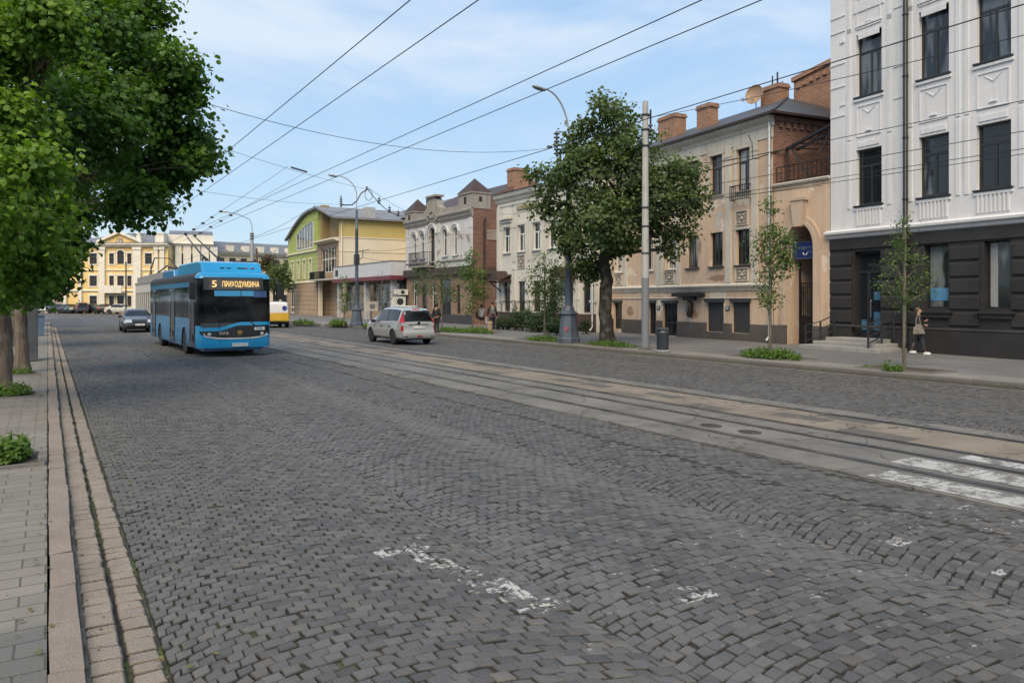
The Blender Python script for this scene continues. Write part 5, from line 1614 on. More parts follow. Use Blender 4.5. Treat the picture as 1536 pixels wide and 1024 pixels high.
def car(name, label, loc, rz, spec, paint, group=None, cat='car', res=1.0):
    root = empty(name, loc, rz, label, cat, group)
    L2, W2 = spec['L']/2, spec['W']/2
    # dense, softened top profile
    pts = np.array(spec['top'], float)
    seg = np.hypot(*np.diff(pts, axis=0).T); s = np.concatenate([[0], np.cumsum(seg)])
    n = int(150*res); t = np.linspace(0, s[-1], n)
    px_, pz_ = np.interp(t, s, pts[:,0]), np.interp(t, s, pts[:,1])
    kw = max(3, int(7*res)) | 1
    def sm(a):
        p = np.concatenate([np.full(kw//2, a[0]), a, np.full(kw//2, a[-1])]); return np.convolve(p, np.hanning(kw+2)[1:-1]/np.hanning(kw+2)[1:-1].sum(), 'valid')
    px_, pz_ = sm(px_), sm(pz_)
    belt = lambda x: np.interp(x, *zip(*spec['belt']))
    zb = spec['zb']; R_ = spec['r']*1.17
    def halfw(x):
        e = max(0, (abs(x)-(L2-.75))/.75)
        return W2*(1-.17*e**2.2)
    counts = [2, 3, 9, 6, 9, 4, 6]
    rings = []; segid = []
    for k, c in enumerate(counts): segid += [k]*c
    for x, zt in zip(px_, pz_):
        w = halfw(x); bz = belt(x)
        zt = max(zt, zb+.02)
        g_ = min(1, max(0, (zt-bz)/.45)) 
        ez = min(bz, zt-.045); ez = max(ez, zb+.01)
        wt = .965*w - spec.get('tumble', .17)*g_
        cz = min(zb+.1, ez); dz = cz + (ez-cz)*.5
        fz = max(zt-.085*max(g_, .25), ez+.002)
        K = [(0,zb),(.85*w,zb),(.965*w,cz),(w,dz),(.968*w,ez),(wt-.0,fz),(max(.1,wt-.10),max(zt-.018,fz)),(0,zt)]
        ring = []
        for k, c in enumerate(counts):
            for q in range(c):
                f = q/c; ring.append((K[k][0]*(1-f)+K[k+1][0]*f, K[k][1]*(1-f)+K[k+1][1]*f))
        ring.append(K[-1]); rings.append(ring)
    rings = np.array(rings); m = rings.shape[1]
    V = np.zeros((n, m, 3)); V[:,:,0] = px_[:,None]; V[:,:,1] = rings[:,:,0]; V[:,:,2] = rings[:,:,1]
    # roof crown
    V[:,:,2] += 0
    # snap side vertices to the wheel-arch circles
    for wx in spec['wheels']:
        d = np.hypot(V[:,:,0]-wx, V[:,:,2]-spec['r']); near = (np.abs(d-R_) < .045) & (V[:,:,1] > .6*W2) & (V[:,:,2] < spec['r']+R_+.05)
        f = np.where(near, R_/np.maximum(d, 1e-3), 1)
        V[:,:,0] = wx + (V[:,:,0]-wx)*f; V[:,:,2] = spec['r'] + (V[:,:,2]-spec['r'])*f
    groups = {}
    for i in range(n-1):
        for j in range(m-1):
            q = V[[i,i,i+1,i+1],[j,j+1,j+1,j]]; c = q.mean(0)
            if c[1] > .6*W2 and any(math.hypot(c[0]-wx, c[2]-spec['r']) < R_-.004 for wx in spec['wheels']): continue
            k = spec['classify'](c[0], c[1], c[2], segid[j], belt(c[0]))
            groups.setdefault(k, []).append(q)
    mm = dict(paint=paint, glass=M['glass_car'], trim=M['black_plastic'], red=M['red_lamp'], clear=M['clear_lamp'], paint2=spec.get('paint2', paint))
    body = None
    nm = {'body':('body','paint'),'lower':('lower_body','paint2'),'screen':('windscreen','glass'),'rear':('rear_window','glass'),'side':('side_window','glass'),'trim':('bumper_trim','trim'),
          'tail':('tail_lamp','red'),'tail2':('reflector','red'),'tail3':('brake_light','red'),'head':('headlight','clear'),'grille':('grille','trim'),'pillar':('window_trim','trim')}
    for k, qs in groups.items():
        sides = (1, -1)
        split = k in ('tail','tail2','head','side','pillar','lower')
        for batch in (((1,),(-1,)) if split else ((1,-1),)):
            b = MB()
            for sg in batch:
                for q in qs: b.face([(p[0], p[1]*sg, p[2]) for p in (q if sg > 0 else q[::-1])])
            o = b.build(nm[k][0], mm[nm[k][1]], root)
            me = o.data; me.polygons.foreach_set('use_smooth', [True]*len(me.polygons))
            try: me.set_sharp_from_angle(angle=R(50))
            except Exception: pass
            if k == 'body' and body is None: body = o
    # dark underbody and arches
    b = MB(); b.box(-L2+.25, L2-.25, -W2+.22, W2-.22, zb-.02, zb+.35); b.build('underbody', M['rubber'], root)
    for wx in spec['wheels']:
        for sg in (-1, 1): wheel(root, wx, sg*(W2-.115), spec['r'], .2, sg)
    return root

def cls(spec_rules):
    def f(x, y, z, seg, belt):
        for name, fn in spec_rules:
            if fn(x, y, z, seg, belt): return name
        return 'body'
    return f

SILVER = metal_paint('silver_paint', (.48,.485,.48), .3, .8, .03, .5, .2)
GRAPH = metal_paint('graphite_paint', (.035,.034,.036), .28, .8, .05, .3, .25)
MINI = dict(L=4.6, W=1.8, zb=.24, r=.335, tumble=.2, wheels=(-1.32, 1.38),
    top=[(-2.2,.26),(-2.29,.3),(-2.31,.52),(-2.29,.63),(-2.22,.66),(-2.19,1.0),(-2.09,1.3),(-1.97,1.55),(-1.85,1.625),(-1.2,1.67),(-.3,1.68),(.35,1.64),(.62,1.55),(1.45,1.07),(1.6,1.03),(2.08,.88),(2.27,.7),(2.31,.45),(2.24,.26)],
    belt=[(-2.3,1.0),(-1.5,1.0),(.6,.93),(1.4,.92),(2.3,.8)])
MINI['classify'] = cls([
    ('tail', lambda x,y,z,s,b: x < -1.9 and y > .66 and .99 < z < 1.53 and x < -1.93),
    ('tail2', lambda x,y,z,s,b: x < -2.1 and y > .72 and .64 < z < .85),
    ('rear', lambda x,y,z,s,b: x < -1.93 and y <= .66 and 1.03 < z < 1.53),
    ('tail3', lambda x,y,z,s,b: x < -1.85 and y < .22 and 1.55 < z < 1.615),
    ('screen', lambda x,y,z,s,b: s >= 5 and .66 < x < 1.42 and z > 1.08),
    ('side', lambda x,y,z,s,b: s == 4 and -1.78 < x < .98 and z > b+.05 and z < 1.56 and not (-.62 < x < -.5) and not (.30 < x < .37) and not (-1.42 < x < -1.36)),
    ('pillar', lambda x,y,z,s,b: s == 4 and -1.78 < x < .4 and z > b+.05 and z < 1.56),
    ('head', lambda x,y,z,s,b: x > 2.02 and y > .48 and .66 < z < .86),
    ('grille', lambda x,y,z,s,b: x > 2.2 and y < .55 and .34 < z < .62),
    ('trim', lambda x,y,z,s,b: z < .29 and s < 3),
])
SED = dict(L=4.6, W=1.78, zb=.22, r=.325, tumble=.24, wheels=(-1.33, 1.40),
    top=[(-2.15,.24),(-2.27,.35),(-2.29,.62),(-2.24,.95),(-1.65,1.04),(-.95,1.39),(-.3,1.455),(.25,1.43),(.55,1.34),(1.22,.99),(1.4,.96),(2.05,.82),(2.24,.66),(2.29,.42),(2.2,.24)],
    belt=[(-2.3,.92),(-1.5,.94),(.9,.9),(1.4,.86),(2.3,.72)])
SED['classify'] = cls([
    ('tail', lambda x,y,z,s,b: x < -2.1 and y > .45 and .72 < z < .92),
    ('rear', lambda x,y,z,s,b: s >= 5 and -1.58 < x < -1.0 and z > 1.07),
    ('screen', lambda x,y,z,s,b: s >= 5 and .5 < x < 1.22 and z > 1.0),
    ('side', lambda x,y,z,s,b: s == 4 and -1.15 < x < .85 and z > b+.05 and z < 1.36 and not (-.12 < x < -.03)),
    ('pillar', lambda x,y,z,s,b: s == 4 and -.2 < x < .0 and z > b+.05 and z < 1.36),
    ('head', lambda x,y,z,s,b: x > 1.95 and y > .42 and .62 < z < .80),
    ('grille', lambda x,y,z,s,b: x > 2.1 and y < .42 and .58 < z < .74),
    ('grille', lambda x,y,z,s,b: x > 2.15 and y < .62 and .28 < z < .44),
])
def car_trim(root, W2, xm, zm, rear_x, front_x, handles, plate_x, plate_z, plate_n, hx=()):
    for sg in (-1, 1):
        b = MB(); b.obox((xm, sg*(W2+.09), zm), (.06,0,.0), (0,.1,.0), (0,0,.075)); b.bar((xm+.02, sg*(W2-.06), zm-.06),(xm, sg*(W2+.02), zm-.02),.05)
        b.build('wing_mirror', M['black_plastic'], root, bevel=.02)
        for x in hx:
            b = MB(); b.box(x-.1, x+.1, sg*(W2-.012), sg*(W2+.028), .80, .835); b.build('door_handle', M['chrome'] if False else M['black_plastic'], root, bevel=.008)
    b = MB(); b.box(plate_x-.012, plate_x+.012, -.26, .26, plate_z-.056, plate_z+.056); p = b.build('number_plate', M['plate'], root)
    s = 1 if plate_n > 0 else -1
    text_mesh('characters', 'АХ 4805 ЕК', .082, M['ink'], p, (plate_x+s*.0125, 0, plate_z), (R(90), 0, R(90 if s > 0 else -90)), .001, spacing=1.1)

# silver people carrier driving away
r_ = car('silver_minivan', 'silver people carrier driving away past the grassy kerb', (14.15, 33.6, 0), R(90), MINI, SILVER)
car_trim(r_, .9, .78, 1.02, -2.3, 2.3, None, -2.245, .80, -1, (.0, -.95))
b = MB(); b.box(-2.225, -2.2, -.48, .48, .9, .925); b.build('tailgate_trim', M['black_plastic'], r_)
b = MB(); b.lathe([(.075,0),(.075,.012),(.05,.012),(.05,0)], (0,0,0), 18); o = b.build('badge', M['chrome'], r_); o.rotation_euler = (0,R(-90),0); o.location = (-2.203,0,1.0-.035)
b = MB(); b.tube([(-2.06,.05,1.04),(-2.20,-.02,1.05),(-2.14,-.35,1.26)], .012, 5); b.build('rear_wiper', M['black_plastic'], r_)
b = MB(); b.box(-2.325, -2.28, -.12, .12, .38, .43); b.build('reflector', M['red_lamp'], r_)
for sg in (-1, 1):
    b = MB(); b.box(-2.3, -2.22, sg*.55, sg*.75, .36, .41); b.build('reflector', M['black_plastic'], r_)
b = MB(); b.box(-.75, .55, -.55, .25, 1.675, 1.73); b.build('roof_panel', plain('roof_white', (.6,.6,.58), .5), r_, bevel=.02)
# dark saloon coming towards the camera
r_ = car('dark_sedan', 'dark graphite saloon coming along the cobbled lane beside the trolleybus', (4.85, 54.4, 0), R(-90), SED, GRAPH)
car_trim(r_, .89, .72, .98, -2.3, 2.3, None, 2.30, .50, 1, (.1, -.9))
b = MB(); b.box(2.255, 2.29, -.44, .44, .70, .725); b.box(2.255, 2.29, -.4, .4, .63, .65); b.build('grille_bar', M['chrome'], r_)

# parked row in front of the palace
far = [('white hatchback parked at the left end of the row before the palace', (.62,.62,.6), 74, 121, 0),
       ('dark slate saloon second from the left in the row before the palace', (.04,.045,.055), 91, 118, 8),
       ('dark green saloon third from the left in the row before the palace', (.02,.045,.045), 104, 117.5, -6),
       ('black people carrier with red lamps, tallest of the row before the palace', (.018,.016,.018), 121, 116.5, 4),
       ('blackish teal saloon between two dark cars before the palace', (.014,.03,.033), 138, 117, 10),
       ('black estate car at the right of the row before the palace entrance', (.015,.015,.017), 156, 116, -8),
       ('pale cream car half hidden behind the dark saloon', (.5,.47,.4), 181, 112, 20)]
for k, (lb, colr, px_, d, ang) in enumerate(far):
    a, c = ray(px_)
    sp = MINI if k == 3 else SED
    car('parked_car', lb, (a*d, c*d-1.5, 0), R(-90+180+ang) if k in (3, 5) else R(-62+ang if k else -120), sp, metal_paint('car_paint_%s' % lb.split()[0], colr, .3, .7), 'cars parked before the palace', res=.6)

# white and yellow service van ahead of the bus's far side
VAN = dict(L=4.4, W=1.8, zb=.27, r=.33, tumble=.1, wheels=(-1.3, 1.42),
    top=[(-2.1,.28),(-2.18,.34),(-2.2,.6),(-2.18,1.2),(-2.1,1.75),(-1.95,1.86),(-1.0,1.9),(.3,1.88),(.6,1.78),(1.25,1.2),(1.4,1.1),(2.0,.92),(2.18,.7),(2.2,.4),(2.1,.28)],
    belt=[(-2.2,1.05),(.6,1.05),(1.4,.95),(2.2,.8)], paint2=metal_paint('van_yellow', (.62,.36,.02), .35, .6))
VAN['classify'] = cls([
    ('tail', lambda x,y,z,s,b: x < -2.05 and y > .74 and .95 < z < 1.35),
    ('trim', lambda x,y,z,s,b: z < .5),
    ('screen', lambda x,y,z,s,b: s >= 5 and .62 < x < 1.25 and z > 1.2),
    ('side', lambda x,y,z,s,b: s == 4 and .05 < x < .95 and z > b+.05 and z < 1.72),
    ('head', lambda x,y,z,s,b: x > 1.95 and y > .45 and .7 < z < .92),
    ('lower', lambda x,y,z,s,b: z < 1.08),
])
a, c = ray(409)
vanr = car('service_van', 'white and yellow service van half hidden behind the trolleybus front', (a*57, c*57, 0), R(90-4), VAN, metal_paint('van_white', (.66,.66,.64), .35, .6), cat='van')
b = MB(); b.lathe([(.02,0),(.17,0),(.17,.01),(.02,.01)], (0,0,0), 18); o = b.build('emblem', plain('emblem_blue', (.015,.03,.2), .4), vanr); o.rotation_euler = (0,R(-82),0); o.location = (-2.165,-.45,1.42)
# ------------------------------------------------------------------ blue trolleybus
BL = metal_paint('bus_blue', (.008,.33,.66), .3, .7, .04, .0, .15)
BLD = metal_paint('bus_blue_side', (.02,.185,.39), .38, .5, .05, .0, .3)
BKG = plain('bus_black', (.012,.013,.015), .25, 0, bump=0, Coat_Weight=.6)
BKM = plain('bus_black_matt', (.018,.019,.021), .6, 0, bump=0)
def bus_glass():
    t = NT('bus_glass')
    c = t.mix(t.step(t.noise(1.0, 3, vec=t.map((.8,.9,1.6))), .45, .62), (.006,.007,.008), (.035,.035,.035))
    t.bsdf(c, .07, 0, None, IOR=1.35, Specular_IOR_Level=.10); return t.m
BGL = bus_glass()
def trolleybus():
    Lb, w = 11.2, 1.275
    fl, fr = Vector((4.43, 28.35)), Vector((6.98, 28.42))
    pl = Plan(tuple(fl), tuple(fr))
    mid = (fl+fr)/2
    root = empty('trolleybus', (mid.x, mid.y, 0), pl.rot, 'bright blue trolleybus with amber route sign and raised trolley poles', 'trolleybus')
    sidep = Plan((fl.x-.03*Lb, fl.y+Lb), tuple(fl))       # left flank, far end to front corner
    S = lambda px: Lb - sidep.x(px)                       # distance back from the front corner
    # plan outline, left rear -> front -> right rear
    def lean(z): return .14*max(0, (z-1.1)/1.8)**1.1
    def fy(x, z): return -.16*(1-(x/w)**2) + lean(z)
    rad = .22; peri = []
    n = 56
    for k in range(n): peri.append((-w, Lb - (Lb-.3)*k/n, 'L'))
    for k in range(9):
        a = math.pi - math.pi/2*k/8
        peri.append((-w+rad+rad*math.cos(a), .3-(.3+0)*math.sin(a), 'C'))
    m = 40
    for k in range(1, m): peri.append((-w+rad+(2*w-2*rad)*k/m, None, 'F'))
    for k in range(9):
        a = math.pi/2 - math.pi/2*k/8
        peri.append((w-rad+rad*math.cos(a), .3-.3*math.sin(a), 'C'))
    for k in range(1, n+1): peri.append((w, .3+(Lb-.3)*k/n, 'R'))
    zs = [.32,.36,.5,.7,.9,1.1,1.25,1.36,1.6,1.9,2.2,2.47,2.56,2.65,2.76,2.85,2.91,2.95,2.97,2.975]
    def P(k, z):
        x, y, t_ = peri[k]
        ins = 0
        if z > 2.76: q = (z-2.76)/.215; ins = .16*q**2.2
        if z < .5: ins = .03*(.5-z)/.18
        if y is None: y = fy(x, z) + ins
        elif t_ == 'C': 
            fx = max(-w+rad, min(w-rad, x)); y = y + (lean(z)+ins)*(1-y/.3*.9)*1.0 + (fy(fx, 1.0))*(1-y/.3)
        if y > Lb-.01: y = Lb - ins
        x = x*(1-ins/w)
        return (x, y, z)
    arcs = [S(279), S(241)]   # axle positions
    arcs = [2.55, 8.35]
    Rw = .5
    groups = {}
    for k in range(len(peri)-1):
        for j in range(len(zs)-1):
            q = [P(k,zs[j]), P(k+1,zs[j]), P(k+1,zs[j+1]), P(k,zs[j+1])]
            cx, cy_, cz = [sum(p[i] for p in q)/4 for i in range(3)]
            side = peri[k][2] in 'LR' and peri[k+1][2] in 'LR'
            if side and any(abs(cy_-a) < Rw+.1 and cz < 1.05 for a in arcs): continue
            if side:
                g_ = 'lower' if cz < 1.36 else 'window_band' if cz < 2.47 else 'stripe' if cz < 2.65 else 'roof_edge' if cz < 2.9 else 'roofskin'
            else:
                g_ = 'front' if cz < 1.05 else 'screen' if cz < 2.80 else 'lip'
            groups.setdefault(g_, []).append(q)
    # wheel-arch side panels cut on the circle
    for sg in (-1, 1):
        for a in arcs:
            # grid cells were dropped on a fixed step; refill above and beside the circle
            ys_ = sorted({round(p[1],5) for p in peri if p[0]*sg > w-.01 and p[1] is not None})
            dropped = [(ys_[i], ys_[i+1]) for i in range(len(ys_)-1) if abs((ys_[i]+ys_[i+1])/2 - a) < Rw+.1]
            ya, yb = dropped[0][0], dropped[-1][1]
            N = 24; ztop = 1.1
            for i in range(N):
                y0_, y1_ = ya+(yb-ya)*i/N, ya+(yb-ya)*(i+1)/N
                h = lambda y: max(.32, (.5 + math.sqrt(max(0, Rw**2-(y-a)**2))) if abs(y-a) < Rw else .32)
                groups['lower'].append([(sg*w,y0_,h(y0_)),(sg*w,y1_,h(y1_)),(sg*w,y1_,ztop),(sg*w,y0_,ztop)])
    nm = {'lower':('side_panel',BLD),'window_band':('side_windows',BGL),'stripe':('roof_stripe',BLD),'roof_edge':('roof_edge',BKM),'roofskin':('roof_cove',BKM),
          'front':('front_panel',BL),'screen':('windscreen',BGL),'lip':('roof_lip',BL)}
    obs = {}
    for g_, qs in groups.items():
        b = MB()
        for q in qs: b.face(q)
        o = b.build(nm[g_][0], nm[g_][1], root, smooth=True); obs[g_] = o
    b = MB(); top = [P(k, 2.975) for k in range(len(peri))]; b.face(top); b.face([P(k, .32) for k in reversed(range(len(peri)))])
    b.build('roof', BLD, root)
    b = MB(); b.face([P(0,.32),P(len(peri)-1,.32),P(len(peri)-1,2.975),P(0,2.975)]); b.box(-1.0,1.0,.3,Lb-.3,.2,.4); b.build('rear_panel', BLD, root)
    # ---- front details, laid on the bowed front
    def panel(name, m_, x0, x1, lo, hi, off, N=28, par=root):
        b = MB()
        for k in range(N):
            xa, xb = x0+(x1-x0)*k/N, x0+(x1-x0)*(k+1)/N
            def q(x, z):
                e = max(0, (abs(x)-(w-rad))/rad); e = min(e, .999)
                yy = fy(max(-w+rad, min(w-rad, x)), z)
                yy = yy + .3*(1-math.sqrt(1-e*e)) * (1 - 0.0) - (fy(w-rad, 1.0)*0)
                return (x, yy-off, z)
            b.face([q(xa,lo(xa)),q(xb,lo(xb)),q(xb,hi(xb)),q(xa,hi(xa))])
            b.face([q(xa,hi(xa)),q(xb,hi(xb)),(xb,q(xb,hi(xb))[1]+off+.03,hi(xb)),(xa,q(xa,hi(xa))[1]+off+.03,hi(xa))])
            b.face([q(xb,lo(xb)),q(xa,lo(xa)),(xa,q(xa,lo(xa))[1]+off+.03,lo(xa)),(xb,q(xb,lo(xb))[1]+off+.03,lo(xb))])
        return b.build(name, m_, par, smooth=True)
    ss = lambda x, a, c: (lambda t: t*t*(3-2*t))(max(0, min(1, (x-a)/(c-a))))
    sw_hi = lambda x: 1.035 + .19*ss(x, -.72, .25); sw_lo = lambda x: .915 + .19*ss(x, -.62, .12)
    mk_lo = lambda x: .66 + .13*(x/1.2)**4 + .03*(x/1.2)**2
    panel('screen_base', BKG, -1.17, 1.17, lambda x: 1.03, lambda x: 1.2, .004)
    panel('front_mask', BKG, -1.19, 1.19, mk_lo, lambda x: sw_lo(x)+.01, .014)
    panel('swoosh_trim', BL, -1.21, 1.21, sw_lo, sw_hi, .024)
    panel('chrome_strip', plain('white_trim', (.65,.65,.64), .3), -1.05, 1.12, lambda x: mk_lo(x)-.035, lambda x: mk_lo(x)+.012, .022)
    # headlights
    for sg in (-1, 1):
        hl = panel('headlight', BKG, *( (-1.14,-.72) if sg < 0 else (.74,1.14)), lambda x: mk_lo(x)+.02, lambda x: .9, .017, 10)
        for i, (dx, rr) in enumerate(((1.04,.055),(.9,.065))):
            b = MB(); b.lathe([(.01,0),(rr,0),(rr*.9,.02),(.01,.03)], (0,0,0), 16); o = b.build('lamp', M['clear_lamp'], hl); o.rotation_euler = (R(90),0,0); o.location = (sg*dx, fy(sg*min(dx,w-rad),.8)-.02+(.03 if dx > 1 else 0), .80)
        b = MB(); b.box(sg*1.135-.025, sg*1.135+.025, -.02, .03, .55, .62); b.build('indicator', M['amber_lamp'], root)
    t_ = panel('badge_plate', M['plate'], .62, 1.0, lambda x: .93, lambda x: 1.04, .027, 6)
    text_mesh('lettering', 'ЕІМ', .115, M['ink'], t_, (.81, fy(.81,1)-.031, .985), (R(90),0,R(9)), .001)
    text_mesh('lettering', 'ОАБ', .135, M['plate'], root, (-.42, fy(-.42,.8)-.02, .835), (R(90),0,R(-5)), .001, spacing=1.25)
    b = MB(); b.prism([(-.07,.06),(.07,.06),(.075,0),(.05,-.055),(0,-.085),(-.05,-.055),(-.075,0)], 'y', -.012, .012); o = b.build('emblem', plain('emblem_gold', (.55,.36,.06), .35, .4), root); o.location = (.11, fy(.11,.8)-.025, .86)
    b = MB(); b.bar((-.03,-.016,.03),(0,-.016,-.05),.018); b.bar((.03,-.016,.03),(0,-.016,-.05),.018); b.build('mark', M['ink'], o)
    b = MB(); b.box(-.27, .27, -.02, .01, -.055, .055); p = b.build('number_plate', M['plate'], root); p.location = (.12, fy(.1,.4)-.015, .425)
    text_mesh('characters', 'АХ 3015 АХ', .085, M['ink'], p, (0,-.021,0), (R(90),0,0), .001, spacing=1.1)
    for x in (-.55, .66):
        b = MB(); b.bar((x-.03, fy(x,.6)-.006, .62),(x+.03*(-1 if x > 0 else 1), fy(x,.5)-.004, .45),.008); b.build('panel_seam', M['ink'], root)
    # route sign
    sp = panel('destination_sign', plain('sign_grey', (.05,.05,.052), .35, bump=0), -1.06, .98, lambda x: 2.36, lambda x: 2.80, .008)
    dp = panel('display', plain('display_grey', (.10,.095,.095), .3, bump=0), -.88, .82, lambda x: 2.37, lambda x: 2.74, .013, par=sp)
    LED = emit('amber_led', (.95,.62,.22), 1.3)
    text_mesh('lettering', '5', .33, LED, dp, (-.72, fy(-.72,2.5)-.045, 2.555), (R(97),0,R(-8)), .001, sx=1.25)
    text_mesh('lettering', 'ПРИХОДУМІИНА', .27, LED, dp, (.17, fy(.14,2.5)-.03, 2.55), (R(97),0,0), .001, sx=.56)
    # glazing: visor band, centre bar, dim cab
    panel('sun_visor', metal_paint('visor_blue', (.03,.33,.62), .15, .9), -.72, .62, lambda x: 2.14+.0*x, lambda x: 2.33, .006)
    panel('sun_visor', metal_paint('visor_deep_blue', (.005,.06,.22), .15, .9), .62, 1.1, lambda x: 2.1, lambda x: 2.33, .005)
    b = MB(); b.bar((.17, fy(.17,1.25)-.008, 1.22),(.17, fy(.17,2.36)-.008, 2.36),.035,.012); b.build('centre_bar', M['ink'], root)
    b = MB(); b.tube([(-.62,fy(-.6,1.0)-.05,1.02),(-.5,fy(-.5,1.2)-.03,1.22),(-.72,fy(-.7,1.8)-.02,1.75)], .016, 5); b.build('wiper', M['ink'], root)
    b = MB(); b.tube([(.66,fy(.66,1.0)-.05,1.08),(.45,fy(.45,1.25)-.03,1.27),(.1,fy(.1,1.3)-.03,1.33)], .016, 5); b.build('wiper', M['ink'], root)
    # mirrors on arms
    for sg in (-1, 1):
        b = MB(); b.tube([(sg*(w-.05),.15,2.72),(sg*(w+.14),-.12,2.74),(sg*(w+.2),-.2,2.6)], .028, 7); b.build('mirror_arm', M['black_plastic'], root)
        b = MB(); b.box(sg*(w+.2)-.1, sg*(w+.2)+.1, -.28, -.12, 2.02, 2.62); b.build('mirror', M['black_plastic'], root, bevel=.03)
    # doors on the kerb flank
    DG = bus_glass()
    for y0, y1 in ((.42, 1.42), (4.55, 5.75), (9.55, 10.55)):
        b = MB(); x = -w-.012
        b.box(x-.0, x+.03, y0, y1, .38, 2.46); d = b.build('door', BKG, root)
        for k in range(2):
            a = y0+.07+(y1-y0-.07)/2*k; c = a+(y1-y0-.07)/2-.08
            b = MB(); b.face([(x-.004,a,.55),(x-.004,a,2.36),(x-.004,c,2.36),(x-.004,c,.55)]); b.build('pane', DG, d)
        b = MB(); b.box(x-.02,x-.001,(y0+y1)/2-.03,(y0+y1)/2+.005,.45,2.4); b.tube([(x-.03,y0+.1,.8),(x-.03,y0+.1,1.9)], .018, 6); b.build('door_trim', M['steel'], d)
    b = MB()
    for y in (1.5, 3.0, 4.45, 5.85, 7.3, 8.6, 9.45): b.box(-w-.006, -w+.01, y-.035, y+.035, 1.36, 2.47)
    pieces(b, 'window_pillar', BKG, root)
    b = MB(); b.box(-w-.008, -w+.01, .25, Lb-.2, 1.345, 1.37); b.build('waist_trim', M['black_plastic'], root)
    for a in arcs:
        for sg in (-1, 1): wheel(root, sg*(w-.17), a, .47, .28, sg, 'steel', 8)
    for o in [c for c in bpy.data.objects if c.parent == root and c.name.startswith('wheel')]:
        sgn = -1 if o.location.x < 0 else 1
        o.rotation_euler = (R(90), 0, R(-90))       # axle across the bus
    b = MB(); b.box(-w+.06, w-.06, arcs[0]-.6, arcs[0]+.6, .3, 1.06); b.box(-w+.06, w-.06, arcs[1]-.6, arcs[1]+.6, .3, 1.06); b.build('wheel_housing', M['dim'], root)
    # roof equipment
    b = MB(); b.prism([(.5,2.96),(.85,3.36),(1.4,3.42),(5.2,3.42),(5.45,2.96)], 'x', -1.02, 1.08); ru = b.build('roof_unit', BL, root, bevel=.05)
    b = MB(); b.prism([(6.8,2.96),(7.0,3.3),(9.6,3.3),(9.9,2.96)], 'x', -.95, .95); b.build('roof_unit', BLD, root, bevel=.05)
    for x, c in ((-.3,'ink'),(-.08,'ink'),(.28,'ink'),(.40,'ink'),(.52,'red_lamp'),(.76,'red_lamp')):
        b = MB(); b.obox((x,.67,3.14),(.07,0,0),(0,.012,.01),(0,-.02,.03)); b.build('marker_lamp', M[c], ru)
    b = MB(); b.box(.15,.9,.95,1.05,3.40,3.445); b.build('grille_slot', M['ink'], ru)
    # trolley poles with bases
    inv = Matrix.Rotation(-pl.rot, 3, 'Z')
    tips = [Vector((6.2, 43.4, 5.42)), Vector((6.78, 44.2, 5.42))]
    for k, tp in enumerate(tips):
        q = inv @ (tp - Vector((mid.x, mid.y, 0)))
        bx = .25 if k == 0 else .85
        b = MB(); b.box(bx-.28, bx+.28, 5.6, 6.6, 2.97, 3.3); b.lathe([(.16,0),(.16,.25),(.1,.4)], (bx,6.1,3.28), 12); b.tube([(bx-.15,5.7,3.3),(bx-.1,6.6,3.75),(bx,6.9,3.9)], .04, 6); b.tube([(bx+.15,5.7,3.3),(bx+.1,6.6,3.75),(bx,6.9,3.9)], .04, 6); ps = b.build('pole_base', M['iron'], root)
        b = MB(); b.tube([(bx,6.1,3.62),tuple(q)], [.045,.028], 8); b.build('trolley_pole', M['iron'], root)
        b = MB(); b.obox(q+Vector((0,0,.05)), (.05,0,0),(0,.16,.02),(0,0,.06)); b.build('collector_head', M['iron'], root)
    b = MB(); b.tube([(-.6,9.8,2.97),(-.6,10.6,3.5),(.6,10.6,3.5),(.6,9.8,2.97)], .03, 6); b.tube([(-.6,10.2,3.2),(.6,10.2,3.2)], .025, 6); b.build('pole_cradle', M['dark_metal'], root)
    return root
trolleybus()

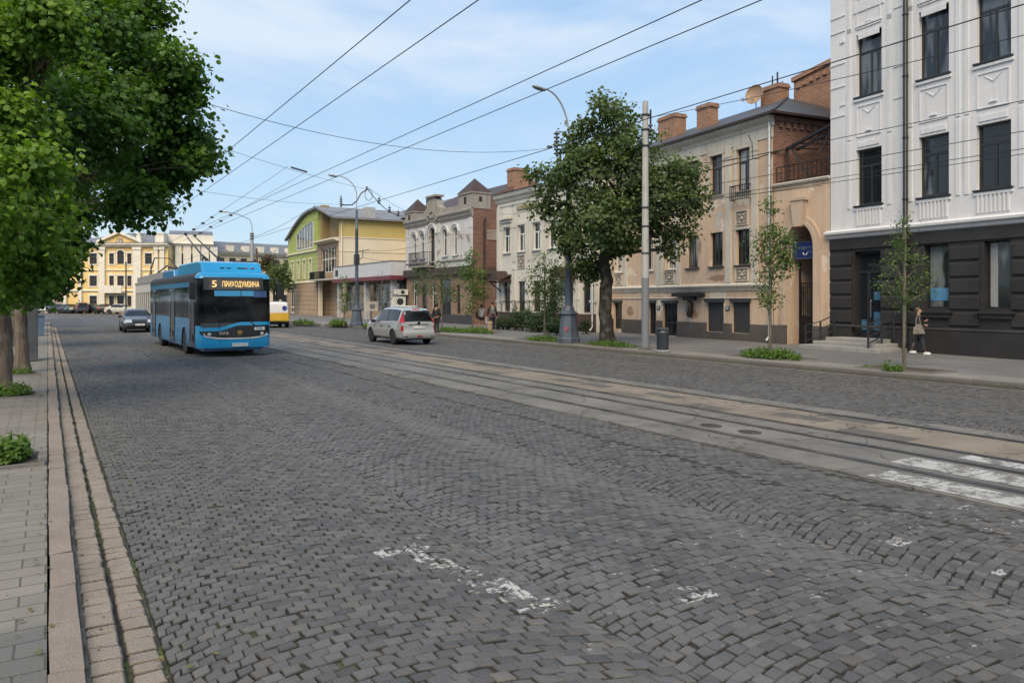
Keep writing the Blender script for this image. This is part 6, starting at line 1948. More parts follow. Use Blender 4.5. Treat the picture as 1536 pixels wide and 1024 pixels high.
# ------------------------------------------------------------------ pale tram following
def tram():
    x0, x1, y0, y1 = 6.0, 8.5, 50.5, 68.0
    root = empty('tram', ((x0+x1)/2, y0, 0), 0, 'pale grey tram behind the blue trolleybus, with roof frame and dark windows', 'tram')
    W2, Lb = (x1-x0)/2, y1-y0
    WHT = metal_paint('tram_white', (.52,.53,.53), .4, .4)
    ops = [(k*1.35+.35, k*1.35+1.5, 1.25, 2.55) for k in range(12)]
    b = MB()
    tmp = MB(); wall(tmp, 0, Lb, .35, 3.2, ops, .08)
    for f in tmp.f: 
        b.face([(-W2+tmp.v[i][1], Lb-tmp.v[i][0], tmp.v[i][2]) for i in f])
    b.face([(W2,0,.35),(W2,Lb,.35),(W2,Lb,3.2),(W2,0,3.2)]); b.face([(-W2,Lb,.35),(W2,Lb,.35),(W2,Lb,3.2),(-W2,Lb,3.2)])
    b.box(-W2,W2,-.01,0,.35,1.2); b.box(-W2,W2,-.01,0,2.7,3.2)
    b.build('body', WHT, root, fix=False)
    for o in ops:
        b = MB(); b.face([(-W2+.06,Lb-o[0],o[2]),(-W2+.06,Lb-o[1],o[2]),(-W2+.06,Lb-o[1],o[3]),(-W2+.06,Lb-o[0],o[3])]); b.build('window', BGL, root)
    b = MB(); b.box(-W2+.05,W2-.05,.0,.04,1.2,2.7); b.build('windscreen', BGL, root)
    b = MB(); b.box(-W2-.06,W2+.06,-.1,Lb,3.2,3.32); b.build('roof', plain('tram_roof', (.3,.3,.29), .7), root)
    b = MB()
    b.box(-W2+.1,-W2+.18,.2,Lb-.3,3.33,3.75); b.box(W2-.18,W2-.1,.2,Lb-.3,3.33,3.75); b.build('roof_screen', plain('tram_screen', (.26,.26,.25), .7), root)
    b = MB(); b.tube([(-.9,9,3.3),(-.9,10.2,4.3),(-.5,11.5,5.1),(.5,11.5,5.1),(.9,10.2,4.3),(.9,9,3.3)], .05, 6); b.tube([(-.9,12.5,3.3),(-.5,11.5,5.1)], .04, 5); b.tube([(-1.0,8,3.6),(-.4,5.5,4.3),(.4,3.5,3.8)], .05, 6); b.build('pantograph', M['dark_metal'], root)
    b = MB(); b.box(-W2+.1,W2-.1,.3,Lb-.3,.12,.36); b.build('underframe', M['dim'], root)
    for y in (2.2, 4.0, 13.5, 15.3):
        for sg in (-1, 1):
            b = MB(); b.lathe([(.02,-.06),(.33,-.06),(.33,.06),(.02,.06)], (0,0,0), 16); o = b.build('wheel', M['iron'], root); o.rotation_euler = (0,R(90),0); o.location = (sg*.8,y,.34)
tram()
MG = 'grown maples along the two pavements'
# ------------------------------------------------------------------ trees and plants
LEAF_LOBED = np.array([(0,-.5),(.20,-.36),(.42,-.24),(.37,.02),(.42,.24),(.20,.31),(0,.55),(-.20,.31),(-.42,.24),(-.37,.02),(-.42,-.24),(-.20,-.36)])
LEAF_OVAL = np.array([(0,-.5),(.24,-.2),(.27,.12),(0,.55),(-.27,.12),(-.24,-.2)])
LEAF_BLADE = np.array([(-.05,-.5),(.05,-.5),(.035,.15),(0,.5),(-.035,.15)])

def leaf_cloud(name, C, N, S, tmpl, mat_, parent, g, rim=None, droop=.25):
    """one mesh of many small folded leaves at centres C, normals N, sizes S"""
    n = len(C); k = len(tmpl)
    N = N/np.linalg.norm(N, axis=1, keepdims=True)
    a = g.normal(size=(n,3)); T = a - N*(a*N).sum(1, keepdims=True); T /= np.linalg.norm(T, axis=1, keepdims=True)
    B = np.cross(N, T)
    u = tmpl[:,0][None,:,None]; v = tmpl[:,1][None,:,None]
    fold = (np.abs(u)*.35 - (v**2)*droop)
    P = C[:,None,:] + S[:,None,None]*(T[:,None,:]*u + B[:,None,:]*v + N[:,None,:]*fold)
    flat = np.arange(n*k); counts = np.full(n, k)
    rn = np.repeat(g.random(n), k)
    rm = np.repeat(rim if rim is not None else np.zeros(n), k)
    return np_mesh(name, P.reshape(-1,3), flat, counts, mat_, parent, {'rnd': rn, 'rim': rm})

def blob_leaves(blobs, g, per, spread, gap=.35, up=.55, base=None):
    """clusters near the shells of ellipsoids; returns centres, normals, rim weight"""
    Cs, Ns, Rm, K = [], [], [], []
    mn = np.mean([b[0] for b in blobs], axis=0)
    for c, r, dens in blobs:
        c = np.array(c); r = np.array(r)
        nc = max(4, int(dens))
        d = g.normal(size=(nc,3)); d /= np.linalg.norm(d, axis=1, keepdims=True)
        rad = g.random(nc)**.38
        p = c + d*r*rad[:,None]
        ph = np.sin(p[:,0]*2.3+1)*np.sin(p[:,1]*2.1+p[:,2]*1.3)*np.sin(p[:,2]*2.6+.5)
        keep = ph > -1+gap*1.9*g.random(nc)
        p, d_, rad = p[keep], d[keep], rad[keep]
        m = len(p)
        q = g.integers(int(per*.6), int(per*1.4)+1, m)
        idx = np.repeat(np.arange(m), q)
        off = g.normal(size=(len(idx),3))*spread*np.array([1,1,.62])
        cc = p[idx] + off
        nn = d_[idx]*.75 + np.array([0,0,up]) + g.normal(size=(len(idx),3))*.5
        Cs.append(cc); Ns.append(nn)
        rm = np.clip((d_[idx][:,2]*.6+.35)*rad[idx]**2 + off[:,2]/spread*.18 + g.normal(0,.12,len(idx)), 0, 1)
        Rm.append(rm); K.append(p)
    return np.concatenate(Cs), np.concatenate(Ns), np.concatenate(Rm), K

def limb(b, p, q, r0, r1, g, bend=.12, n=6, seg=7):
    p, q = Vector(p), Vector(q); L = (q-p).length
    off = Vector((g.normal(), g.normal(), abs(g.normal())*.6))*L*bend
    pts = []; rs = []
    for k in range(n+1):
        t = k/n; pts.append(p.lerp(q, t) + off*math.sin(math.pi*t)*(1-t*.3)); rs.append(r0+(r1-r0)*t)
    b.tube(pts, rs, seg); return pts

def tree(name, label, base, trunk, blobs, leaf_m, bark_m, leaf, size, per, spread, seed, cat='tree', group=None, gap=.35, fork=None, twigs=2, up=.55, droop=.25):
    """trunk: list of (point, radius) in world space; blobs: (centre, radii, clusters)"""
    g = np.random.default_rng(seed)
    root = empty(name, base, 0, label, cat, group)
    o = Vector(base)
    loc = lambda p: Vector(p) - o
    C, N, rm, K = blob_leaves([(loc(c), r, d) for c, r, d in blobs], g, per, spread, gap, up)
    b = MB()
    # flared foot
    pts = [loc(p) for p, r in trunk]; rs = [r for p, r in trunk]
    fine = []; fr = []
    for i in range(len(pts)-1):
        for k in range(4):
            t = k/4; q = pts[i].lerp(pts[i+1], t); r = rs[i]+(rs[i+1]-rs[i])*t
            w_ = r*.10
            fine.append(q+Vector((g.normal()*w_, g.normal()*w_, 0)) if (i or k) else q); fr.append(r*(1+.0*t))
    fine.append(pts[-1]); fr.append(rs[-1]); fr[0] *= 1.45; fr[1] *= 1.12
    b.tube(fine, fr, 14)
    i0 = fork if fork is not None else max(1, len(fine)//2)
    for (c, r, d), kk in zip(blobs, K):
        c = loc(c)
        # start from the trunk point a bit below the blob
        cand = [i for i in range(i0, len(fine)) if fine[i].z < c.z-.1] or [i0]
        s = cand[min(len(cand)-1, int(len(cand)*.75))]
        r0 = min(fr[s]*.62, .035+.028*(c-fine[s]).length)
        pp = limb(b, fine[s], c, r0, max(.012, r0*.28), g, .10)
        for q in kk[:int(twigs*4)]:
            t = g.integers(2, len(pp)); limb(b, pp[t], Vector(q), max(.008, r0*.3), .005, g, .12, 4, 5)
    b.build('trunk', bark_m, root, smooth=True)
    S = size*g.uniform(.65, 1.25, len(C))
    cr = leaf_cloud('crown', C, N, S, leaf, leaf_m, root, g, rm, droop)
    return root

LM_DARK = leaf_mat('maple_leaf_deep', (.030,.078,.012), (.07,.15,.022), (.17,.29,.04), .40)
LM_LIGHT = leaf_mat('maple_leaf_bright', (.055,.125,.016), (.12,.225,.026), (.26,.38,.04), .40)
LM_MID = leaf_mat('maple_leaf_mid', (.048,.080,.028), (.098,.145,.050), (.19,.235,.085), .42)
LM_YNG = leaf_mat('young_leaf', (.05,.095,.024), (.11,.18,.045), (.2,.28,.07), .38)
LM_RED = leaf_mat('reddish_leaf', (.05,.03,.022), (.10,.065,.035), (.12,.11,.05), .3)
LM_BUSH = leaf_mat('shrub_leaf', (.016,.038,.015), (.04,.075,.028), (.07,.12,.045), .25)
LM_GRASS = leaf_mat('weed_leaf', (.055,.105,.02), (.11,.20,.035), (.19,.28,.06), .4)
BK_MAPLE = bark('maple_bark', (.15,.12,.095)); BK_DARK = bark('dark_bark', (.032,.027,.023)); BK_YNG = bark('young_bark', (.15,.13,.10))

def B(px, py, rp, d, dens, dd=0, sz=(1,1,.85)):
    d2 = d+dd; r = rp*d2/FPX
    return (at(px, py, d2), (r*sz[0], r*sz[1], r*sz[2]), dens)

# big maple on the left pavement
d = 20.0
tb = at(33, HOR+(EYE-.12)/d*FPX, d)
A = [(130,40,88,170),(200,85,72,150),(255,160,50,90),(272,232,44,75),(212,235,70,150),(200,305,46,85),(122,190,95,180),(98,300,60,130),(98,360,24,34),(62,392,46,80),(60,90,90,120),(40,250,90,120),(55,420,36,50),
     (140,-60,110,130),(225,25,30,35),(282,118,20,22),(72,428,18,22),(80,396,20,22),(165,-10,60,60),(300,238,20,18),(240,262,40,50),(165,150,70,110),(236,272,26,30),(285,205,34,34),(295,248,24,22),(262,100,34,40)]
g0 = random.Random(3)
blobs = [B(px, py, rp, d, n*1.0, g0.uniform(-2.4, 2.4)*(rp/70)) for px, py, rp, n in A]
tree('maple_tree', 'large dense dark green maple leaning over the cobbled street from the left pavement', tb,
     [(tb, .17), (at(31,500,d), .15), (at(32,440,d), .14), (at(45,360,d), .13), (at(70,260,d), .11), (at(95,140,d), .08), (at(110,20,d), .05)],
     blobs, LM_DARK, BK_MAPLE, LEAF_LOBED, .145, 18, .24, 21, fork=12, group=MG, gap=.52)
# nearer, lighter maple at the picture's edge
d = 15.2
tb = at(6, HOR+(EYE-.12)/d*FPX, d)
A = [(18,60,62,110),(66,28,40,60),(8,190,62,90),(22,320,62,100),(48,392,38,55),(6,430,40,45),(92,60,22,16),(-60,120,110,90),(-50,300,100,90),(-20,-30,80,60),(60,300,34,34),(45,250,36,34),(58,345,28,24)]
blobs = [B(px, py, rp, d, n, g0.uniform(-2.6, .6)*(rp/60)-1.0) for px, py, rp, n in A]
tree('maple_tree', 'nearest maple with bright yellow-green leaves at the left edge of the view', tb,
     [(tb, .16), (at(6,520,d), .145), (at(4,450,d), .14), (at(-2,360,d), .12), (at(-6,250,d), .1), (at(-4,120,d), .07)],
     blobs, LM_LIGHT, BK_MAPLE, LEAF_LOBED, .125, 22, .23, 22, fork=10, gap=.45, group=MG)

# two more maples farther along the left pavement
for (X_, Y_, rr, sd, lb) in ((-1.25, 37.0, 1.7, 61, 'third maple along the left pavement, its low crown behind the leaning one'), (-1.9, 52.0, 2.3, 62, 'fourth maple along the left pavement, beyond the grey cabinet'), (-2.3, 65.0, 2.2, 63, 'fifth maple along the left pavement, a dark crown seen past the trunks'),
                              (-2.6, 76.0, 2.4, 64, 'sixth maple along the left pavement, low over the parked cars'), (-2.9, 87.0, 2.4, 65, 'last maple of the left row, nearest the palace')):
    tb = Vector((X_, Y_, .12)); g1 = random.Random(sd)
    bl = [(Vector((X_+g1.uniform(-1,1)*rr*.7, Y_+g1.uniform(-1,1)*rr*.8, 3.3+4.6*k/11)), (rr*.62, rr*.62, rr*.5), 46) for k in range(12)]
    tree('maple_tree', lb, tb, [(tb,.16),(tb+Vector((.05,0,1.6)),.14),(tb+Vector((0,.1,3.6)),.11),(tb+Vector((.1,0,6.5)),.06)], bl, LM_DARK, BK_MAPLE, LEAF_LOBED, .22, 11, .28, sd, fork=6, gap=.38, group=MG)

# big maple on the right pavement
d = 31.0
tb = ground(912, 517, .15); d = 31.7
A = [(905,168,30,26),(935,168,22,18),(882,185,20,12),(880,215,44,60),(945,220,50,70),(838,266,36,50),(900,270,66,120),(985,262,52,80),(1030,255,30,30),(1030,300,36,46),(826,300,30,24),(862,335,46,60),(950,325,56,85),(1008,345,40,50),(890,392,28,34),(852,368,22,24),(932,362,32,44),(905,360,34,44),
     (806,318,20,12),(800,262,14,9),(1044,318,16,10),(886,412,18,14),(870,400,16,10),(1010,372,18,10),(900,150,16,10),(975,300,55,80),(905,330,60,80),(1050,290,18,12),(930,195,40,50),(882,236,28,30)]
blobs = [B(px, py, rp*.88, d, n*1.6, g0.uniform(-1.6, 1.6)*(rp/50)) for px, py, rp, n in A]
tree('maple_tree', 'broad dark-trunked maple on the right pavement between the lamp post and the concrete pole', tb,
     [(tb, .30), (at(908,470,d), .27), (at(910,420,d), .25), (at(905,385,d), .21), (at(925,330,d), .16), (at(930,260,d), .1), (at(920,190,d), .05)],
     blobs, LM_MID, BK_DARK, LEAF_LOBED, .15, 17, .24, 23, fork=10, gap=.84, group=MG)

# young street trees
def sapling(label, px, py, topy, blobs, seed, lm, size=.10, per=9, spread=.16, r=.045, lean=0, dens=1.7, gap=.3):
    tb = ground(px, py, .15); d = (EYE-.15)*FPX/(py-HOR)
    pts = [(tb, r), (at(px+lean*.3, py+(topy-py)*.33, d), r*.85), (at(px+lean*.6, py+(topy-py)*.66, d), r*.6), (at(px+lean, topy+6, d), r*.2)]
    return tree('young_tree', label, tb, pts, [B(x, y, rp, d, n*dens, dd, sz) for x, y, rp, n, dd, sz in blobs], lm, BK_YNG, LEAF_OVAL, size, per, spread, seed, group='young street trees', fork=3, gap=gap, twigs=1)
o1 = (1,1,1)
sapling('slender young tree with sparse leaves before the beige archway', 1155, 538, 292,
        [(1157,310,9,7,0,(1,1,2)),(1158,345,15,14,0,o1),(1162,372,24,24,.1,o1),(1145,360,16,10,-.1,o1),(1175,385,18,14,.2,o1),(1160,405,24,22,0,o1),(1150,435,18,12,.1,o1),(1180,362,14,8,0,o1),(1158,455,14,10,0,o1),(1140,385,14,7,0,o1),(1185,395,10,6,0,o1)], 31, LM_YNG, .10, 10, .14, .05)
sapling('bare-stemmed young tree with thin pale leaves before the black shop front', 1356, 553, 322,
        [(1354,335,9,9,0,(1,1,1.6)),(1352,362,13,12,0,o1),(1338,400,20,11,.1,o1),(1372,392,20,11,-.1,o1),(1356,385,16,10,0,o1),(1385,418,16,8,0,o1),(1330,428,16,9,0,o1),(1360,430,20,12,0,o1),(1368,448,16,8,0,o1),(1390,440,9,4,0,o1),(1350,452,16,8,0,o1)], 32, LM_YNG, .072, 9, .12, .042)
sapling('round-headed young tree in front of the cream house shrubs', 817, 506, 382, [(818,400,22,30,0,o1),(805,425,22,26,.2,o1),(832,430,22,28,-.2,o1),(818,445,26,30,0,o1),(840,405,10,8,0,o1)], 33, LM_MID, .12, 10, .2, .05)
sapling('tallest young tree before the turret house, near the two walkers', 709, 497, 372, [(708,385,11,14,0,o1),(700,405,18,26,.2,o1),(718,415,18,24,-.2,o1),(708,432,20,30,0,o1),(722,440,12,12,0,o1),(706,458,13,14,0,o1)], 34, LM_YNG, .13, 10, .2, .05)
sapling('forked thin young tree just right of the silver car', 662, 495, 392, [(664,405,14,14,0,o1),(652,425,16,18,.2,o1),(674,430,16,16,-.2,o1),(664,445,18,18,0,o1),(680,448,12,8,0,o1)], 35, LM_MID, .12, 9, .22, .045, lean=4)
sapling('small olive young tree behind the silver car roof', 634, 491, 396, [(632,410,12,14,0,o1),(640,428,14,14,.2,o1),(628,432,12,12,-.2,o1)], 36, LM_MID, .13, 9, .22, .045)
sapling('reddish half-bare young tree before the glazed shop', 573, 488, 400, [(573,425,14,10,0,o1),(562,440,14,10,0,o1),(584,442,14,10,0,o1),(573,455,12,8,0,o1)], 37, LM_RED, .12, 7, .25, .05)
sapling('narrow columnar young tree left of the second lamp post', 516, 489, 408, [(516,425,6,10,0,(1,1,2)),(516,445,8,16,0,(1,1,1.6)),(517,462,7,10,0,o1)], 38, LM_YNG, .12, 10, .18, .04)
# dark shrubs and distant trees
def shrub(label, px, py, blobs, seed, group='dark shrubs before the cream house', name='shrub', lm=None, size=.13, cat='shrub'):
    tb = ground(px, py, .15); d = (EYE-.15)*FPX/(py-HOR)
    return tree(name, label, tb, [(tb, .06), (tb+Vector((.02,.0,.3)), .05), (tb+Vector((.03,.02,.6)), .03)], [B(x, y, rp, d, n, dd) for x, y, rp, n, dd in blobs], lm or LM_BUSH, BK_DARK, LEAF_OVAL, size, 12, .17, seed, cat=cat, group=group, fork=1, gap=.15)
shrub('low spreading juniper shrub nearest the walkers', 762, 494, [(758,482,15,40,0),(770,486,13,30,-.5),(748,486,9,18,0)], 41)
shrub('bluish spreading shrub in the middle of the row by the cream house', 784, 496, [(785,474,17,50,0),(795,482,16,40,-.4),(776,480,13,26,.3)], 42)
shrub('rounded dark shrub in front of the cream house door', 808, 498, [(806,484,15,44,0),(816,487,12,28,-.3),(798,488,10,20,.2)], 43)
shrub('tall dark evergreen shrub beside the lamp post base', 830, 499, [(828,455,17,46,.6),(838,468,15,36,.5),(820,472,15,36,.6),(835,484,14,30,0)], 44)
shrub('small green shrub tucked left of the lamp post base', 842, 502, [(838,490,11,30,0),(828,492,10,24,0)], 45)
shrub('thin climbing shrub against the maroon plinth right of the lamp post', 880, 501, [(878,484,7,10,0),(874,492,6,10,0)], 46)
def far_tree(label, px, d, hy, w, seed, lm):
    a, c = ray(px); tb = Vector((a*d, c*d, 0))
    y0 = HOR+EYE/d*FPX
    tree('street_tree', label, tb, [(tb,.2),(at(px,(y0+hy)/2,d),.15),(at(px,hy+8,d),.05)], [B(px, hy+w*.8, w, d, 60, 0, (1,1,1.3)), B(px-w*.3, hy+w*1.9, w, d, 60), B(px+w*.4, hy+w*2.6, w, d, 50)], lm, BK_DARK, LEAF_OVAL, .3, 10, .4, seed, group='trees beyond the trolleybus', fork=2)
far_tree('dark green street tree between the trolleybus and the green house', 424, 96, 398, 11, 51, LM_MID)
far_tree('smaller street tree left of the one by the green house', 411, 104, 402, 11, 52, LM_MID)
far_tree('reddish brown tree behind the trolleybus roof', 402, 108, 385, 7, 53, LM_RED)

# tufts of weeds in the tree pits
def plant(label, c, w, h, n, seed, lm=LM_GRASS, blade=.5, group=None, cat='plant'):
    g = np.random.default_rng(seed)
    root = empty('weed_clump', c, 0, label, cat, group)
    m = n; th = g.random(m)*2*np.pi; rr = np.sqrt(g.random(m))
    x, y = rr*np.cos(th)*w[0], rr*np.sin(th)*w[1]
    hh = h*(1-.6*rr**2)*g.uniform(.35,1,m)
    z = hh*.55
    C = np.stack([x + np.cos(th)*hh*.25, y + np.sin(th)*hh*.25, z], -1)
    nb = int(m*blade)
    # upright blades
    T = np.stack([np.cos(th)*.45, np.sin(th)*.45, np.ones(m)], -1) + g.normal(size=(m,3))*.22
    T /= np.linalg.norm(T, axis=1, keepdims=True)
    ra = g.normal(size=(m,3)); U = np.cross(T, ra); U /= np.linalg.norm(U, axis=1, keepdims=True)
    k = len(LEAF_BLADE)
    L = hh*1.15
    P = C[:nb,None,:] + L[:nb,None,None]*(U[:nb,None,:]*LEAF_BLADE[None,:,0,None]*1.3 + T[:nb,None,:]*LEAF_BLADE[None,:,1,None])
    V = P.reshape(-1,3); flat = np.arange(nb*k); cnt = np.full(nb, k)
    rn = np.repeat(g.random(nb), k); rm = np.tile(np.clip(LEAF_BLADE[:,1]+.3, 0, 1), nb)*np.repeat(g.random(nb), k)
    b_ = np_mesh('blades', V, flat, cnt, lm, root, {'rnd': rn, 'rim': rm})
    if nb < m:
        N = np.stack([np.cos(th)*.5, np.sin(th)*.5, np.ones(m)], -1)[nb:] + g.normal(size=(m-nb,3))*.4
        CC = C[nb:].copy(); CC[:,2] = hh[nb:]*g.uniform(.4,1,m-nb)
        leaf_cloud('foliage', CC, N, np.maximum(.03, h*g.uniform(.16,.34,m-nb)), LEAF_OVAL, lm, root, g, g.random(m-nb)*.8)
    return root
SOIL = plain('pit_soil', (.055,.045,.032), .95, var=.5, vs=4, bump=.8, bs=30)
def pit(px, py, wx, wy, z, rim_m=None):
    c = ground(px, py, z)
    b = MB(); b.box(c.x-wx, c.x+wx, c.y-wy, c.y+wy, z-.1, z+.012); tag(b.build('soil_pit', SOIL), kind='structure')
    b = MB()
    for q in ((c.x-wx-.07, c.x+wx+.07, c.y-wy-.08, c.y-wy-.002),(c.x-wx-.07, c.x+wx+.07, c.y+wy+.002, c.y+wy+.08),(c.x-wx-.07,c.x-wx-.002,c.y-wy-.0,c.y+wy+.0),(c.x+wx+.002,c.x+wx+.07,c.y-wy,c.y+wy)):
        b.box(*q, z-.1, z+.035)
    tag(b.build('pit_edging', KERBR), kind='structure')
    return c
gr_ = 'weed clumps in the tree pits of the right pavement'
for (px, py, w_, h, n, lb) in ((1155,537,(.5,1.1),.42,900,'bright weed clump round the slender tree before the archway'),
                               (1338,556,(.2,.25),.32,160,'small spiky tuft beside the bare-stemmed tree at the shop front'),
                               (1300,551,(.1,.12),.16,50,'tiny sprout at the corner of the shop-front tree pit'),
                               (915,519,(.5,1.5),.30,700,'weed clump at the foot of the broad right-hand maple'),
                               (815,511,(.5,1.3),.34,600,'weed clump left of the lamp post base'),
                               (716,499,(.5,1.6),.42,600,'grass clump under the tallest young tree by the walkers'),
                               (680,498,(.5,1.6),.42,600,'grass clump immediately right of the silver car'),
                               (553,491,(.4,.9),.4,350,'weed clump between the second lamp post and the silver car'),
                               (507,488,(.5,1.2),.6,500,'bushy weed clump left of the second lamp post'),
                               (455,486,(.6,2.2),.5,450,'grass clump near the yellow van')):
    if px not in (1300,):
        c = pit(px if px != 1338 else 1356, py-1 if px != 1338 else 554, max(.45, w_[0]+.08) if px != 1338 else .5, (w_[1]+.1) if px != 1338 else 1.0, .15)
    c = ground(px, py, .16)
    plant(lb, c, w_, h, n, px, group=gr_, blade=.6)
gl_ = 'weed clumps on the left pavement'
for (px, py, w_, h, n, lb, bl) in ((12,690,(.20,.33),.36,950,'nearest leafy green weed clump on the left pavement','.2'),
                               (18,592,(.30,.42),.30,900,'leafy weed clump at the foot of the nearest maple','.25'),
                               (30,560,(.25,.4),.2,420,'low weeds at the foot of the leaning dark maple','.5')):
    c = ground(px, py, .125)
    b = MB(); b.box(c.x-w_[0]-.1, c.x+w_[0]+.1, c.y-w_[1]-.1, c.y+w_[1]+.12, .02, .131); tag(b.build('soil_pit', SOIL), kind='structure')
    b = MB(); b.box(c.x+w_[0]+.101, c.x+w_[0]+.17, c.y-w_[1]-.12, c.y-w_[1]+.1, .02, .2); b.box(c.x-w_[0]-.1, c.x+w_[0]+.17, c.y-w_[1]-.17, c.y-w_[1]-.121, .02, .15); tag(b.build('pit_edging', KERBR), kind='structure')
    plant(lb, c, w_, h, n, px, group=gl_, blade=float(bl))
# sprouts in the gutter joints
g = np.random.default_rng(9)
n = 900; yy = 3 + 14*g.random(n)**1.5; xx = np.where(g.random(n) < .55, .562, np.where(g.random(n) < .5, -.005, .37)) + g.normal(0,.008,n)
xx = np.where(g.random(n) < .3, .62+g.random(n)*.5, xx)
keep = np.sin(yy*2.1)+np.sin(yy*5.3+1) > .35
xx, yy = xx[keep], yy[keep]; n = len(xx)
leaf_cloud('joint_moss', np.stack([xx,yy,np.where(xx < 0,.12,.0)+g.random(n)*.012],-1), np.stack([g.normal(0,.5,n),g.normal(0,.5,n),np.ones(n)],-1), g.uniform(.008,.024,n), LEAF_OVAL, LM_GRASS, None, g)['kind'] = 'stuff'

# litter of small leaves and grit along the kerbs
n = 420; k = n//2
xx = np.concatenate([.02-np.abs(g.normal(0,.9,k))*g.random(k), .2+np.abs(g.normal(0,.5,n-k))]); yy = 3+22*g.random(n)**1.3
zz = np.where(xx < 0, .137, np.where(xx < .172, .129, np.where(xx < .56, .055, .018)))
litter_m = leaf_mat('litter_leaf', (.09,.06,.03), (.2,.15,.06), (.12,.15,.04), .2)
leaf_cloud('leaf_litter', np.stack([xx,yy,zz],-1), np.stack([g.normal(0,.15,n),g.normal(0,.15,n),np.ones(n)],-1), g.uniform(.018,.05,n), LEAF_OVAL, litter_m, None, g, g.random(n))['kind'] = 'stuff'
# ------------------------------------------------------------------ lamp posts, poles, wires, bin
def oct_post(name, label, base, scale=1.0, h=10.3, arm=1.45, thick_to=7.6, arm_dir=(-1,0), cat='street lamp'):
    root = empty(name, base, 0, label, cat, 'street lamps along the right kerb')
    s = scale
    b = MB()
    b.lathe([(.50*s,0),(.50*s,.22*s),(.45*s,.27*s),(.335*s,1.20*s),(.40*s,1.24*s),(.40*s,1.30*s),(.27*s,1.40*s),(.2*s,1.62*s)], (0,0,0), 8, math.pi/8)
    b.build('pedestal', M['lamp_paint'], root, bevel=.015)
    b = MB(); b.lathe([(.165*s,1.6*s),(.15*s,3.2),(.165*s,3.22),(.165*s,3.3),(.13*s,3.34),(.115*s,thick_to-1.5),(.13*s,thick_to-1.48),(.13*s,thick_to-1.4),(.10*s,thick_to-1.36),(.085*s,thick_to)], (0,0,0), 16)
    b.build('post', M['lamp_paint'], root, smooth=True)
    ax, ay = arm_dir; L = math.hypot(ax, ay); ax /= L; ay /= L
    pts = [(0,0,thick_to-.3),(0,0,thick_to+1.0)]
    top = h
    for k in range(1, 11):
        a = math.pi/2*k/10
        pts.append((ax*arm*(1-math.cos(a))*.9, ay*arm*(1-math.cos(a))*.9, thick_to+1.0+(top-thick_to-1.0)*math.sin(a)))
    e = pts[-1]
    b = MB(); b.tube(pts, .038, 8); b.build('gooseneck', M['zinc'], root, smooth=True)
    b = MB(); c = Vector((e[0]+ax*.28, e[1]+ay*.28, e[2]-.03))
    b.ball((0,0,0), 1, 12, 8, (.36,.14,.085)); o = b.build('lamp_head', plain('lamp_grey', (.32,.33,.34), .45, .3), root, smooth=True); o.location = c; o.rotation_euler = (0, R(-8), math.atan2(ay, ax))
    return root
def insul(b, c, n=3, r=.1, dz=.12):
    for k in range(n): b.lathe([(.03,-.05),(r,-.03),(r*.8,.03),(.03,.05)], (c[0],c[1],c[2]-k*dz), 10)

l1 = ground(853, 516.5, .148); l1.x = 19.15; l1.y = 28.0 if False else l1.y
lp1 = oct_post('lamp_post', 'dark blue-grey lamp post on a wide octagonal pedestal beside the big maple', ground(853, 514.5, .148), 1.0, 10.75, 1.45, 7.9, (-1,-.05))
b = MB(); p = lp1.location
insul(b, (-.62,0,8.95), 6, .14, .17); b.tube([(-.62,0,9.05),(-.62,0,7.95)], .04, 6); b.tube([(0,0,8.6),(-.2,0,9.0),(-.5,0,9.05)], .025, 6); b.bar((0,0,8.5),(-.62,0,8.5),.04); b.bar((0,0,8.15),(-.62,0,8.15),.04)
insul(b, (-.28,0,8.3), 2, .1, .14); insul(b, (-1.0,0,8.35), 1, .13)
b.bar((.0,0,8.5),(.55,.1,8.35),.05); b.bar((.3,0,8.5),(.75,-.2,7.9),.08); b.build('insulator_bracket', M['dark_metal'], lp1)
b = MB(); b.prism([(-.09,.07),(-.03,.1),(0,.07),(.03,.1),(.09,.07),(.05,-.03),(0,-.1),(-.05,-.03)], 'y', -.002, .004); o = b.build('sticker', plain('sticker_red', (.35,.05,.08), .5), lp1); o.location = (-.32,-.26,.62); o.rotation_euler = (R(-8),0,R(-50))

lp2b = ground(535, 489, .148)
lp2 = oct_post('lamp_post', 'grey lamp post with looped cable bracket in front of the glazed shop', lp2b, .92, 10.6, 1.6, 8.3, (-1,.05))
b = MB(); b.tube([(0,0,8.9),(-.35,0,8.6),(-.9,0,8.55),(-1.15,0,8.6)], .045, 7); insul(b, (-1.15,0,8.95), 4, .12, .16); b.tube([(-1.15,0,9.2),(-1.15,0,8.4)], .04, 6)
b.tube([(0,0,8.9),(.35,0,9.5),(.75,0,9.75)], .045, 7); insul(b, (.75,0,9.95), 2, .1, .14)
b.tube([(.9+.28*math.cos(a*math.pi/8), 0, 9.4+.4*math.sin(a*math.pi/8)) for a in range(17)], .02, 5, False); b.build('insulator_bracket', M['dark_metal'], lp2)
b = MB(); b.bar((0,0,5.3),(.9,-.1,5.45),.05); b.bar((0,0,4.6),(.4,-.1,4.9),.05); b.bar((.4,-.1,4.9),(.45,-.1,5.4),.04); b.box(-.16,.16,-.16,.16,4.4,5.1); b.build('cable_clamp', M['dark_metal'], lp2)

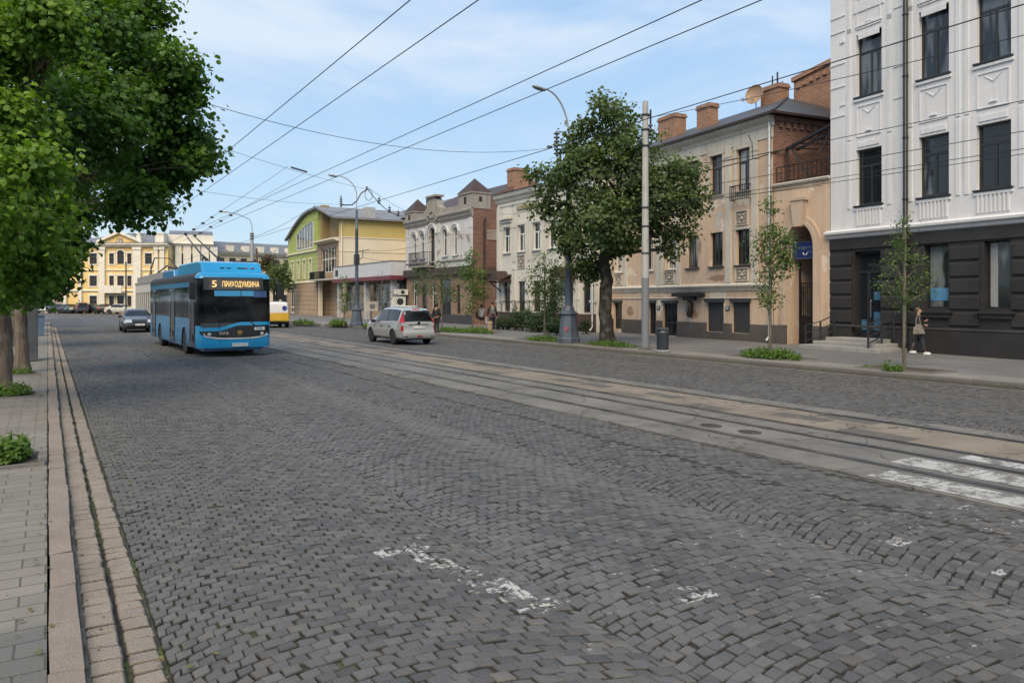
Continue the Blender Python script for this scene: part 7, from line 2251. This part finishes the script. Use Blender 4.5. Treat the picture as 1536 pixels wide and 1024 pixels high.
# farther lamps and poles
def pole(name, label, base, h, r0, r1, m_, cat='pole', group=None):
    root = empty(name, base, 0, label, cat, group)
    b = MB(); b.tube([(0,0,-.05),(0,0,h*.5),(0,0,h)], [r0,(r0+r1)/2,r1], 14); b.build('shaft', m_, root, smooth=True)
    return root
def mast_lamp(label, px, d, hy, arm):
    a, c = ray(px); z = EYE+(HOR-hy)/FPX*d
    root = pole('lamp_post', label, Vector((a*d, c*d, .1)), z-.1, .2, .16, M['concrete'], 'street lamp', 'street lamps along the right kerb')
    b = MB(); b.tube([(0,0,z-.8),(0,0,z+.6),(-.25,0,z+1.3),(-arm*.6,0,z+1.75),(-arm,0,z+1.9)], .05, 7); b.build('gooseneck', M['zinc'], root)
    b = MB(); b.ball((-arm-.3,0,z+1.92), 1, 10, 6, (.4,.16,.1)); b.build('lamp_head', plain('lamp_pale', (.55,.53,.5), .5), root)
    b = MB(); insul(b, (0,0,z-.2), 3, .26, .25); b.build('collar', M['dark_metal'], root)
mast_lamp('distant concrete lamp mast behind the trolleybus roof', 378, 80, 349, 2.4)
a, c = ray(385); pole('utility_pole', 'thin brown pole immediately right of the distant lamp mast', Vector((a*84, c*84, .1)), 7.6, .13, .1, plain('brown_pole', (.09,.06,.045), .7))
a, c = ray(189); pole('utility_pole', 'thin dark pole before the palace balcony', Vector((a*100, c*100, 0)), 7.0, .1, .08, M['dark_metal'])
a, c = ray(262); pole('utility_pole', 'thin dark pole before the palace wing', Vector((a*96, c*96, 0)), 9.0, .09, .06, M['dark_metal'])

# concrete pole near the bin
cp = ground(968, 524.5, .148)
CPM = NT('painted_pole'); z = CPM.sep()[2]
c_ = CPM.mix(CPM.step(CPM.math('ADD', z, CPM.math('MULTIPLY', CPM.noise(6, 3), .1)), 2.75, 2.72), (.40,.40,.39), (.17,.185,.21))
c_ = CPM.mix(CPM.step(CPM.noise(3, 5, .7), .45, .75), c_, CPM.mix(.5, c_, (.2,.19,.17)))
CPM.bsdf(c_, .85, 0, CPM.bump(CPM.noise(40, 4), .3, .01))
pc = pole('concrete_pole', 'pale tapering concrete pole beside the litter bin, lower part painted grey', cp, 9.25, .15, .105, CPM.m)
b = MB()
for z in (7.6, 8.2, 8.75, 4.6, 5.3, 3.6): b.lathe([(.15,-.03),(.16,0),(.15,.03)], (0,0,z), 14)
b.bar((.0,0,8.75),(.32,.05,8.75),.05); b.bar((.3,.05,8.0),(.3,.05,9.0),.05); insul(b, (.3,.05,8.4), 3, .09, .16); b.bar((0,0,7.6),(-.3,0,7.7),.05); insul(b, (-.3,0,7.9), 2, .08, .14)
pieces(b, 'clamp', M['dark_metal'], pc)
b = MB(); b.box(-.17,.17,-.17,.17,-.02,.1); b.build('foot', KERBR, pc)

# litter bin
bb = ground(994, 527.5, .15)
root = empty('litter_bin', bb, PB.rot, 'slate grey round litter bin with dark slot beside the concrete pole', 'bin')
b = MB(); b.lathe([(.20,.06),(.215,.08),(.215,.66),(.23,.68),(.23,.70),(.215,.72),(.215,.78),(.235,.80),(.235,.83),(.18,.86),(.02,.87)], (0,0,0), 24); b.build('drum', plain('bin_slate', (.055,.065,.08), .45, .2), root, smooth=True)
b = MB(); b.lathe([(.24,0),(.26,.02),(.26,.06),(.2,.075)], (0,0,0), 20); b.build('foot', M['concrete'], root)
b = MB()
for k in range(7):
    a = R(-90-28+k*9); b.obox((.216*math.cos(a), .216*math.sin(a), .725),(-.02*math.sin(a),.02*math.cos(a),0),(.006*math.cos(a),.006*math.sin(a),0),(0,0,.045))
b.build('slot', M['dim'], root)

# grey advertising pillar and blue bin on the left pavement
pb = ground(47, 541, .12)
root = empty('grey_cabinet', pb, R(4), 'tall slab-sided grey cabinet beside the leaning maple trunk', 'cabinet')
b = MB(); b.box(-.17,.17,-.12,.55,0,2.1); b.build('body', plain('cabinet_grey', (.085,.095,.105), .5, .1), root, bevel=.02)
b = MB(); b.box(-.12,.12,-.128,-.121,.3,1.9); b.build('door', plain('cabinet_grey_door', (.075,.085,.095), .45, .1), root)
pb = ground(56, 503, .12)
root = empty('blue_bin', pb, 0, 'small blue-grey bin behind the grey cabinet on the left pavement', 'bin')
b = MB(); b.prism([(-.28,0),(.28,0),(.32,1.0),(-.32,1.0)], 'y', -.3, .3); b.build('body', plain('bin_blue', (.08,.13,.2), .5), root, bevel=.02)
b = MB(); b.box(-.34,.34,-.33,.33,1.002,1.1); b.build('lid', plain('bin_lid', (.05,.08,.13), .5), root)
pb = ground(18, 512, .12)
root = empty('garden_fence', pb, 0, 'green garden fence panel behind the maple trunks', 'fence')
b = MB()
for k in range(9): b.box(-2+k*.26, -1.9+k*.26, -.02, .02, 0, 1.5)
for z in (.3, 1.2): b.box(-2, .3, .021, .06, z, z+.08)
b.build('pickets', plain('fence_green', (.03,.07,.045), .6), root)

# ------------------------------------------------------------------ overhead wires
def wire(label, pts, r=.013, sag=0.0, group=None, n=24, name='overhead_wire'):
    pts = [Vector(p) for p in pts]; P_ = []
    if len(pts) == 2:
        for k in range(n+1):
            t = k/n; q = pts[0].lerp(pts[1], t); q.z -= sag*4*t*(1-t); P_.append(q)
    else: P_ = pts
    b = MB(); b.tube(P_, r, 6)
    o = b.build(name, M['wire'], smooth=True)
    return tag(o, label, 'wire', group)
gt = 'trolley wires above the street'
YE = 92
for k, (x, h, lb) in enumerate(((3.62,5.5,'leftmost trolley wire running along the street'),(4.3,5.5,'second trolley wire from the left along the street'))):
    wire(lb, [(x,-4,h),(x,YE,h)], .007, 0, gt)
wire('third trolley wire from the left, touched by the left trolley pole', [(6.6,-4,5.5),(6.25,38,5.46),(5.95,YE,5.46)], .007, 0, gt)
wire('fourth trolley wire from the left, touched by the right trolley pole', [(7.2,-4,5.5),(6.82,38,5.46),(6.5,YE,5.46)], .007, 0, gt)
wire('tram contact wire crossing the sky to the white facade', [(10.7,-4,5.8),(10.9,45,5.8),(11.2,YE,5.8)], .009, 0)
cpt = cp + Vector((0,0,7.75))
wire('cable from the concrete pole along the street over the white facade, upper', [cpt+Vector((.1,0,.9)), (12.2,-4,5.75)], .009, .25)
gs = 'side cables strung past the white facade'
for k, (h, lb, r_w) in enumerate(((6.6,'highest side cable across the white facade, below the upper windows',.010),(5.9,'middle side cable across the lower windows of the white facade',.010),(5.5,'upper of the two thin low cables across the white facade',.009),(5.38,'lower of the two thin low cables across the white facade',.009))):
    wire(lb, [(19.0,-6,h), tuple(cp+Vector((.1,0,h-.15+.0)))], r_w, .04, gs)
    wire(lb.replace('white facade', 'maple crown').replace('below the upper windows','between pole and lamp') , [tuple(cp+Vector((.1,0,h-.15))), tuple(Vector(lp1.location)+Vector((0,0,h-.3)))], r_w*.8, .05, 'side cables between the concrete pole and the lamp post')
L1 = Vector(lp1.location); L2 = Vector(lp2.location)
wire('sagging span wire from the lamp post bracket to the left-hand maple', [L1+Vector((-.7,0,8.35)), at(262,140,21)], .009, .75)
q0, q1 = L2+Vector((.7,0,9.8)), at(316,216,34)
wire('upper span wire from the looped bracket towards the left maple', [q0, q1], .009, .12)
wire('lower span wire from the second lamp post towards the left maple', [L2+Vector((-1.15,0,8.6)), at(255,279,30)], .008, .2)
for t0, x, lb in ((.62,6.28,'left dropper with insulators holding the trolley wires'),(.50,6.9,'right dropper with insulators holding the trolley wires')):
    p = q0.lerp(q1, t0); 
    root = empty('wire_dropper', p, 0, lb, 'wire', 'droppers above the trolley wires')
    e = Vector((x, p.y-1, 5.55)) - p
    b = MB(); b.tube([(0,0,0), tuple(e)], .009, 5); b.build('rod', M['wire'], root)
    b = MB(); 
    for k in range(4): q = e*(1-.09*k); b.lathe([(.02,-.06),(.10,-.03),(.08,.03),(.02,.06)], tuple(q), 8)
    b.build('insulator', M['iron'], root)
b = MB(); pa = q0.lerp(q1,.60); pb_ = q0.lerp(q1,.50); b.tube([pa, pb_], .05, 6); tag(b.build('wire_spreader', M['dark_metal']), 'thick insulating rod on the upper span wire', 'insulator')
for k, (t0, lb) in enumerate(((.2,'left'),(.45,'middle'),(.72,'right'))): pass
e1 = Vector((27.0, 62.9, 9.4))
wire('drooping feeder cable from the second lamp post to the turret house', [L2+Vector((.75,0,9.9)), e1], .03, .55)
wire('thin wire above the drooping feeder cable by the turret house', [L2+Vector((.75,0,10.0)), e1+Vector((0,0,.5))], .012, .1)
def hang_ins(t0, lb):
    p = (L2+Vector((.75,0,9.9))).lerp(e1, t0) - Vector((0,0,.55*4*t0*(1-t0)))
    o = empty('cable_insulator', p, 0, lb, 'insulator', 'insulators on the feeder cable')
    b = MB(); insul(b, (0,0,.3), 3, .14, .16); b.tube([(0,0,.5),(0,0,-.1)], .03, 5); b.build('body', M['iron'], o)
hang_ins(.28, 'feeder cable insulator nearest the second lamp post'); hang_ins(.55, 'feeder cable insulator in the middle'); hang_ins(.8, 'feeder cable insulator nearest the turret house')
wire('house cable from the second lamp post past the cream gable to the turret house, upper', [L2+Vector((.4,-.1,5.4)), (27.4,58,6.9)], .014, .3)
wire('house cable from the second lamp post past the cream gable to the turret house, lower', [L2+Vector((.4,-.1,4.9)), (27.4,60,5.6)], .012, .3)
wire('house cable along the turret house front to the cream house', [(27.35,62,8.2),(27.0,44,6.9)], .012, .5)
wire('sagging cable along the cream house frieze to the maple', [(27.0,46,8.0), tuple(L1+Vector((0,0,6.9)))], .014, .5)
wire('thick black cable from the lamp post to the iron canopy frame', [L1+Vector((.1,0,6.6)), local(PG,.3,.5,8.5)], .028, .3)
wire('second black cable from the lamp post to the iron canopy frame', [L1+Vector((.1,0,7.4)), local(PG,.4,.6,8.5)], .016, .25)
wire('cable along the beige house below its balconette', [L1+Vector((.1,0,5.9)), local(PG,2.5,-.1,6.6)], .014, .15)
wire('cable from the distant lamp mast to the green house', [at(378,356,80), at(455,318,98)], .02, .3)
wire('thin service wire from the roof mast of the cream house to the maple', [local(PC,1.3,4.5,12.3), L1+Vector((0,0,8.6))], .012, .4)
# ------------------------------------------------------------------ people
SKIN = plain('skin', (.42,.24,.17), .5, var=.06, bump=0)
def skin_mesh(name, V, E, rad, m_, parent, roots=(0,), sub=2):
    me = bpy.data.meshes.new(name); me.from_pydata([tuple(v) for v in V], E, []); me.materials.append(m_)
    o = bpy.data.objects.new(name, me); COL.objects.link(o)
    o.modifiers.new('skin', 'SKIN')
    sv = me.skin_vertices[0].data
    for i, r in enumerate(rad): sv[i].radius = r if isinstance(r, tuple) else (r, r)
    for i in roots: sv[i].use_root = True
    s = o.modifiers.new('sub', 'SUBSURF'); s.levels = s.render_levels = sub
    dg = bpy.context.evaluated_depsgraph_get(); dg.update()
    nm = bpy.data.meshes.new_from_object(o.evaluated_get(dg))
    bpy.data.objects.remove(o)
    nm.materials.clear(); nm.materials.append(m_)
    nm.polygons.foreach_set('use_smooth', [True]*len(nm.polygons))
    q = bpy.data.objects.new(name, nm); link(q, parent)
    return q

def person(label, loc, rz, h, pose, col, hair, group=None, skirt=False, short=False):
    """faces local -y. pose: foot offsets, elbows, hands as joints at 1.7 m scale"""
    root = empty('person', loc, rz, label, 'person', group or 'pedestrians on the right pavement'); s = h/1.7
    root.scale = (s,s,s)
    V = []; E = []; Rr = []
    def add(p, r, par=None):
        V.append(p); Rr.append(r)
        if par is not None: E.append((par, len(V)-1))
        return len(V)-1
    pel = add((0,0,.93), (.125,.095)); sp = add((0,.0,1.12), (.115,.085), pel); ch = add((0,.01,1.30), (.145,.10), sp)
    nk = add((0,.015,1.44), .05, ch); hd = add((pose.get('hx',0)*.3,-.005,1.52), .062, nk); h2 = add((pose.get('hx',0)*.6,-.012,1.60), (.074,.09), hd); h3 = add((pose.get('hx',0)*.7,-.005,1.665), (.058,.068), h2)
    J = {}
    for sd, sg in (('l',-1),('r',1)):
        hip = add((sg*.085,0,.88), .082, pel); f = pose[sd+'foot']; kn = pose[sd+'knee']
        k = add((sg*.095+kn[0],kn[1],.49+kn[2]), .055, hip); ca = add((sg*.092+(kn[0]+f[0])/2,(kn[1]+f[1])/2+.02,.33+f[2]*.5+kn[2]*.3), .05, k); an = add((sg*.09+f[0],f[1]+.02,.09+f[2]), .034, ca)
        toe = add((sg*.1+f[0]*1.0,f[1]-.12,.035+f[2]), (.035,.025), an)
        shd = add((sg*.17,.01,1.375), .058, ch); el = add(pose[sd+'el'], .040, shd); wr = add(pose[sd+'ha'], .026, el)
        d_ = (Vector(pose[sd+'ha'])-Vector(pose[sd+'el'])).normalized()
        side = d_.cross(Vector((0,1,0))).normalized() if abs(d_.y) < .9 else Vector((1,0,0))
        pa = add(tuple(Vector(pose[sd+'ha'])+d_*.05), (.033,.016), wr)
        pv = Vector(V[pa]); curl = side.cross(d_).normalized()
        for q, (o_, L_) in enumerate(((-.027,.062),(-.009,.075),(.009,.07),(.027,.055))):
            a1 = add(tuple(pv+side*o_+d_*.03), .0095, pa); add(tuple(pv+side*o_*1.1+d_*(.03+L_*.5)+curl*.012), .0085, a1); add(tuple(pv+side*o_*1.05+d_*(.03+L_*.85)+curl*.035), .0075, len(V)-1)
        t1 = add(tuple(pv-side*.035*1-d_*.015), .0105, pa); add(tuple(pv-side*.058+d_*.02+curl*.012), .009, t1)
        J[sd] = (hip, k, an, shd, el, wr)
    skin_mesh('body', V, E, Rr, SKIN, root)
    # jacket or shirt
    def clothes(name, verts, edges, rad, m_): return skin_mesh(name, verts, edges, rad, m_, root)
    tv = [(0,0,.86),(0,0,1.12),(0,.01,1.30),(0,.015,1.42)]; tr = [(.165,.135),(.158,.128),(.168,.125),(.075,.07)]; te = [(0,1),(1,2),(2,3)]
    for sd, sg in (('l',-1),('r',1)):
        n0 = len(tv); e_ = Vector(pose[sd+'el']); w_ = Vector(pose[sd+'ha'])
        tv.append((sg*.172,.01,1.378)); tr.append(.074); te.append((2,n0))
        tv.append(tuple(e_ if not short else Vector((sg*.172,.01,1.378)).lerp(e_,.55))); tr.append(.056); te.append((n0,n0+1))
        if not short: tv.append(tuple(e_.lerp(w_,.93))); tr.append(.042); te.append((n0+1,n0+2))
    clothes('jacket' if not short else 'shirt', tv, te, tr, col[0])
    lv = [(0,0,.95)]; lr = [(.148,.118)]; le = []
    for sd, sg in (('l',-1),('r',1)):
        n0 = len(lv); f = pose[sd+'foot']; kn = pose[sd+'knee']
        lv.append((sg*.088,0,.86)); lr.append(.104); le.append((0,n0))
        if skirt:
            lv.append((sg*.095+kn[0]*.4,kn[1]*.4,.66)); lr.append(.115); le.append((n0,n0+1))
        else:
            lv.append((sg*.095+kn[0],kn[1],.49+kn[2])); lr.append(.075); le.append((n0,n0+1))
            lv.append((sg*.09+f[0],f[1]+.02,.085+f[2])); lr.append(.058); le.append((n0+1,n0+2))
    clothes('shorts' if skirt else 'trousers', lv, le, lr, col[1])
    for sd, sg in (('l',-1),('r',1)):
        f = pose[sd+'foot']
        b = MB(); b.ball((0,0,0), 1, 12, 8, (.045,.125,.042)); o = b.build('shoe', col[2], root, smooth=True); o.location = (sg*.095+f[0], f[1]-.05, .05+f[2])
        b = MB(); b.box(-.045,.045,-.13,.12,-.05,-.028); b.build('sole', col[2], o, bevel=.01)
    hx = pose.get('hx',0)*.65
    b = MB(); 
    b.ball((hx,.030,1.655), .088, 14, 9, (.92,1.0,.82)) if hair[1] != 'long' else b.ball((hx,.035,1.62), .105, 14, 9, (.92,.95,1.15))
    o = b.build('hair', hair[0], root, smooth=True)
    for sg in (-1, 1):
        b = MB(); b.ball((hx+sg*.03,-.092,1.605), .011, 8, 5); b.build('eye', M['ink'], root)
        b = MB(); b.ball((hx+sg*.077,.0,1.60), .026, 8, 5, (.4,.7,1.2)); b.build('ear', SKIN, root)
    b = MB(); b.prism([(-.014,0),(.014,0),(0,.045)], 'y', -.026, .0); o = b.build('nose', SKIN, root); o.location = (hx,-.085,1.565)
    b = MB(); b.box(hx-.024,hx+.024,-.089,-.07,1.543,1.552); b.build('mouth', plain('lips', (.3,.1,.09), .5, bump=0), root)
    return root
BLKC = plain('cloth_black', (.018,.018,.02), .85, bump=.2); GRYC = plain('cloth_charcoal', (.035,.036,.04), .85, bump=.2); WHTC = plain('cloth_white', (.62,.62,.6), .85, bump=.2)
NAVY = plain('cloth_navy', (.02,.025,.05), .85, bump=.2); TAN_ = plain('cloth_tan', (.35,.24,.14), .85, bump=.2); SHW = plain('shoe_white', (.68,.68,.66), .6)
HB = plain('hair_grey_brown', (.12,.09,.065), .7); HR = plain('hair_red', (.13,.035,.02), .6); HD = plain('hair_dark', (.02,.016,.014), .6)
walk = dict(lfoot=(0,-.22,.0), rfoot=(0,.24,.03), lknee=(0,-.13,.01), rknee=(0,.03,.0), lel=(-.24,.06,1.12), lha=(-.24,-.02,.90), rel=(.25,.03,1.12), rha=(.27,-.06,.89))
stand = dict(lfoot=(-.01,0,0), rfoot=(.02,-.04,0), lknee=(0,-.01,0), rknee=(.01,-.03,0), lel=(-.25,.03,1.12), lha=(-.22,-.08,.92), rel=(.25,.03,1.12), rha=(.26,-.02,.88))
fold = dict(walk, rel=(.24,-.02,1.13), rha=(.08,-.22,1.22), lel=(-.24,.02,1.12), lha=(-.10,-.20,1.08), hx=.03)
a, c = ray(1378); d = 26.3
pw = person('person in dark top and trousers with a grey shoulder bag walking past the black facade', (a*d, c*d, .147), -YAW-R(-62), 1.58, fold, (BLKC, GRYC, SHW), (HB, 'short'))
bag = empty('tote_bag', Vector((a*d, c*d, .147)), -YAW-R(-62), 'slouchy grey shoulder bag carried by the person at the black facade', 'bag')
BAGM = plain('canvas_grey', (.19,.17,.15), .9, bump=.4, var=.3, vs=8)
b = MB(); b.prism([(-.2,.70),(.18,.68),(.16,.92),(.02,1.05),(-.12,.98)], 'x', -.33, -.22); o = b.build('pouch', BAGM, bag, bevel=.03)
b = MB(); b.tube([(-.27,-.06,.98),(-.24,-.03,1.2),(-.14,.0,1.425),(-.23,.08,1.2),(-.28,.08,.98)], .014, 6); b.build('strap', BAGM, bag)
a, c = ray(722); d = 46.2
person('person with red hair in white shirt and shorts, first of the two walkers', (a*d, c*d, .147), -YAW+R(200), 1.58, stand, (WHTC, NAVY, TAN_), (HR, 'long'), None, True, True)
o = empty('shoulder_bag', Vector((a*d, c*d, .147)), -YAW+R(200), 'dark bag at the hip of the white-shirted walker', 'bag')
b = MB(); b.prism([(-.12,.78),(.14,.78),(.12,1.1),(-.1,1.1)], 'x', .24, .34); b.build('pouch', BLKC, o, bevel=.02); b = MB(); b.tube([(.29,-.08,1.08),(.18,0,1.36),(.29,.1,1.08)], .015, 5); b.build('strap', BLKC, o)
o = empty('carrier_bag', Vector((a*d, c*d, .147)), -YAW+R(200), 'white carrier bag held by the white-shirted walker', 'bag')
b = MB(); b.prism([(-.14,.45),(.14,.45),(.1,.78),(-.1,.78)], 'x', -.34, -.25); b.build('pouch', WHTC, o, bevel=.02); b = MB(); b.tube([(-.29,-.08,.77),(-.25,-.08,.9),(-.29,.06,.77)], .012, 5); b.build('handle', WHTC, o)
a, c = ray(738.5); d = 45.3
person('person in long dark jacket and trousers, right of the two walkers', (a*d, c*d, .147), -YAW+R(185), 1.72, walk, (BLKC, NAVY, SHW), (HD, 'short'))
o = empty('backpack', Vector((a*d, c*d, .147)), -YAW+R(185), 'small dark patterned backpack on the dark-jacketed walker', 'bag')
b = MB(); b.box(-.13,.13,.12,.24,1.02,1.38); b.build('pouch', plain('pack_grey', (.12,.12,.125), .8, var=.6, vs=14), o, bevel=.03)
b = MB(); b.bar((-.09,.13,1.36),(-.09,-.1,1.36),.03); b.bar((.09,.13,1.36),(.09,-.1,1.36),.03); b.build('strap', BLKC, o)
a, c = ray(655); d = 43.5
person('person in black clothes standing behind the silver people carrier', (a*d, c*d, .147), -YAW+R(150), 1.66, stand, (BLKC, BLKC, BLKC), (HD, 'long'))
# short stone bollard near the walkers
for k, (px_, py_, lb) in enumerate(((735, 500, 'short tan stone post at the end of the grass strip by the walkers'),)):
    o = empty('stone_post', ground(px_, py_, .15), 0, lb, 'bollard')
    b = MB(); b.lathe([(.16,0),(.15,.5),(.17,.55),(.14,.66),(.02,.68)], (0,0,0), 8); b.build('body', stucco('post_stone', (.32,.25,.17), dirt=.5, ground_dirt=False), o, bevel=.01)
# ------------------------------------------------------------------ sky, sun, camera
SUN_EL, SUN_AZ = R(47), R(222)      # azimuth: compass bearing of the sun, 0 = +Y, clockwise
w = bpy.data.worlds.new('World'); SC.world = w; w.use_nodes = True
nt = w.node_tree; nt.nodes.clear()
out = nt.nodes.new('ShaderNodeOutputWorld'); bg = nt.nodes.new('ShaderNodeBackground')
sky = nt.nodes.new('ShaderNodeTexSky'); sky.sky_type = 'NISHITA'; sky.sun_disc = False
sky.sun_elevation = SUN_EL; sky.sun_rotation = SUN_AZ
sky.air_density = 1.0; sky.dust_density = 1.6; sky.ozone_density = 1.5; sky.altitude = 100
def wn(t, **p):
    n = nt.nodes.new('ShaderNode'+t)
    for k, v in p.items(): setattr(n, k, v)
    return n
L = nt.links.new
tc = wn('TexCoord')
mp = wn('Mapping'); mp.inputs['Scale'].default_value = (1.0, 1.0, 3.4); mp.inputs['Location'].default_value = (.35, .1, .2); L(tc.outputs['Generated'], mp.inputs['Vector'])
n1 = wn('TexNoise'); n1.inputs['Scale'].default_value = 2.1; n1.inputs['Detail'].default_value = 9; n1.inputs['Roughness'].default_value = .56; n1.inputs['Distortion'].default_value = .5
L(mp.outputs[0], n1.inputs['Vector'])
r1 = wn('MapRange', interpolation_type='SMOOTHSTEP'); r1.inputs['From Min'].default_value = .36; r1.inputs['From Max'].default_value = .66
r1.inputs['To Max'].default_value = .7
L(n1.outputs[0], r1.inputs['Value'])
# pale veil over the whole sky, then streaky cloud
mv = wn('Mix', data_type='RGBA'); mv.inputs[0].default_value = .78
sc_ = wn('Mix', data_type='RGBA', blend_type='MULTIPLY'); sc_.inputs[0].default_value = 1.0
L(sky.outputs[0], sc_.inputs[6]); sc_.inputs[7].default_value = (1, 1, 1, 1)
sx = wn('SeparateXYZ'); L(tc.outputs['Generated'], sx.inputs[0])
hz = wn('MapRange'); hz.inputs['From Min'].default_value = 0.0; hz.inputs['From Max'].default_value = .42; L(sx.outputs[2], hz.inputs['Value'])
veil = wn('Mix', data_type='RGBA'); L(hz.outputs[0], veil.inputs[0])
veil.inputs[6].default_value = (4.25, 5.6, 6.6, 1); veil.inputs[7].default_value = (2.6, 4.25, 6.7, 1)
L(sc_.outputs[2], mv.inputs[6]); L(veil.outputs[2], mv.inputs[7])
cl = wn('Mix', data_type='RGBA'); L(r1.outputs[0], cl.inputs[0]); L(mv.outputs[2], cl.inputs[6]); cl.inputs[7].default_value = (5.7, 6.25, 6.75, 1)
L(cl.outputs[2], bg.inputs['Color']); bg.inputs['Strength'].default_value = .15
L(bg.outputs[0], out.inputs['Surface'])

sd = bpy.data.lights.new('sun', 'SUN'); sd.energy = 3.9; sd.angle = R(42); sd.color = (1, .82, .58)
so = bpy.data.objects.new('sun', sd); COL.objects.link(so)
dirv = Vector((math.sin(SUN_AZ)*math.cos(SUN_EL), math.cos(SUN_AZ)*math.cos(SUN_EL), math.sin(SUN_EL)))
so.rotation_euler = dirv.to_track_quat('Z', 'Y').to_euler(); so.location = dirv*50

cd = bpy.data.cameras.new('camera'); cd.sensor_width = 36; cd.lens = FPX/1536*36; cd.shift_y = -(512-HOR)/1536
cd.clip_start = .05; cd.clip_end = 3000
co = bpy.data.objects.new('camera', cd); COL.objects.link(co)
co.location = (0, 0, EYE); co.rotation_euler = (R(90), 0, -YAW)
SC.camera = co

SC.view_settings.view_transform = 'Standard'; SC.view_settings.look = 'None'; SC.view_settings.exposure = 0; SC.view_settings.gamma = 1
cy = SC.cycles
cy.use_denoising = True
try: cy.denoiser = 'OPENIMAGEDENOISE'
except Exception: pass
cy.max_bounces = 6; cy.diffuse_bounces = 3; cy.glossy_bounces = 3; cy.transmission_bounces = 4; cy.transparent_max_bounces = 6
cy.caustics_reflective = False; cy.caustics_refractive = False; cy.sample_clamp_indirect = 6
SC.render.engine = 'CYCLES'
